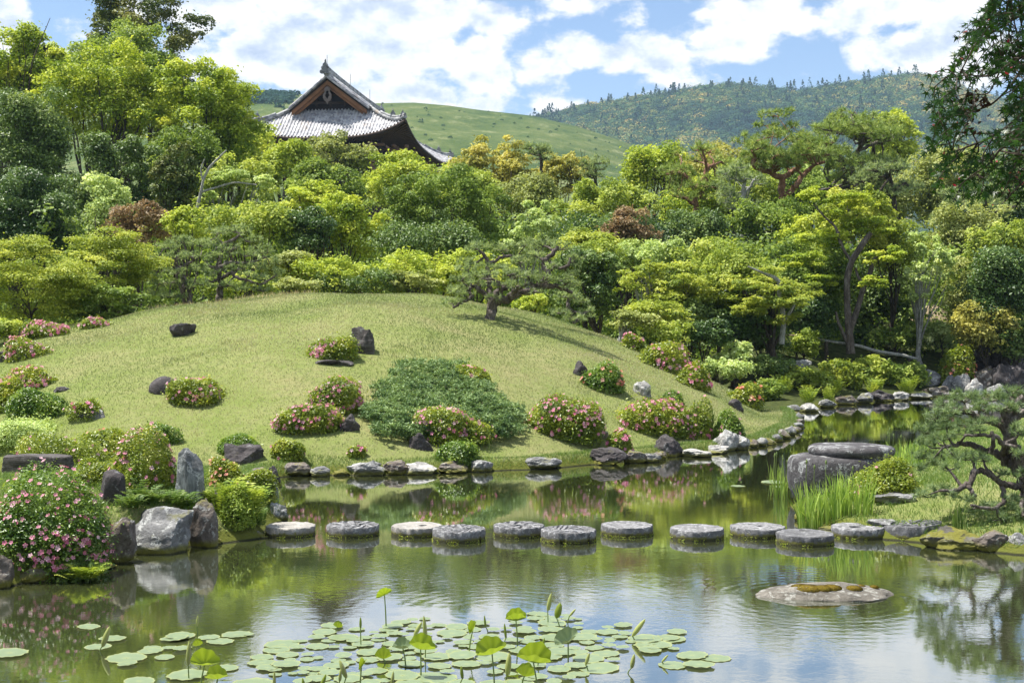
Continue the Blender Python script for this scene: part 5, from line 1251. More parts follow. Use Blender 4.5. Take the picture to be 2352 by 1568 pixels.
# ------------------------------------------------------------------ millstones
def millstone(px, pt, pb, w, label, mat='mill_stone', hole=(.0, 0, .08), grooves=0, notch=(), tilt=(0, 0), seed=1, hollow=0.0, gang=0):
    """px centre, pt top of the far rim, pb waterline at the front, w width, all in picture units"""
    f = pwater(px, pb); R = w / 2 / FP * f[1]; Yc = f[1] + R * .97; R = w / 2 / FP * Yc
    ztop = CH - (pt - HY) / FP * (Yc + R) 
    H_ = max(.07, ztop); rng = np.random.RandomState(seed)
    t = thing('millstone', label, 'stepping stone', ((px - CX) / FP * Yc, Yc, 0), 'old millstones laid as stepping stones across the pond')
    k = 168; th = np.arange(k) / k * 2 * math.pi
    hx, hy, hr = hole[0] * R, hole[1] * R, hole[2] * R * (1.7 if hole[2] > .05 else 1)
    prof_ = [(1.0, -.12, 0), (1.0, .0, 0), (1.0, H_ * .5, 0), (.997, H_ * .86, 0), (.975, H_ * .99, 0), (.95, H_, 0)] 
    rings = []; o3 = rng.uniform(-40, 40, 3)
    for (rr, zz, _) in prof_:
        V = np.stack([rr * R * np.cos(th), rr * R * np.sin(th), np.full(k, zz)], -1)
        nz = np.array([noise.fractal(Vector(v * 14 + o3), 1, 2.1, 4) for v in V])
        V[:, :2] *= (1 + nz[:, None] * .035); V[:, 2] += (nz * .006 if zz > .02 else 0); rings.append(V)
    for q in np.linspace(0, 1, 26)[1:]:
        rr = .95 * (1 - q); c = np.array([hx, hy]) * q ** 1.0
        rad_ = rr * R + hr * q
        x = c[0] + rad_ * np.cos(th); y = c[1] + rad_ * np.sin(th); rr2 = np.hypot(x, y) / R
        z = np.full(k, H_) - hollow * (1 - np.clip(rr2 / .8, 0, 1) ** 2)
        if grooves:
            seg = (th / (2 * math.pi) * 8 + gang) % 1.0; u = np.hypot(x, y) / R
            a = (th % (2 * math.pi / 8)) ; dline = np.abs(((u * np.sin(a + .15)) * grooves) % 1 - .5)
            z -= .03 * (dline < .17) * (u > .2)
        nz = np.array([noise.fractal(Vector((x_ * 9, y_ * 9, 3 + o3[0])), 1, 2.1, 4) for x_, y_ in zip(x, y)])
        rings.append(np.stack([x, y, z + nz * .005], -1))
    rings.append(rings[-1] * [1, 1, 0] + [0, 0, max(.01, H_ - .09)])
    G = np.array(rings); G = np.concatenate([G, G[:, :1]], 1)
    # tilt about the horizontal axes
    G[..., 2] += (G[..., 0] * tilt[0] + G[..., 1] * tilt[1]) * (G[..., 2] > .03)
    for (a, wd) in notch:                             # slots cut in the rim at the waterline
        aa = np.arctan2(G[:6, :, 1], G[:6, :, 0]); msk = (np.abs(((aa - rad(a) + math.pi) % (2 * math.pi)) - math.pi) < wd * .6) 
        G[0:2][msk[0:2]] *= np.array([.82, .82, 1]); G[2][msk[2]] *= np.array([.95, .95, .75])
    mb = MB(); mb.grid(G[:, ::-1]); mb.add(rings[-1], [list(range(k))])
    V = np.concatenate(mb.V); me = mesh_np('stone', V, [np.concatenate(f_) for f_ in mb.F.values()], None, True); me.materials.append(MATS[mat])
    try: me.set_sharp_from_angle(angle=rad(40))
    except Exception: pass
    o = bpy.data.objects.new('stone', me); COL.objects.link(o); o.parent = t
    # moss beading along the waterline
    n_ = int(520 * R / .35); a = rng.uniform(0, 2 * math.pi, n_); keep = np.array([noise.noise(Vector((math.cos(v) * 3, math.sin(v) * 3, seed))) for v in a]) > rng.uniform(-.25, .35, n_)
    a = a[keep]; P_ = np.stack([R * 1.012 * np.cos(a), R * 1.012 * np.sin(a), rng.uniform(.002, .028, len(a))], -1)
    leaf_mesh('moss', P_, sph(len(a), rng), rng.uniform(.5, 1, len(a)), .016, .8, rng, 'fern_leaf', t, t.location)
    return t
q_ = hit(610, 1197)
MILL = [
 (610, 1171, 1199, 52, 'small drum-shaped stone half hidden by ferns behind the first millstone', dict(mat='mill_stone', hole=(0, 0, .02))),
 (667, 1197, 1236, 113, 'thickest millstone, first at the left shore, without a hole', dict(mat='mill_tan', hole=(0, 0, .015))),
 (810, 1195, 1236, 120, 'second millstone from the left with a square hole right of its centre', dict(hole=(.25, .1, .12), grooves=3)),
 (957, 1197, 1235, 116, 'tan-topped millstone half hidden behind its left neighbour in the close pair', dict(mat='mill_tan', hole=(.25, 0, .1))),
 (1054, 1203, 1248, 121, 'grooved millstone with a small hole, in front of the tan-topped one', dict(hole=(.3, -.1, .1), grooves=5, notch=((-35, .1),))),
 (1192, 1196, 1237, 117, 'pale millstone with two small holes left of the mid-pond pair', dict(hole=(0, -.1, .1), grooves=3)),
 (1306, 1205, 1250, 126, 'radially grooved millstone with dark slots in its rim, middle of the row', dict(hole=(-.05, -.3, .06), grooves=6, notch=((-105, .14), (-45, .12)), hollow=.012)),
 (1440, 1195, 1235, 119, 'brownish-centred millstone standing alone right of the middle pair', dict(mat='mill_stone', hole=(0, 0, .02), hollow=.016)),
 (1601, 1202, 1244, 122, 'plain flat millstone standing alone in the right half of the row', dict(hole=(0, 0, .015))),
 (1740, 1198, 1238, 125, 'millstone with a shallow central dimple, before the dark-topped one', dict(hole=(.1, 0, .07), notch=((-60, .12),))),
 (1849, 1213, 1256, 130, 'dark-topped millstone with a raised rim, nearest to the viewer', dict(mat='mill_dark', hole=(0, 0, .015), hollow=.022)),
 (1970, 1199, 1240, 118, 'pale millstone with a round hole touching the grassy point', dict(mat='mill_stone', hole=(-.15, -.15, .14))),
 (2095, 1191, 1243, 132, 'tilted grooved millstone, last at the right shore', dict(mat='mill_dark', hole=(.1, 0, .12), grooves=4, tilt=(.07, -.02), notch=((-70, .16),))),
]
for i, (px, pt, pb, w, lb, kw) in enumerate(MILL): millstone(px, pt, pb, w, lb, seed=40 + i, **kw)

# ------------------------------------------------------------------ the big pillar base stone
q = pwater(1925, 1150); Yc = 21.0; c = pw(1931, 1150, Yc)
t = thing('pillar_base_stone', 'huge dark round temple pillar base stone with a raised disc on top', 'stone', (c[0], Yc, 0))
k = 120; th = np.arange(k + 1) / k * 2 * math.pi
def lathe(prof_, cx_, ex, seed, rough, ey=.85, wob=.05):
    G = []; o3 = np.array([seed * 3.1, 7, 1])
    for (r, z) in prof_:
        v = np.stack([cx_ + r * np.cos(th) * ex, r * np.sin(th) * ey, np.full(k + 1, z)], -1)
        v[:, :2] *= 1 + wob * np.sin(th * 2 + seed)[:, None] + .02 * np.sin(th * 5 + seed)[:, None]
        nz = np.array([noise.fractal(Vector(p_ * 1.6 + o3), 1, 2.1, 5) for p_ in v]); v[:, :2] *= (1 + nz[:, None] * rough); v[:, 2] += nz * rough * .5; G.append(v)
    G = np.array(G); G[:, -1] = G[:, 0]; return G
zt = CH - (1046 - HY) / FP * Yc                              # upper edge of the lower drum
p1 = [(.62, -.1), (.72, .0), (.80, .12), (.86, .26), (.875, .38), (.86, zt - .10), (.83, zt - .04), (.79, zt), (.70, zt + .012), (.55, zt + .015), (.3, zt + .015), (.02, zt + .015)]
mb = MB(); mb.grid(lathe(p1, 0, .98, 1, .05)[:, ::-1])
V = np.concatenate(mb.V); me = mesh_np('drum', V, [np.concatenate(f_) for f_ in mb.F.values()], None, True); me.materials.append(MATS['base_stone']); o = bpy.data.objects.new('drum', me); COL.objects.link(o); o.parent = t
z2 = zt
p2 = [(.60, z2 - .02), (.655, z2 + .03), (.675, z2 + .09), (.66, z2 + .135), (.61, z2 + .165), (.5, z2 + .175), (.3, z2 + .18), (.02, z2 + .18)]
mb = MB(); mb.grid(lathe(p2, .16, 1.0, 2, .02, ey=.95, wob=.02)[:, ::-1])
V = np.concatenate(mb.V); me = mesh_np('top_disc', V, [np.concatenate(f_) for f_ in mb.F.values()], None, True); me.materials.append(MATS['base_stone']); o = bpy.data.objects.new('top_disc', me); COL.objects.link(o); o.parent = t

# ------------------------------------------------------------------ azaleas and low bushes
def petals(P, N, size, rng):
    """five-petalled flowers"""
    n_ = len(P); N = N / (np.linalg.norm(N, axis=1, keepdims=True) + 1e-9)
    t1 = np.cross(N, rng.normal(size=(n_, 3))); t1 /= np.linalg.norm(t1, axis=1, keepdims=True) + 1e-9; t2 = np.cross(N, t1)
    s = (size * rng.uniform(.75, 1.2, n_))[:, None]; Vs = []
    for j in range(5):
        a = j * 2 * math.pi / 5
        def pt(r, b, up): return P + s * (r * math.cos(a + b) * t1 + r * math.sin(a + b) * t2 + up * N)
        Vs += [P, pt(.42, -.48, .16), pt(.55, 0, .2), pt(.42, .48, .16)]
    V = np.stack(Vs, 1); i = np.arange(n_)[:, None] * 20
    F = np.concatenate([i + np.array([[j * 4, j * 4 + 1, j * 4 + 2, j * 4 + 3]]) for j in range(5)])
    return V.reshape(-1, 3), F, 20
def bush(px, pt, pb, w, label, mat='azalea_leaf', fl=0, flmat='pink_petal', side=0, name='azalea_bush', cat='azalea', Y=None, leaf=None, depth=.8, bare=0, lump=.2, water=False, group=None, fsize=None, shape=.75, narrow=1.0):
    SEED[0] += 1; rng = np.random.RandomState(SEED[0])
    if water: g0 = pwater(px, pb)
    else: g0 = hit(px, pb) if Y is None else pw(px, pb, Y)
    pt += (pb - pt) * (.14 if fl > 20 else .07); w *= .93; fl = int(fl * .8)
    rx = w / 2 / FP * g0[1]; ry = rx * depth; Yc = g0[1] + ry * .9; rx = w / 2 / FP * Yc
    xc = (px - CX) / FP * Yc; gz = tz(xc, Yc) if not water else min(.15, tz(xc, Yc))
    if Y is not None: gz = max(min(gz, g0[2]), 0)
    zt_ = CH - (pt - HY) / FP * Yc; H_ = max(zt_ - gz, .28 * rx, .12)
    zf = g0[2] if not water else 0.0
    if name == 'azalea_bush' and group is None: group = 'azaleas planted over the lawn mound and shores'
    t = thing(name, label, cat, (xc, Yc, gz), group)
    s = leaf or max(.03, 2.8 * Yc * PXM)
    hp = max(pb - pt, 20); n_ = int(min(24000, w * hp * .19 * 5.2 * (2.35 * Yc * PXM / s) ** 1.2)); n_ = max(n_, 900)
    d = sph(n_, rng); d[:, 2] = np.where(d[:, 2] < -.25, -d[:, 2], d[:, 2])
    o3 = rng.uniform(-30, 30, 3)
    M = 700; dq = sph(M, rng)
    # lumpy dome: a few bumps of new growth
    bd = sph(26, rng); bd[:, 2] = np.abs(bd[:, 2]); bamp = rng.uniform(-.8, 1.2, 26)
    def radial(dd): return 1 + lump * (np.exp(-((1 - dd @ bd.T) / .08)) @ bamp) + .07 * np.sin(dd[:, 0] * 4 + o3[0]) + .07 * np.sin(dd[:, 1] * 4 + o3[1]) 
    rr = radial(d) * np.where(rng.uniform(size=n_) < .7, rng.uniform(.9, 1.04, n_), rng.uniform(.55, .92, n_))
    sx = np.sign(d) * np.abs(d) ** np.array([shape + .15, shape + .15, 1.0])
    P = sx * rr[:, None] * np.array([rx, ry, H_]) * np.array([.93, .93, 1])
    # slope: the underside follows the ground
    gzz = terrain(P[:, 0] + xc, P[:, 1] + Yc) - gz
    low = P[:, 2] < gzz + .01
    P[:, 2] = np.where(low, gzz + rng.uniform(.01, .12, n_) * H_, P[:, 2])
    front = np.clip(-P[:, 1] / ry, 0, 1); P[:, 2] += 0
    P += rng.normal(size=(n_, 3)) * rx * .16 * rng.uniform(size=(n_, 1)) ** 5
    N = d * .5 + rng.normal(size=(n_, 3)) * .5 + [0, -.1, .6]
    cl = rng.normal(size=(60, 3)); cl /= np.linalg.norm(cl, axis=1, keepdims=True); ci = np.argmax(d @ cl.T, axis=1); ct = rng.normal(.45, .16, 60)
    T = np.clip(ct[ci] + rng.normal(0, .16, n_), 0, 1)
    if bare:
        k_ = rng.uniform(size=n_) > bare * (P[:, 2] < H_ * .6); P, N, T = P[k_], N[k_], T[k_]; n_ = len(P)
    leaf_mesh('foliage', P, N, T, s * rng.uniform(.7, 1.3, n_), .52, rng, mat, t, t.location)
    mb = MB()
    for j in range(14 if not bare else 50):
        a = rng.uniform(0, 6.28); e = rng.uniform(.2, 1.1); r_ = rng.uniform(.5, .9)
        p1_ = np.array([math.cos(a) * math.cos(e) * rx * r_, math.sin(a) * math.cos(e) * ry * r_, math.sin(e) * H_ * r_])
        b0 = np.array([math.cos(a) * rx * .12, math.sin(a) * ry * .12, -.02]); m_ = (b0 + p1_) / 2 + rng.normal(size=3) * .06 * rx
        r0 = .012 + .008 * rx
        mb.tube(np.array([b0, m_, p1_]), [r0, r0 * .7, r0 * .3], 5)
    o = mb.build('stems', 'pale_bark' if bare else 'dark_bark', t, (0, 0, 0))
    if fl:
        k_ = fl; 
        # flowers come in clusters
        cc = sph(max(4, fl // 2) * 3, rng); cc = cc[(cc[:, 2] > -.15)]
        if side: cc = cc[cc[:, 0] * side > -.15]
        cc = cc[:max(4, fl // 6)]
        dd = cc[rng.randint(0, len(cc), k_)] + rng.normal(size=(k_, 3)) * .16; rest = rng.uniform(size=k_) < .25
        dd = np.where(rest[:, None], sph(k_, rng), dd); dd[:, 2] = np.abs(dd[:, 2]) * .98 + .0; dd /= np.linalg.norm(dd, axis=1, keepdims=True)
        if side: dd = dd[(dd[:, 0] * side > -.35) | (rng.uniform(size=k_) < .15)]
        sx = np.sign(dd) * np.abs(dd) ** np.array([shape + .15, shape + .15, 1.0])
        Pf = sx * (radial(dd) * rng.uniform(.97, 1.07, len(dd)))[:, None] * np.array([rx, ry, H_]) * np.array([.95, .95, 1.01])
        gzz = terrain(Pf[:, 0] + xc, Pf[:, 1] + Yc) - gz; Pf = Pf[Pf[:, 2] > gzz + .04]; dd = dd[:len(Pf)] if len(Pf) == len(dd) else Pf / np.linalg.norm(Pf, axis=1, keepdims=True)
        fs = fsize or max(.06, 3.5 * Yc * PXM)
        V, F, m_ = petals(Pf, dd + rng.normal(size=(len(Pf), 3)) * .35 + [0, -.35, .1], fs, rng)
        me = mesh_np('blossoms', V, [F], np.repeat(np.clip(rng.normal(.5, .25, len(Pf)), 0, 1), m_)); me.materials.append(MATS[flmat])
        o = bpy.data.objects.new('blossoms', me); COL.objects.link(o); o.parent = t
    return t
BUSH = [
 (100, 735, 777, 112, 'low spreading azalea full of pale pink flowers at the upper left of the lawn', dict(fl=190)),
 (215, 727, 755, 82, 'flat pale pink azalea right of the spreading one, on the upper left lawn edge', dict(fl=110)),
 (58, 780, 828, 108, 'sparse twiggy azalea with pink flowers on top near the left edge', dict(fl=120, bare=.5)),
 (66, 842, 900, 128, 'rounded azalea crowned with pink flowers at the left edge of the lawn', dict(fl=200)),
 (452, 862, 937, 152, 'lens-shaped azalea dotted pink on the left of the open lawn', dict(fl=120)),
 (765, 767, 829, 128, 'topmost lawn azalea, pink on its left half, leaning on the dark block', dict(fl=110, side=-1)),
 (770, 868, 955, 142, 'upper one of the two azaleas left of the juniper', dict(fl=150)),
 (708, 925, 1004, 158, 'lower one of the two azaleas left of the juniper', dict(fl=190)),
 (1080, 840, 892, 108, 'azalea with few flowers poking out of the back of the juniper', dict(fl=26)),
 (1027, 942, 1030, 186, 'azalea heavy with bright pink flowers in front of the juniper', dict(fl=260)),
 (1052, 1010, 1080, 116, 'flowerless rounded bush on the shore in front of the juniper', dict(mat='azalea_green', name='round_bush', cat='bush')),
 (661, 1002, 1063, 76, 'small upright azalea with a few flowers near the left of the far shore', dict(fl=30)),
 (820, 1021, 1056, 46, 'tiny azalea tuft with pink flowers on the far shore grass', dict(fl=28, narrow=1)),
 (1304, 905, 1020, 172, 'largest lawn azalea, a tall dome covered in pink flowers right of the juniper', dict(fl=330)),
 (1422, 985, 1040, 62, 'small pink azalea above the saddle-shaped stone', dict(fl=70)),
 (1500, 902, 1003, 176, 'left half of the long pink azalea bank on the right of the lawn', dict(fl=260)),
 (1600, 935, 1010, 90, 'middle hump of the long azalea bank behind the irises', dict(fl=80)),
 (1672, 950, 1018, 86, 'green right end of the long azalea bank above the shore stones', dict(fl=16, mat='azalea_green')),
 (1386, 830, 902, 116, 'azalea with salmon-orange flowers on the right of the lawn', dict(fl=95, flmat='salmon_petal', mat='azalea_green')),
 (1458, 765, 806, 66, 'first small pink azalea of the row down the right shoulder', dict(fl=36)),
 (1520, 780, 850, 114, 'larger pink azalea, second of the row down the right shoulder', dict(fl=70, side=1)),
 (1592, 832, 892, 92, 'third azalea of the row down the right shoulder, pink on its right side', dict(fl=60, side=1)),
 (1714, 880, 932, 92, 'fourth azalea of the right shoulder row, close to the inlet', dict(fl=40, flmat='salmon_petal')),
 (1548, 900, 940, 60, 'small green tuft bush on top of the long azalea bank', dict(fl=8, mat='azalea_green')),
 (550, 1000, 1052, 104, 'flowerless green bush over the low dark stone left of the bank', dict(mat='azalea_green', name='round_bush', cat='bush')),
 (84, 893, 968, 144, 'rounded fresh green bush without flowers on the left lawn edge', dict(mat='azalea_green', name='round_bush', cat='bush')),
 (14, 872, 948, 90, 'yellow-green azalea cut by the left edge, beside the round green bush', dict(fl=20, flmat='salmon_petal')),
 (196, 910, 968, 92, 'sparse grey-stemmed azalea with bright pink flowers on the left lawn edge', dict(fl=46, bare=.65)),
 (50, 962, 1036, 190, 'pale green feathery bush at the left edge above the log-like stone', dict(mat='pale_leaf', name='feathery_bush', cat='bush')),
 (352, 972, 1030, 112, 'fine-leaved green dome bush behind the standing stone', dict(mat='azalea_green', name='round_bush', cat='bush')),
 (150, 1000, 1078, 200, 'wide azalea with scattered pink flowers above the log-like stone', dict(fl=90)),
 (245, 985, 1060, 150, 'azalea with a few salmon flowers near the dark dome stone', dict(fl=24, flmat='salmon_petal')),
 (330, 1010, 1130, 170, 'tall loose azalea with pink flowers left of the standing stone', dict(fl=100, bare=.25)),
 (230, 1045, 1120, 120, 'dense azalea between the log-like and the round-topped stone', dict(fl=34)),
 (522, 1045, 1132, 112, 'azalea with salmon-orange flowers right of the standing stone', dict(fl=60, flmat='salmon_petal')),
 (596, 1080, 1150, 84, 'small green azalea at the tip of the left shore', dict(fl=6, mat='azalea_leaf')),
 (2045, 1050, 1150, 150, 'rounded azalea with few pink flowers beside the pillar base stone', dict(fl=34, mat='azalea_leaf')),
 (2190, 805, 862, 92, 'azalea with salmon flowers above the far right boulders', dict(fl=60, flmat='salmon_petal', Y=53.5)),
]
for (px, pt, pb, w, lb, kw) in BUSH: bush(px, pt, pb, w, lb, **kw)
bush(105, 1092, 1335, 292, 'big foreground azalea dome covered with pink flowers at the lower left', fl=430, water=True, depth=.75, lump=.1, leaf=.038, fsize=.052, shape=.6, mat='azalea_green')
bush(140, 1245, 1335, 200, 'dark leafy underskirt bush below the big foreground azalea', mat='deep_leaf', name='fern_bush', cat='bush', water=True, depth=.5, leaf=.05)

# juniper: a wide prostrate mound built of short upturned sprays
def juniper():
    rng = np.random.RandomState(99); g0 = hit(1020, 1008); Yc = g0[1] + 2.0
    xc = (1022 - CX) / FP * Yc; gz = tz(xc, Yc)
    t = thing('prostrate_juniper', 'wide blue-green prostrate juniper mound in the middle of the lawn', 'juniper', (xc, Yc, gz))
    PP = []; NN = []
    m_ = 5200; 
    # outline in the ground plane follows the picture: narrow at the top, broad and lobed at the foot
    n_done = 0
    while n_done < m_:
        px = rng.uniform(830, 1215, 4000); py = rng.uniform(832, 1008, 4000)
        f = (py - 832) / 176
        lo = np.interp(f, [0, .1, .35, .6, .85, 1], [955, 895, 872, 835, 850, 900]); hi = np.interp(f, [0, .1, .35, .6, .85, 1], [1055, 1075, 1130, 1190, 1212, 1160])
        wv = 14 * np.sin(py / 9.0) + 9 * np.sin(py / 4.1 + 2) + rng.normal(0, 5, len(px)); lo = lo + wv; hi = hi - wv * .8
        ok = (px > lo) & (px < hi); ex = np.minimum(px - lo, hi - px)[ok]
        px, py = px[ok], py[ok]
        edge = np.clip(np.minimum(ex / 30, np.minimum((py - 832) / 12, (1008 - py) / 20)), 0, 1)
        for a_, b_, e_ in zip(px[:600], py[:600], edge[:600]):
            # picture point on a surface floating .35 m over the lawn
            hgt = .05 + .20 * math.sqrt(e_) + .10 * noise.noise(Vector((a_ / 26, b_ / 15, 5)))
            PP.append((a_, b_, hgt)); 
        n_done = len(PP)
    PP = np.array(PP)
    Ys = np.arange(20, 48, .05)
    Tm = None; pts = []
    # coarse terrain lookup
    xs_ = np.linspace(-6, 3, 91); ys_ = np.linspace(20, 48, 141); TG = terrain(*np.meshgrid(xs_, ys_))
    from math import floor
    for a_, b_, hg in PP:
        x = (a_ - CX) / FP * Ys; z = CH - (b_ - HY) / FP * Ys
        tzv = TG[np.clip(((Ys - 20) / .2).astype(int), 0, 140), np.clip(((x + 6) / .1).astype(int), 0, 90)] + hg
        ok = np.nonzero(tzv >= z)[0]
        if len(ok): pts.append((x[ok[0]], Ys[ok[0]], tzv[ok[0]]))
    pts = np.array(pts); k = 11
    base = np.repeat(pts, k, axis=0); n2 = len(base)
    dirn = np.repeat(sph(len(pts), rng) * [1, 1, .3] + [0, -.1, .5], k, axis=0) + sph(n2, rng) * .55; dirn /= np.linalg.norm(dirn, axis=1, keepdims=True)
    P = base + dirn * rng.uniform(0, .11, (n2, 1)); N = np.cross(dirn, sph(n2, rng)) + [0, 0, .5]
    T = np.clip(np.repeat(np.clip(.45 + .5 * np.array([noise.noise(Vector((p_[0] * 2.2, p_[1] * 2.2, 1))) for p_ in pts]) + rng.normal(0, .15, len(pts)), 0, 1), k) + rng.normal(0, .12, n2), 0, 1)
    leaf_mesh('foliage', P - t.location, N, T, .055 * rng.uniform(.7, 1.4, n2), .45, rng, 'juniper_leaf', t, t.location)
    # thin creeping boughs below
    mb = MB()
    for j in range(40):
        e = pts[rng.randint(len(pts))] - [0, 0, .15]; b0 = np.array([xc, Yc, gz + .02]); m2 = (b0 + e) / 2; m2[2] = tz(m2[0], m2[1]) + .12
        mb.tube(np.array([b0, m2, e]) , [.03, .02, .01], 5)
    o = mb.build('stems', 'dark_bark', t, (xc, Yc, gz))
juniper()
# ------------------------------------------------------------------ grass
def blades(P, h, wd, lean, rng, t0=.5, ts=.2, curve=.4):
    """tapering two-piece blades standing at P"""
    n_ = len(P); h = np.broadcast_to(h, (n_,))[:, None] * rng.uniform(.6, 1.25, (n_, 1))
    a = rng.uniform(0, 6.28, n_); r = np.stack([np.cos(a), np.sin(a), 0 * a], -1); ln = rng.normal(size=(n_, 3)) * [1, 1, 0] * lean
    wd = np.broadcast_to(wd, (n_,))[:, None]
    m_ = P + ln * h * .4 + [0, 0, 1] * h * .55; tp = P + ln * h * (1 + curve) + [0, 0, 1] * h
    V = np.stack([P - r * wd / 2, P + r * wd / 2, m_ + r * wd * .38, m_ - r * wd * .38, tp], 1)
    i = np.arange(n_)[:, None] * 5
    return V.reshape(-1, 3), i + np.array([[0, 1, 2, 3]]), i + np.array([[3, 2, 4]]), np.repeat(np.clip(rng.normal(t0, ts, n_), 0, 1), 5)
rng = np.random.RandomState(21)
def scatter(n_, x0, x1, y0, y1, test):
    out = []
    tot = 0
    while tot < n_:
        x = rng.uniform(x0, x1, 60000); y = rng.uniform(y0, y1, 60000)
        z = terrain(x, y); k_ = test(x, y, z); out.append(np.stack([x, y, z], -1)[k_]); tot += int(k_.sum())
        if k_.sum() == 0: break
    return np.concatenate(out)[:n_]
def view(x, y): return np.abs(x) < .47 * y
G1 = scatter(230000, -19, 9.5, 22.5, 50, lambda x, y, z: view(x, y) & (z > .12) & (sdf(MAIN, x, y) > .12) & (dome(x, y) > -.9) & (y > 22.8) & (x < 9.4 - (y - 38) * .32 * (y > 38)) & (rng.uniform(size=x.shape) < np.clip(1.35 - (y - 22) / 40, .3, 1)))
# blade colour drifts in broad patches, as mown turf does
pt_ = .5 + .34 * vnoise(G1[:, 0] * 1.0, G1[:, 1], .9, 4, 3) * 2
hh = np.clip(.034 + .0006 * (G1[:, 1] - 22), 0, .055) + .03 * (vnoise(G1[:, 0], G1[:, 1], 1.6, 8, 2) > .55)
V, Fa, Fb, T = blades(G1, hh, .0085 + .0003 * (G1[:, 1] - 22), .45, rng)
T = np.clip(np.repeat(pt_ + rng.normal(0, .2, len(G1)), 5), 0, 1)
me = mesh_np('lawn_grass', V, [Fa, Fb], T); me.materials.append(MATS['grass_blade']); o = bpy.data.objects.new('lawn_grass', me); COL.objects.link(o)
tag(o, 'short sunlit turf covering the round lawn mound', 'grass', kind='stuff')
# longer lush grass: left shore, right point, lawn edge
G2 = scatter(38000, -8, -3, 13, 24, lambda x, y, z: (z > .1) & (sdf(MAIN, x, y) > .05) & view(x, y) & (rng.uniform(size=x.shape) < .9))
G3 = scatter(42000, 4.2, 14, 15.5, 33, lambda x, y, z: (z > .06) & (sdf(PEN, x, y) > .03) & view(x, y))
G4 = scatter(16000, -5, 9.5, 23.5, 42, lambda x, y, z: (sdf(MAIN, x, y) > .02) & (sdf(MAIN, x, y) < .5))
G = np.concatenate([G2, G3, G4]); hh = np.concatenate([np.full(len(G2), .09), np.full(len(G3), .075), np.full(len(G4), .06)])
hh *= 1 + .5 * vnoise(G[:, 0], G[:, 1], 2.2, 6, 2)
V, Fa, Fb, T = blades(G, hh, .009, .55, rng, .5, .25)
me = mesh_np('shore_grass', V, [Fa, Fb], T); me.materials.append(MATS['lush_grass']); o = bpy.data.objects.new('shore_grass', me); COL.objects.link(o)
tag(o, 'longer lush green grass along the shores and on the point at right', 'grass', kind='stuff')
# dry seed heads along the left crest
C = []
for px in np.linspace(330, 720, 900):
    py = np.interp(px, [330, 400, 500, 600, 720], [722, 706, 690, 683, 680]); Yg_ = rng.uniform(41, 46); x = (px - CX) / FP * Yg_ + rng.normal(0, .1); C.append((x, Yg_, tz(x, Yg_)))
C = np.array(C); V, Fa, Fb, T = blades(C, .16, .010, .25, rng, .5, .25)
me = mesh_np('seed_grass', V, [Fa, Fb], T); me.materials.append(MATS['hay']); o = bpy.data.objects.new('seed_grass', me); COL.objects.link(o)
tag(o, 'thin dry seed heads standing along the left crest of the lawn', 'grass', kind='stuff')

# ------------------------------------------------------------------ irises
def iris(px, py, w, h, n_, label, Y=None, water=False, seed=1, mat='iris_blade', pods=4, spread=.5):
    r = np.random.RandomState(seed)
    c = pwater(px, py) if water else (hit(px, py) if Y is None else pw(px, py, Y))
    Yc = c[1] + .2; rx = w / 2 / FP * Yc; H_ = h / FP * Yc
    t = thing('iris_clump', label, 'iris', (c[0], Yc, max(0, tz(c[0], Yc))))
    mb = MB()
    for i in range(n_):
        x0, y0 = r.uniform(-1, 1) * rx, r.uniform(-1, 1) * rx * spread
        hh_ = H_ * r.uniform(.45, 1.1); a = r.uniform(0, 6.28); ln = r.normal(0, .16); wd = .016 * r.uniform(.7, 1.3) * (Yc / 20) ** .5
        dx, dy = ln + x0 / rx * .12, r.normal(0, .12); rt = np.array([math.cos(a), math.sin(a), 0]) * wd
        gz = max(0, tz(c[0] + x0, Yc + y0)) - t.location.z
        P_ = [np.array([x0 + dx * hh_ * s ** 2, y0 + dy * hh_ * s ** 2, gz + hh_ * s * (1 - .12 * s * abs(ln) * 3)]) for s in (0, .3, .6, .85, 1)]
        W_ = [.8, 1, .85, .5, .02]
        G_ = np.array([[p_ - rt * w_ / 1.6, p_ + rt * w_ / 1.6] for p_, w_ in zip(P_, W_)]); mb.grid(G_, float(np.clip(r.normal(.5, .2), 0, 1)))
    V = np.concatenate(mb.V); me = mesh_np('leaves', V, [np.concatenate(f_) for f_ in mb.F.values()], np.concatenate(mb.T)); me.materials.append(MATS[mat])
    o = bpy.data.objects.new('leaves', me); COL.objects.link(o); o.parent = t
    if pods:
        mb = MB()
        for i in range(pods):
            x0, y0 = r.uniform(-1, 1) * rx, r.uniform(-1, 1) * rx * spread; hh_ = H_ * r.uniform(1.0, 1.25)
            mb.tube(np.array([[x0, y0, 0], [x0 + .01, y0, hh_ * .6], [x0 + .02, y0, hh_]]), [.006, .005, .004], 5)
            mb.tube(np.array([[x0 + .02, y0, hh_], [x0 + .022, y0, hh_ + .025], [x0 + .022, y0, hh_ + .05], [x0 + .024, y0, hh_ + .075]]), [.004, .015, .013, .002], 6)
        o = mb.build('seed_pods', 'lotus_stem', t, (0, 0, 0))
    return t
iris(1925, 1196, 170, 104, 330, 'dense bright green iris clump in front of the pillar base stone', seed=2, spread=.35)
iris(1800, 1148, 36, 76, 40, 'small yellow-green iris clump standing in water left of the pillar base stone', water=True, seed=3)
iris(1785, 1110, 36, 50, 6, 'few thin iris stalks with seed pods rising from the water in the inlet mouth', water=True, seed=4, pods=4)
iris(2090, 1075, 90, 66, 80, 'loose iris clump behind the pillar base stone', Y=24.0, seed=5)
iris(1610, 1010, 62, 70, 60, 'blue-green iris clump in the long azalea bank', seed=6, mat='lush_grass')
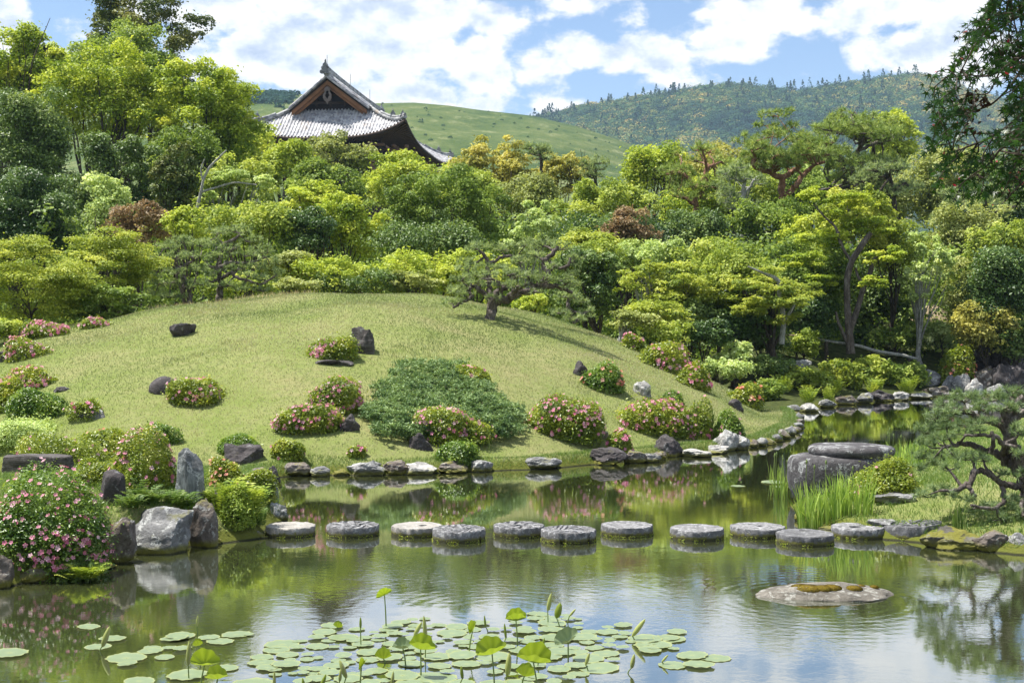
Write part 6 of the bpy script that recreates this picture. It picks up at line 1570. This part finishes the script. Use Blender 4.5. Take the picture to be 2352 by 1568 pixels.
iris(1095, 1030, 70, 46, 46, 'thin iris leaves at the right foot of the azalea before the juniper', seed=7, mat='lush_grass', pods=0)
iris(1765, 920, 46, 56, 34, 'pale iris leaves beside the fourth shoulder azalea', seed=8, pods=0)
iris(2215, 1236, 26, 70, 26, 'short dark green iris tuft behind the last millstone', seed=9, pods=0, mat='lush_grass')

# ------------------------------------------------------------------ ferns and small plants on the left shore
def fern(px, pb, w, h, k, label, seed, mat='fern_leaf', Y=None, water=False, name='fern', L=1.0, cat='fern'):
    r = np.random.RandomState(seed); c = pwater(px, pb) if water else (hit(px, pb) if Y is None else pw(px, pb, Y))
    Yc = c[1] + .15; rx = w / 2 / FP * Yc; H_ = h / FP * Yc; gz = max(0.02, tz(c[0], Yc))
    t = thing(name, label, cat, (c[0], Yc, gz)); V = []; F = []; T = []; nV = 0
    for i in range(k):
        a = r.uniform(0, 6.28); ln = r.uniform(.5, 1.0); e = r.uniform(.5, 1.35)
        d = np.array([math.cos(a), math.sin(a) * .8]); tt_ = float(np.clip(r.normal(.5, .22), 0, 1)); b0 = r.uniform(-.35, .35, 2) * rx * [1, .6]
        pts = []
        for s in np.linspace(0, 1, 9): pts.append(np.array([b0[0] + d[0] * rx * ln * s ** 1.1 * math.cos(e * .6), b0[1] + d[1] * rx * ln * s, H_ * (math.sin(min(1.0, s * 1.15) * e * 1.2)) * ln]))
        pts = np.array(pts); tg = np.gradient(pts, axis=0); tg /= np.linalg.norm(tg, axis=1, keepdims=True) + 1e-9
        sdv = np.cross(tg, [0, 0, 1]); sdv /= np.linalg.norm(sdv, axis=1, keepdims=True) + 1e-9
        for j in range(1, 9):
            for sg in (-1, 1):
                l_ = .28 * rx * math.sin(j / 9 * 2.6 + .35) * L + .01; w_ = l_ * .34; p_ = pts[j]; q_ = p_ + sdv[j] * sg * l_ + tg[j] * l_ * .45 - [0, 0, l_ * .15]
                m1 = (p_ + q_) / 2 + tg[j] * w_ / 2; m2 = (p_ + q_) / 2 - tg[j] * w_ / 2
                V += [p_, m1, q_, m2]; F.append([nV, nV + 1, nV + 2, nV + 3]); nV += 4; T += [tt_] * 4
    me = mesh_np('fronds', np.array(V), [np.array(F)], T); me.materials.append(MATS[mat]); o = bpy.data.objects.new('fronds', me); COL.objects.link(o); o.parent = t
    return t
fern(560, 1200, 110, 90, 60, 'bright yellow-green fern clump on the tip of the left shore', 1)
fern(525, 1236, 90, 80, 60, 'lower bushy fern hanging over the water left of the first millstone', 2, water=True)
fern(590, 1228, 60, 50, 36, 'small grassy fern touching the first millstone', 3, water=True, mat='lush_grass')
fern(500, 1200, 60, 70, 40, 'feathery green plant between the steep boulder and the ferns', 4, mat='fern_leaf')
fern(318, 1240, 44, 60, 26, 'small leafy plant growing in the gap between the two waterline boulders', 5, Y=16.6, mat='lush_grass')
fern(475, 1168, 60, 36, 30, 'low plant right of the foot of the standing stone', 6)
fern(330, 1160, 120, 40, 60, 'low green sedge carpet left of the standing stone', 7, mat='lush_grass', L=.8)
fern(405, 1178, 100, 34, 60, 'dark green sedge tuft in front of the standing stone', 8, mat='lush_grass', L=.8)
fern(290, 1185, 80, 36, 36, 'small weeds in front of the round-topped dark stone', 9, mat='lush_grass')
fern(1120, 1310, 10, 6, 3, 'tiny leaf tuft', 10, water=True) if False else None
fern(180, 1340, 130, 40, 40, 'fern fronds reaching over the water under the big azalea', 11, water=True)
fern(40, 1330, 70, 80, 34, 'broad-leaved weed climbing at the lower left corner of the big azalea', 12, water=True, mat='pale_leaf')
fern(310, 1100, 60, 60, 30, 'pale feathery weed behind the round-topped dark stone', 13)
fern(600, 1165, 50, 46, 30, 'grassy tuft on the ribbed stone', 14, mat='lush_grass')
bush(545, 1118, 1228, 96, 'loose yellow-green shrub above the ferns on the left shore tip', mat='fern_leaf', name='shrub', cat='shrub')
bush(440, 1150, 1205, 60, 'low green shrub wedged behind the largest grey boulder', mat='azalea_green', name='shrub', cat='shrub')
for i, (px, py, w) in enumerate(((1740, 862, 70), (1800, 905, 60), (1860, 930, 60), (1920, 912, 70), (2010, 905, 60), (2085, 908, 60), (1690, 885, 70), (1905, 930, 40))):
    fern(px, py, w, 44, 40, ['bushy fern between the pale shrub and the inlet', 'fern tuft above the inlet corner stones', 'fern drooping over the inlet stones', 'bright fern on the bank behind the inlet', 'fern over the dark crusted stone', 'fern right of the white lumpy stone', 'green fern behind the fourth shoulder azalea', 'small fern at the waterline of the inlet'][i], 30 + i, Y=46 + i * .9 if i in (0, 6) else None, L=1.0)

# ------------------------------------------------------------------ wooden rail and hut on the right bank
t = thing('rail_fence', 'low rustic fence with a bent peeled pole for a rail on the right bank', 'fence', tuple(pw(1950, 820, 54.4)))
mb = MB(); P_ = np.array([pw(a_, b_, Y_) for a_, b_, Y_ in ((1815, 762, 54.9), (1850, 772, 54.8), (1885, 780, 54.6), (1920, 786, 54.5), (1950, 790, 54.4), (1980, 796, 54.3), (2010, 806, 54.2), (2040, 811, 54.1), (2075, 816, 54.0), (2108, 825, 53.9))])
mb.tube(P_, [.045, .05, .055, .06, .065, .07, .075, .075, .07, .06], 8); mb.build('rail', 'pale_bark', t, tuple(t.location))
for (a_, b0_, b1_) in ((1898, 783, 826), (2004, 803, 822), (2088, 818, 832), (1845, 770, 800)):
    mb = MB(); p_ = pw(a_, b0_, 54.5); q_ = np.array([p_[0], p_[1], tz(p_[0], p_[1]) - .1]); mb.tube(np.array([q_, (p_ + q_) / 2, p_ + [0, 0, -.02]]), [.09, .085, .08], 8); mb.build('post', 'dark_bark', t, tuple(t.location))
t = thing('short_rail', 'short straight pole rail left of the bent one under the maples', 'fence', tuple(pw(1785, 770, 53)))
mb = MB(); mb.tube(np.array([pw(1762, 767, 53), pw(1798, 769, 53), pw(1832, 771, 53)]), .04, 7); mb.build('rail', 'hay_wood' if 'hay_wood' in MATS else 'thatch', t, tuple(t.location))
for a_ in (1764, 1830):
    mb = MB(); p_ = pw(a_, 767, 53); q_ = np.array([p_[0], p_[1], tz(p_[0], p_[1]) - .1]); mb.tube(np.array([q_, p_]), .05, 7); mb.build('post', 'dark_bark', t, tuple(t.location))
c = pw(2140, 730, 62); t = thing('thatched_hut', 'small brown thatched roof on thin posts seen through the V-shaped trunk', 'hut', (c[0], c[1], tz(c[0], c[1])))
mb = MB(); z0 = c[2]
for q in np.linspace(0, 1, 5)[:-1]:
    pass
G_ = []
for q in (0, .35, .7, 1): G_.append([[1.3 * (1 - q * .85) * math.cos(a), 1.1 * (1 - q * .9) * math.sin(a), z0 - .2 + .8 * q ** .85 - t.location.z] for a in np.linspace(0, 2 * math.pi, 25)])
mb.grid(np.array(G_)); mb.grid(np.array([G_[0], [[x_ * .9, y_ * .9, z_ - .12] for x_, y_, z_ in G_[0]], [[x_ * .2, y_ * .2, z_ - .1] for x_, y_, z_ in G_[0]]])); mb.build('thatched_roof', 'thatch', t, (0, 0, 0))
for (dx, dy) in ((-.8, -.6), (.8, -.6), (-.8, .6), (.8, .6)):
    mb = MB(); mb.tube(np.array([[dx, dy, -.1], [dx, dy, z0 - .1 - t.location.z]]), .06, 7); mb.build('post', 'dark_bark', t, (0, 0, 0))

# ------------------------------------------------------------------ lotus
def pad_mesh(seed, r=1.0, wav=.03):
    rr = np.random.RandomState(seed); k = 40; th = np.arange(k) / k * 2 * math.pi
    edge = 1 + .035 * np.sin(th * rr.randint(9, 15) + rr.uniform(0, 6)) + .04 * np.sin(th * 2 + rr.uniform(0, 6)) + .02 * rr.normal(size=k)
    rings = []
    for q in (0.02, .3, .6, .85, 1.0):
        z = wav * (.25 + q ** 3 * (.5 * np.sin(th * 3 + rr.uniform(0, 6)) + .5 * np.sin(th * 7 + rr.uniform(0, 6)))) - .02 * (1 - q)
        rings.append(np.stack([q * edge * np.cos(th), q * edge * np.sin(th), z + (0.0 if q < 1 else rr.uniform(-.01, .02, k))], -1))
    G = np.array(rings); G = np.concatenate([G, G[:, :1]], 1)
    T = np.repeat(np.array([.75, .4, .35, .45, .95]), k + 1)
    mb = MB(); mb.grid(G); 
    return mesh_np('lotus_pad', mb.V[0], [np.concatenate(f_) for f_ in mb.F.values()], T, True)
rng = np.random.RandomState(64)
padM = [pad_mesh(s) for s in range(14)]
for me in padM: me.materials.append(MATS['lotus_pad'])
placed = []
def pad(px, py, w, label, group=None, tz_=None):
    q = pwater(px, py); R = w / 2 / FP * q[1]
    o = bpy.data.objects.new('lotus_pad', padM[rng.randint(len(padM))]); COL.objects.link(o)
    o.location = (q[0], q[1], rng.uniform(.004, .02) if tz_ is None else tz_); o.rotation_euler = (rng.normal(0, .02), rng.normal(0, .02), rng.uniform(0, 6.28)); o.scale = (R, R * rng.uniform(.85, 1.1), R * .9)
    tag(o, label, 'lotus pad', group); placed.append((q[0], q[1], R)); return o
for (px, py, w, lb) in ((22, 2240 * .6705, 86, 'lotus pad cut by the left edge of the picture'), (204, 1440, 50, 'small lone lotus pad, farthest to the upper left'), (258, 1468, 60, 'lotus pad behind the rolled leaf at the left'), (225, 1485, 60, 'yellowish lotus pad in front of the rolled leaf at the left'),
    (290, 1511, 98, 'large lotus pad left of the upright green leaf'), (292, 1526, 44, 'small torn pad just below the large left one'), (415, 1462, 76, 'lotus pad left in the string running right from the bud'), (400, 1468, 60, 'yellow-rimmed pad touching that string on the left'), (345, 1496, 56, 'middle pad between the large left one and the bud'),
    (378, 1510, 48, 'small pale pad below the middle one'), (350, 1488, 40, 'small pad behind the middle one'), (388, 1488, 36, 'tiny pad left of the bud'), (418, 1492, 44, 'small pad right under the bud'), (480, 1466, 50, 'pale pad right of the bud stem'), (505, 1474, 60, 'lotus pad overlapping at the right of the string'), (543, 1457, 68, 'rightmost pad of the left string'),
    (430, 1552, 90, 'big pad behind the open green leaf at the bottom left'), (320, 1566, 70, 'pad with a raised point at the bottom edge, left'), (520, 1535, 60, 'pad right of the open green leaf'), (572, 1458, 26, 'thin floating leaf scrap left of the main mat')):
    pad(px, py, w, lb)
# the main mat
outline = [(590, 1548), (600, 1500), (640, 1478), (700, 1462), (730, 1440), (800, 1430), (860, 1448), (960, 1418), (1060, 1440), (1130, 1420), (1230, 1402), (1300, 1410), (1360, 1425), (1440, 1430), (1450, 1465), (1580, 1450), (1560, 1490), (1440, 1500), (1400, 1525), (1320, 1560), (1280, 1575), (540, 1580)]
def inside(px, py): return float(sdf(outline, px, py)) > 0
cnt = 0; tries = 0
while cnt < 175 and tries < 15000:
    tries += 1; px, py = rng.uniform(540, 1560), rng.uniform(1402, 1576)
    if not inside(px, py): continue
    w = rng.choice([28, 38, 48, 58, 68, 80]) * rng.uniform(.85, 1.15) * (.75 + .45 * (py - 1402) / 170)
    q = pwater(px, py); R = w / 2 / FP * q[1]
    if any(math.hypot(q[0] - a_, (q[1] - b_)) < (R + r_) * .72 for a_, b_, r_ in placed): continue
    pad(px, py, w, 'pale green lotus pad floating in the dense mat at the bottom centre', 'lotus pads of the bottom centre mat'); cnt += 1
for (px, py, w, lb) in ((1590, 1507, 70, 'lotus pad with dark rim, second from the right end'), (1645, 1512, 64, 'rightmost lotus pad of the whole group'), (1545, 1528, 72, 'round lotus pad at the lower right of the group'), (1605, 1529, 72, 'yellow-rimmed lotus pad at the lower right of the group'), (1530, 1466, 66, 'oval lotus pad set apart on the right'), (1555, 1452, 48, 'small notched pad, upper right of the group'), (1500, 1483, 90, 'wide pad below the oval one on the right')):
    pad(px, py, w, lb)
def lotus_leaf(px, py, pb, w, label, fold=.6, az_=0, tip=.6, seed=1, mat='lotus_leaf', cup=.35):
    """raised leaf: a funnel folded up, on a stem from the water; pb = picture row where the stem meets the water"""
    q = pwater(px, pb) if pb < 1600 else pw(px, pb, CH * FP / (pb - HY)); fold = min(1.0, fold * 1.5); tip *= 1.25; Yc = q[1]; c = pw(px, py, Yc); R = w * .64 / 2 / FP * Yc; rr = np.random.RandomState(seed)
    t = thing('lotus_leaf', label, 'lotus leaf', (q[0], Yc, 0), 'lotus leaves raised above the pads'); H_ = c[2]
    k = 48; th = np.arange(k + 1) / k * 2 * math.pi; G = []
    for s in np.linspace(.01, 1, 9):
        e = 1 + .04 * np.sin(th * 9 + seed) + .05 * np.sin(th * 3 + seed * 2)
        r_ = s * R * e; up = cup * R * s ** 1.6 + .07 * R * s ** 2 * np.sin(th * 8 + seed) + fold * R * s ** 1.7 * np.abs(np.sin(th - az_)) ** 1.3
        x, y, z = r_ * np.cos(th), r_ * np.sin(th) , up
        # fold narrows the leaf across its folding line
        nx, ny = -math.sin(az_), math.cos(az_); d = x * nx + y * ny; x = x - nx * d * min(.75, fold * .6); y = y - ny * d * min(.75, fold * .6)
        G.append(np.stack([x, y, z], -1))
    G = np.array(G); G[:, -1] = G[:, 0]
    a_ = tip; ca, sa = math.cos(a_), math.sin(a_); Y_, Z_ = G[..., 1].copy(), G[..., 2].copy(); G[..., 1] = Y_ * ca + Z_ * sa * 0 - Z_ * sa; G[..., 2] = Y_ * sa + Z_ * ca
    b_ = rr.uniform(-.35, .35); cb, sb = math.cos(b_), math.sin(b_); X_, Z_ = G[..., 0].copy(), G[..., 2].copy(); G[..., 0] = X_ * cb + Z_ * sb; G[..., 2] = -X_ * sb + Z_ * cb
    G = G + [0, 0, H_]
    mb = MB(); mb.grid(G, np.clip(.45 + .12 * np.sin(np.tile(th * 10, 9)), 0, 1)); V = np.concatenate(mb.V); me = mesh_np('blade', V, [np.concatenate(f_) for f_ in mb.F.values()], np.concatenate(mb.T), True); me.materials.append(MATS[mat]); o = bpy.data.objects.new('blade', me); COL.objects.link(o); o.parent = t
    mb = MB(); bx = rr.uniform(-.04, .04); mb.tube(np.array([[bx, 0, -.05], [bx * .6, 0, H_ * .5], [0, 0, H_ + .005]]), [.0065, .006, .005], 6); mb.build('stem', 'lotus_stem', t, (0, 0, 0))
def lotus_roll(px, pt, pb, label, L_=44, lean=0.0, wd=5, seed=1, mat='lotus_roll'):
    """unopened rolled leaf or bud: a spindle at the top of a stem"""
    q = pwater(px, min(pb, 1590)); Yc = q[1]; u = Yc / FP; H_ = (pb - pt) * u; l = L_ * u; r_ = wd * u
    t = thing('rolled_lotus_leaf', label, 'rolled leaf', (q[0], Yc, 0), 'rolled lotus leaves and buds among the pads')
    s0 = np.array([0, 0, max(.02, H_ - l)]); e0 = np.array([math.sin(lean) * l, 0, H_ - l + math.cos(lean) * l]); mb = MB()
    mb.tube(np.array([s0 + (e0 - s0) * s for s in (0, .15, .4, .7, .9, 1)]), np.array([.35, .8, 1, .8, .45, .05]) * r_, 9, .5)
    mb.tube(np.array([s0 + (e0 - s0) * s + [r_ * .5, -r_ * .3, 0] for s in (.05, .3, .6, .9)]), np.array([.3, .6, .5, .1]) * r_, 7, .9)
    mb.build('rolled_blade', mat, t, (0, 0, 0)); mb = MB(); bx = np.random.RandomState(seed).uniform(-.05, .05)
    mb.tube(np.array([[bx, 0, -.05], [bx * .4, 0, s0[2] * .5], s0 + [0, 0, .003]]), [.0055, .005, .0045], 6); mb.build('stem', 'lotus_stem', t, (0, 0, 0))
LL = [(883, 1365, 1440, 62, 'tallest raised lotus leaf, tilted and half lit, on a thin stem left of centre', dict(fold=.75, az_=.4, tip=.9)),
 (1086, 1446, 1500, 58, 'cupped lotus leaf standing right of centre', dict(fold=.8, az_=1.2, tip=.5)),
 (1185, 1425, 1482, 74, 'raised leaf folded like a bird wing near the two buds', dict(fold=.7, az_=0.1, tip=.4)),
 (966, 1490, 1552, 96, 'wide ragged raised leaf in the middle of the mat', dict(fold=.5, az_=.2, tip=.35)),
 (925, 1488, 1530, 70, 'paler raised leaf touching the wide ragged one', dict(fold=.4, az_=-.3, tip=.4, mat='lotus_pad')),
 (830, 1530, 1600, 52, 'small cupped leaf at the bottom left of the mat', dict(fold=.9, az_=1.4, tip=.4)),
 (1130, 1500, 1585, 112, 'large raised leaf with drooping sides below the folded one', dict(fold=.45, az_=0, tip=.45)),
 (1225, 1520, 1600, 128, 'largest raised leaf, spread like a fan near the bottom edge', dict(fold=.55, az_=.1, tip=.5)),
 (1305, 1472, 1515, 92, 'pale raised leaf with a folded front edge on the right', dict(fold=.35, az_=.2, tip=.45, mat='lotus_pad')),
 (470, 1524, 1590, 104, 'big open bright leaf at the bottom left', dict(fold=.45, az_=.2, tip=.6)),
 (500, 1558, 1640, 84, 'second bright leaf cut by the bottom edge at left', dict(fold=.5, az_=-.2, tip=.4)),
 (456, 1482, 1520, 38, 'small half-rolled leaf at the left, like a bud', dict(fold=1.0, az_=0, tip=.2)),
 (775, 1440, 1452, 34, 'small yellow-green cupped leaf at the back of the mat', dict(fold=.8, az_=0, tip=.1)),
 (880, 1512, 1522, 60, 'low curled leaf lying on the mat', dict(fold=.8, az_=0, tip=.0)),
 (1205, 1552, 1572, 70, 'curled leaf lying at the bottom beside the fan leaf', dict(fold=.7, az_=0, tip=.1))]
for i, (px, py, pb, w, lb, kw) in enumerate(LL): lotus_leaf(px, py, pb, w, lb, seed=i + 1, **kw)
LR = [(828, 1416, 1482, 'dark slender bud standing alone at the back left of the mat', 26, .0, 3, 'lotus_leaf'), (951, 1422, 1470, 'bent pale rolled leaf left of the tall pale one', 38, .5, 5, 'lotus_roll'), (978, 1412, 1512, 'tall pale rolled leaf in the middle of the mat', 60, -.08, 5, 'lotus_roll'),
 (1258, 1360, 1430, 'pale curved rolled leaf, tallest of the two at the back', 42, .2, 5, 'lotus_roll'), (1278, 1382, 1440, 'green bud-like rolled leaf beside the pale curved one', 36, .25, 8, 'lotus_leaf'), (1308, 1392, 1430, 'thin hooked rolled leaf right of the two tall ones', 22, .7, 3, 'lotus_roll'),
 (1115, 1412, 1452, 'thin dark spike at the back of the mat', 26, -.1, 2.5, 'lotus_leaf'), (1162, 1430, 1482, 'green spike left of the pale rear pads', 36, -.1, 3, 'lotus_leaf'), (1452, 1410, 1470, 'leaning pale rolled leaf on a dark stem at the right of the mat', 50, .65, 6, 'lotus_roll'),
 (1450, 1500, 1545, 'drooping dried rolled leaf at the lower right', 34, .2, 5, 'lotus_roll'), (1520, 1498, 1525, 'broken bent leaf stalk at the lower right', 26, .6, 3, 'lotus_roll'), (795, 1512, 1575, 'rolled leaf pointing up left in the lower left of the mat', 44, -.35, 6, 'lotus_roll'),
 (780, 1534, 1588, 'thin rolled leaf at the lower left of the mat', 30, .1, 4, 'lotus_roll'), (735, 1545, 1590, 'yellow leaning rolled leaf at the bottom left of the mat', 46, .3, 5, 'lotus_leaf'), (630, 1540, 1590, 'tall thin pale spike at the bottom left of the mat', 60, .0, 4, 'lotus_roll'),
 (1345, 1496, 1540, 'short pale rolled leaf beside the right raised leaf', 30, .3, 4, 'lotus_roll'), (1240, 1462, 1530, 'green spike right of the folded wing leaf', 44, .25, 4, 'lotus_leaf'), (1165, 1498, 1560, 'pale rolled leaf standing before the large drooping leaf', 52, .1, 7, 'lotus_roll'),
 (452, 1412, 1462, 'thin yellowish spike above the left string of pads', 26, .1, 3, 'lotus_roll'), (235, 1434, 1494, 'pleated rolled leaf leaning right at the left', 50, .35, 7, 'lotus_roll'), (432, 1470, 1560, 'tall folded pale leaf beside the bright leaf at left', 56, .05, 6, 'lotus_roll'),
 (1062, 1528, 1580, 'short rolled leaf near the bottom centre', 30, -.1, 4, 'lotus_leaf'), (900, 1545, 1595, 'pointed spike at the bottom edge below the ragged leaf', 34, .1, 4, 'lotus_roll'), (700, 1560, 1595, 'low spike at the bottom left corner of the mat', 28, -.2, 4, 'lotus_leaf')]
for i, (px, pt, pb, lb, L_, ln, wd, mt_) in enumerate(LR): lotus_roll(px, pt, pb, lb, L_, ln, wd, i, mt_)
# pads in the inlet mouth
for (px, py, w, lb) in ((1775, 1108, 60, 'faint lily pad in the inlet mouth left of the iris clump'), (1795, 1118, 40, 'second faint lily pad beside the iris clump in the water'), (1695, 1116, 34, 'tiny lily pad alone in the open inlet water')): pad(px, py, w, lb)

# ------------------------------------------------------------------ overhanging maple, upper right
MY = 8.0
t = thing('overhanging_maple', 'dark-leaved maple whose boughs hang into the upper right corner', 'maple tree', (5.6, 6.6, tz(5.6, 6.6)))
rng = np.random.RandomState(12)
def starleaf(P, N, T1, size, rng):
    """seven-lobed leaves: stem point P, blade normal N, tip direction T1"""
    n_ = len(P); N = N / (np.linalg.norm(N, axis=1, keepdims=True) + 1e-9); T1 = T1 - (T1 * N).sum(1, keepdims=True) * N; T1 /= np.linalg.norm(T1, axis=1, keepdims=True) + 1e-9; B = np.cross(N, T1)
    ang = np.array([-150, -128, -100, -78, -52, -27, 0, 27, 52, 78, 100, 128, 150]) * math.pi / 180; r_ = np.array([.28, .14, .62, .2, .9, .26, 1.05, .26, .9, .2, .62, .14, .28])
    # odd entries are the notches between lobes, even ones the tips
    s = (size * rng.uniform(.7, 1.2, n_))[:, None]; V = [P]
    for a_, q in zip(ang, r_): V.append(P + s * (q * math.cos(a_) * T1 + q * math.sin(a_) * B - N * (.16 * q ** 2)))
    V = np.stack(V, 1); i = np.arange(n_)[:, None] * 14; k = 13
    F = []
    for j in (2, 4, 6, 8, 10, 12):
        pass
    quads = [(0, j - 1, j, j + 1) for j in (3, 5, 7, 9, 11)]
    tris = [(0, 1, 2), (0, 12, 13)]
    FQ = np.concatenate([i + np.array([q]) for q in quads]); FT = np.concatenate([i + np.array([q]) for q in tris])
    return V.reshape(-1, 3), FQ, FT
mainb = [[(2700, 40, 7), (2500, 90, 5.5), (2352, 118, 4), (2330, 135, 3.6), (2296, 165, 3), (2262, 180, 2.2), (2228, 170, 1.6), (2200, 178, 1.2)],
 [(2700, 100, 7), (2450, 190, 5), (2352, 250, 4), (2325, 290, 3.6), (2280, 318, 3), (2240, 330, 2.4), (2190, 350, 1.8), (2150, 365, 1.2)],
 [(2325, 290, 3), (2300, 340, 2.6), (2270, 380, 2.2), (2235, 400, 1.8), (2200, 430, 1.2)], [(2352, 150, 3), (2320, 200, 2.4), (2280, 240, 2.2), (2220, 262, 1.6), (2165, 270, 1.1), (2130, 285, .8)],
 [(2700, -60, 6), (2450, 0, 4.5), (2352, 30, 3.5), (2300, 60, 2.6), (2262, 90, 1.8), (2235, 100, 1)], [(2352, 250, 2.6), (2345, 330, 2.2), (2325, 400, 1.8), (2300, 450, 1.1)],
 [(2700, 350, 5), (2450, 370, 3.5), (2352, 410, 2.6), (2325, 445, 1.8), (2300, 470, 1)], [(2296, 165, 2), (2270, 220, 1.6), (2225, 215, 1.2), (2180, 225, .9)], [(2280, 318, 2), (2255, 360, 1.6), (2262, 420, 1.2), (2250, 450, .8)]]
mb = MB(); tr = np.array([[5.6, 6.6, .9], [5.5, 6.7, 2.2], [5.3, 7.2, 3.6], [5.0, 7.8, 5.0]]); mb.tube(tr, [.17, .15, .12, .08], 10)
tips = []; mids = []
for L_ in mainb:
    p = np.array([pw(a_, b_, MY + rng.uniform(-.15, .15)) for a_, b_, _ in L_]); r_ = np.array([q[2] for q in L_]) / FP * MY
    if L_[0][0] >= 2700: p = np.concatenate([[tr[3] if L_[0][1] < 50 else tr[2] + rng.normal(0, .1, 3)], p]); r_ = np.concatenate([[r_[0] * 2.2], r_])
    s = np.concatenate([[0], np.cumsum(np.linalg.norm(np.diff(p, axis=0), axis=1))]); ts = np.linspace(0, s[-1], len(p) * 5); pp = np.stack([np.interp(ts, s, p[:, i]) for i in range(3)], -1)
    for _ in range(3): pp[1:-1] = (pp[:-2] + 2 * pp[1:-1] + pp[2:]) / 4
    mb.tube(pp, np.interp(ts, s, r_), 7); mids += list(pp[len(pp) // 4:])
mids = np.array(mids)
# leaf positions: inside the outline the boughs fill in the picture
MO = [(2500, -60), (2236, -40), (2258, 30), (2216, 68), (2200, 84), (2225, 110), (2172, 142), (2146, 160), (2150, 180), (2118, 208), (2104, 240), (2140, 252), (2118, 290), (2098, 312), (2116, 348), (2100, 378), (2136, 388), (2140, 420), (2156, 452), (2182, 470), (2212, 482), (2236, 464), (2262, 450), (2290, 474), (2330, 478), (2350, 500), (2500, 540)]
LP = []; LD = []
def spray(px, py, an, ln, dY, k):
    """a drooping twig with paired leaves; an = direction in the picture plane"""
    a0 = pw(px, py, MY + dY); e0 = pw(px + math.cos(an) * ln, py + math.sin(an) * ln, MY + dY + rng.normal(0, .08)); m0 = (a0 + e0) / 2 + [0, 0, .035]
    tw_ = np.array([a0 * (1 - u) ** 2 + 2 * m0 * u * (1 - u) + e0 * u * u for u in np.linspace(0, 1, 5)])
    mb.tube(tw_, [.004, .003, .0025, .002, .0012], 5)
    d_ = (e0 - a0) / np.linalg.norm(e0 - a0); sd2 = np.cross(d_, [0, 0, 1.0]); sd2 /= np.linalg.norm(sd2)
    for j in range(k):
        u = (j + .6) / k; p_ = a0 * (1 - u) ** 2 + 2 * m0 * u * (1 - u) + e0 * u * u
        for sg in (-1, 1):
            LP.append(p_ + sd2 * sg * .012 + rng.normal(0, .012, 3)); LD.append(d_ * .7 + np.array([0, 0, -.35]) + (sd2 * sg * .6 + np.array([0, 0, sg * .35])) + rng.normal(0, .25, 3))
    LP.append(e0); LD.append(d_)
    return a0
ns = 0
while ns < 215:
    px, py = rng.uniform(2110, 2440), rng.uniform(-60, 500)
    if float(sdf(MO, px, py)) < 3: continue
    hole = (2245 < px < 2352) and (170 < py < 360)
    if hole and rng.uniform() < .85: continue
    an = rad(rng.normal(148, 24)) if py < 380 else rad(rng.normal(125, 26)); ln = rng.uniform(50, 95)
    if float(sdf(MO, px + math.cos(an) * ln, py + math.sin(an) * ln)) < -4: continue
    a0 = spray(px, py, an, ln, rng.normal(0, .22), 5)
    d2 = np.linalg.norm(mids - a0, axis=1); j = int(np.argmin(d2)); s0 = mids[j]
    mb.tube(np.array([s0, (s0 + a0) / 2 + [0, 0, .03], a0]), [.005, .0045, .004], 5); ns += 1
n_in = len(LP)
for k in range(420):   # boughs beyond the frame, above and to the right, which shade these
    px, py = rng.uniform(1900, 3000), rng.uniform(-900, -90)
    if k % 4 == 0: px, py = rng.uniform(2460, 2760), rng.uniform(-60, 420)
    spray(px, py, rad(rng.normal(150, 30)), rng.uniform(50, 95), rng.uniform(-.8, 2.2) if py < -90 else rng.normal(0, .3), 5)
LP = np.array(LP); LD = np.array(LD)
mb.build('trunk', 'dark_bark', t, tuple(t.location))
N = rng.normal(size=LP.shape) * .45 + [0, -1.0, .5]; T1 = LD
V, FQ, FT = starleaf(LP, N, T1, .046, rng)
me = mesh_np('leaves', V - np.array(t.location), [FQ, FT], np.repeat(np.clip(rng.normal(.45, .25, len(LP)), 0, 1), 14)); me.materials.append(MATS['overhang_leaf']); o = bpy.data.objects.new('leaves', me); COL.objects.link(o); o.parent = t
sp = LP[rng.choice(n_in, 34, replace=False)] + rng.normal(0, .015, (34, 3)); edge_ = [(2204, 88), (2216, 74), (2150, 166), (2136, 172), (2146, 288), (2168, 352), (2290, 372), (2300, 430), (2350, 420), (2322, 396), (2318, 438), (2280, 470)]
sp = np.concatenate([sp, [pw(a_, b_, MY) for a_, b_ in edge_]])
for q in sp:
    V, F = leaf_quads(q[None], rng.normal(size=(1, 3)) + [0, -1, 0], .034, .42, rng); me = mesh_np('winged_seed', V - np.array(t.location), [F], np.full(4, rng.uniform(0, 1))); me.materials.append(MATS['seed_red']); o = bpy.data.objects.new('winged_seed', me); COL.objects.link(o); o.parent = t
wl = np.concatenate([np.array([pw(2228 + rng.normal(0, 11), 255 + rng.normal(0, 26), MY) for _ in range(60)]), np.array([pw(2262 + rng.normal(0, 5), 236 + rng.normal(0, 9), MY) for _ in range(14)])])
V, F = leaf_quads(wl, rng.normal(size=wl.shape), .04, .6, rng); me = mesh_np('withered_leaves', V - np.array(t.location), [F], np.repeat(rng.uniform(0, .4, len(wl)), 4)); plain_mat('withered', (.05, .025, .015), .9, .5, 20); me.materials.append(MATS['withered']); o = bpy.data.objects.new('withered_leaves', me); COL.objects.link(o); o.parent = t
# ------------------------------------------------------------------ air
m, t = new_mat('haze_air')
v = t.node('ShaderNodeVolumePrincipled', ins={'Color': (.55, .75, 1.0, 1), 'Density': .00013, 'Anisotropy': .0})
t.l.new(v.outputs[0], t.node('ShaderNodeOutputMaterial').inputs['Volume'])
MATS['haze_air'] = m
mb = MB(); mb.box((300, 1200, 170), (3400, 2900, 346))
hz_ = mb.build('haze', 'haze_air', loc=None)
tag(hz_, kind='stuff'); hz_['label'] = 'thin bluish summer haze between the garden and the far mountain'
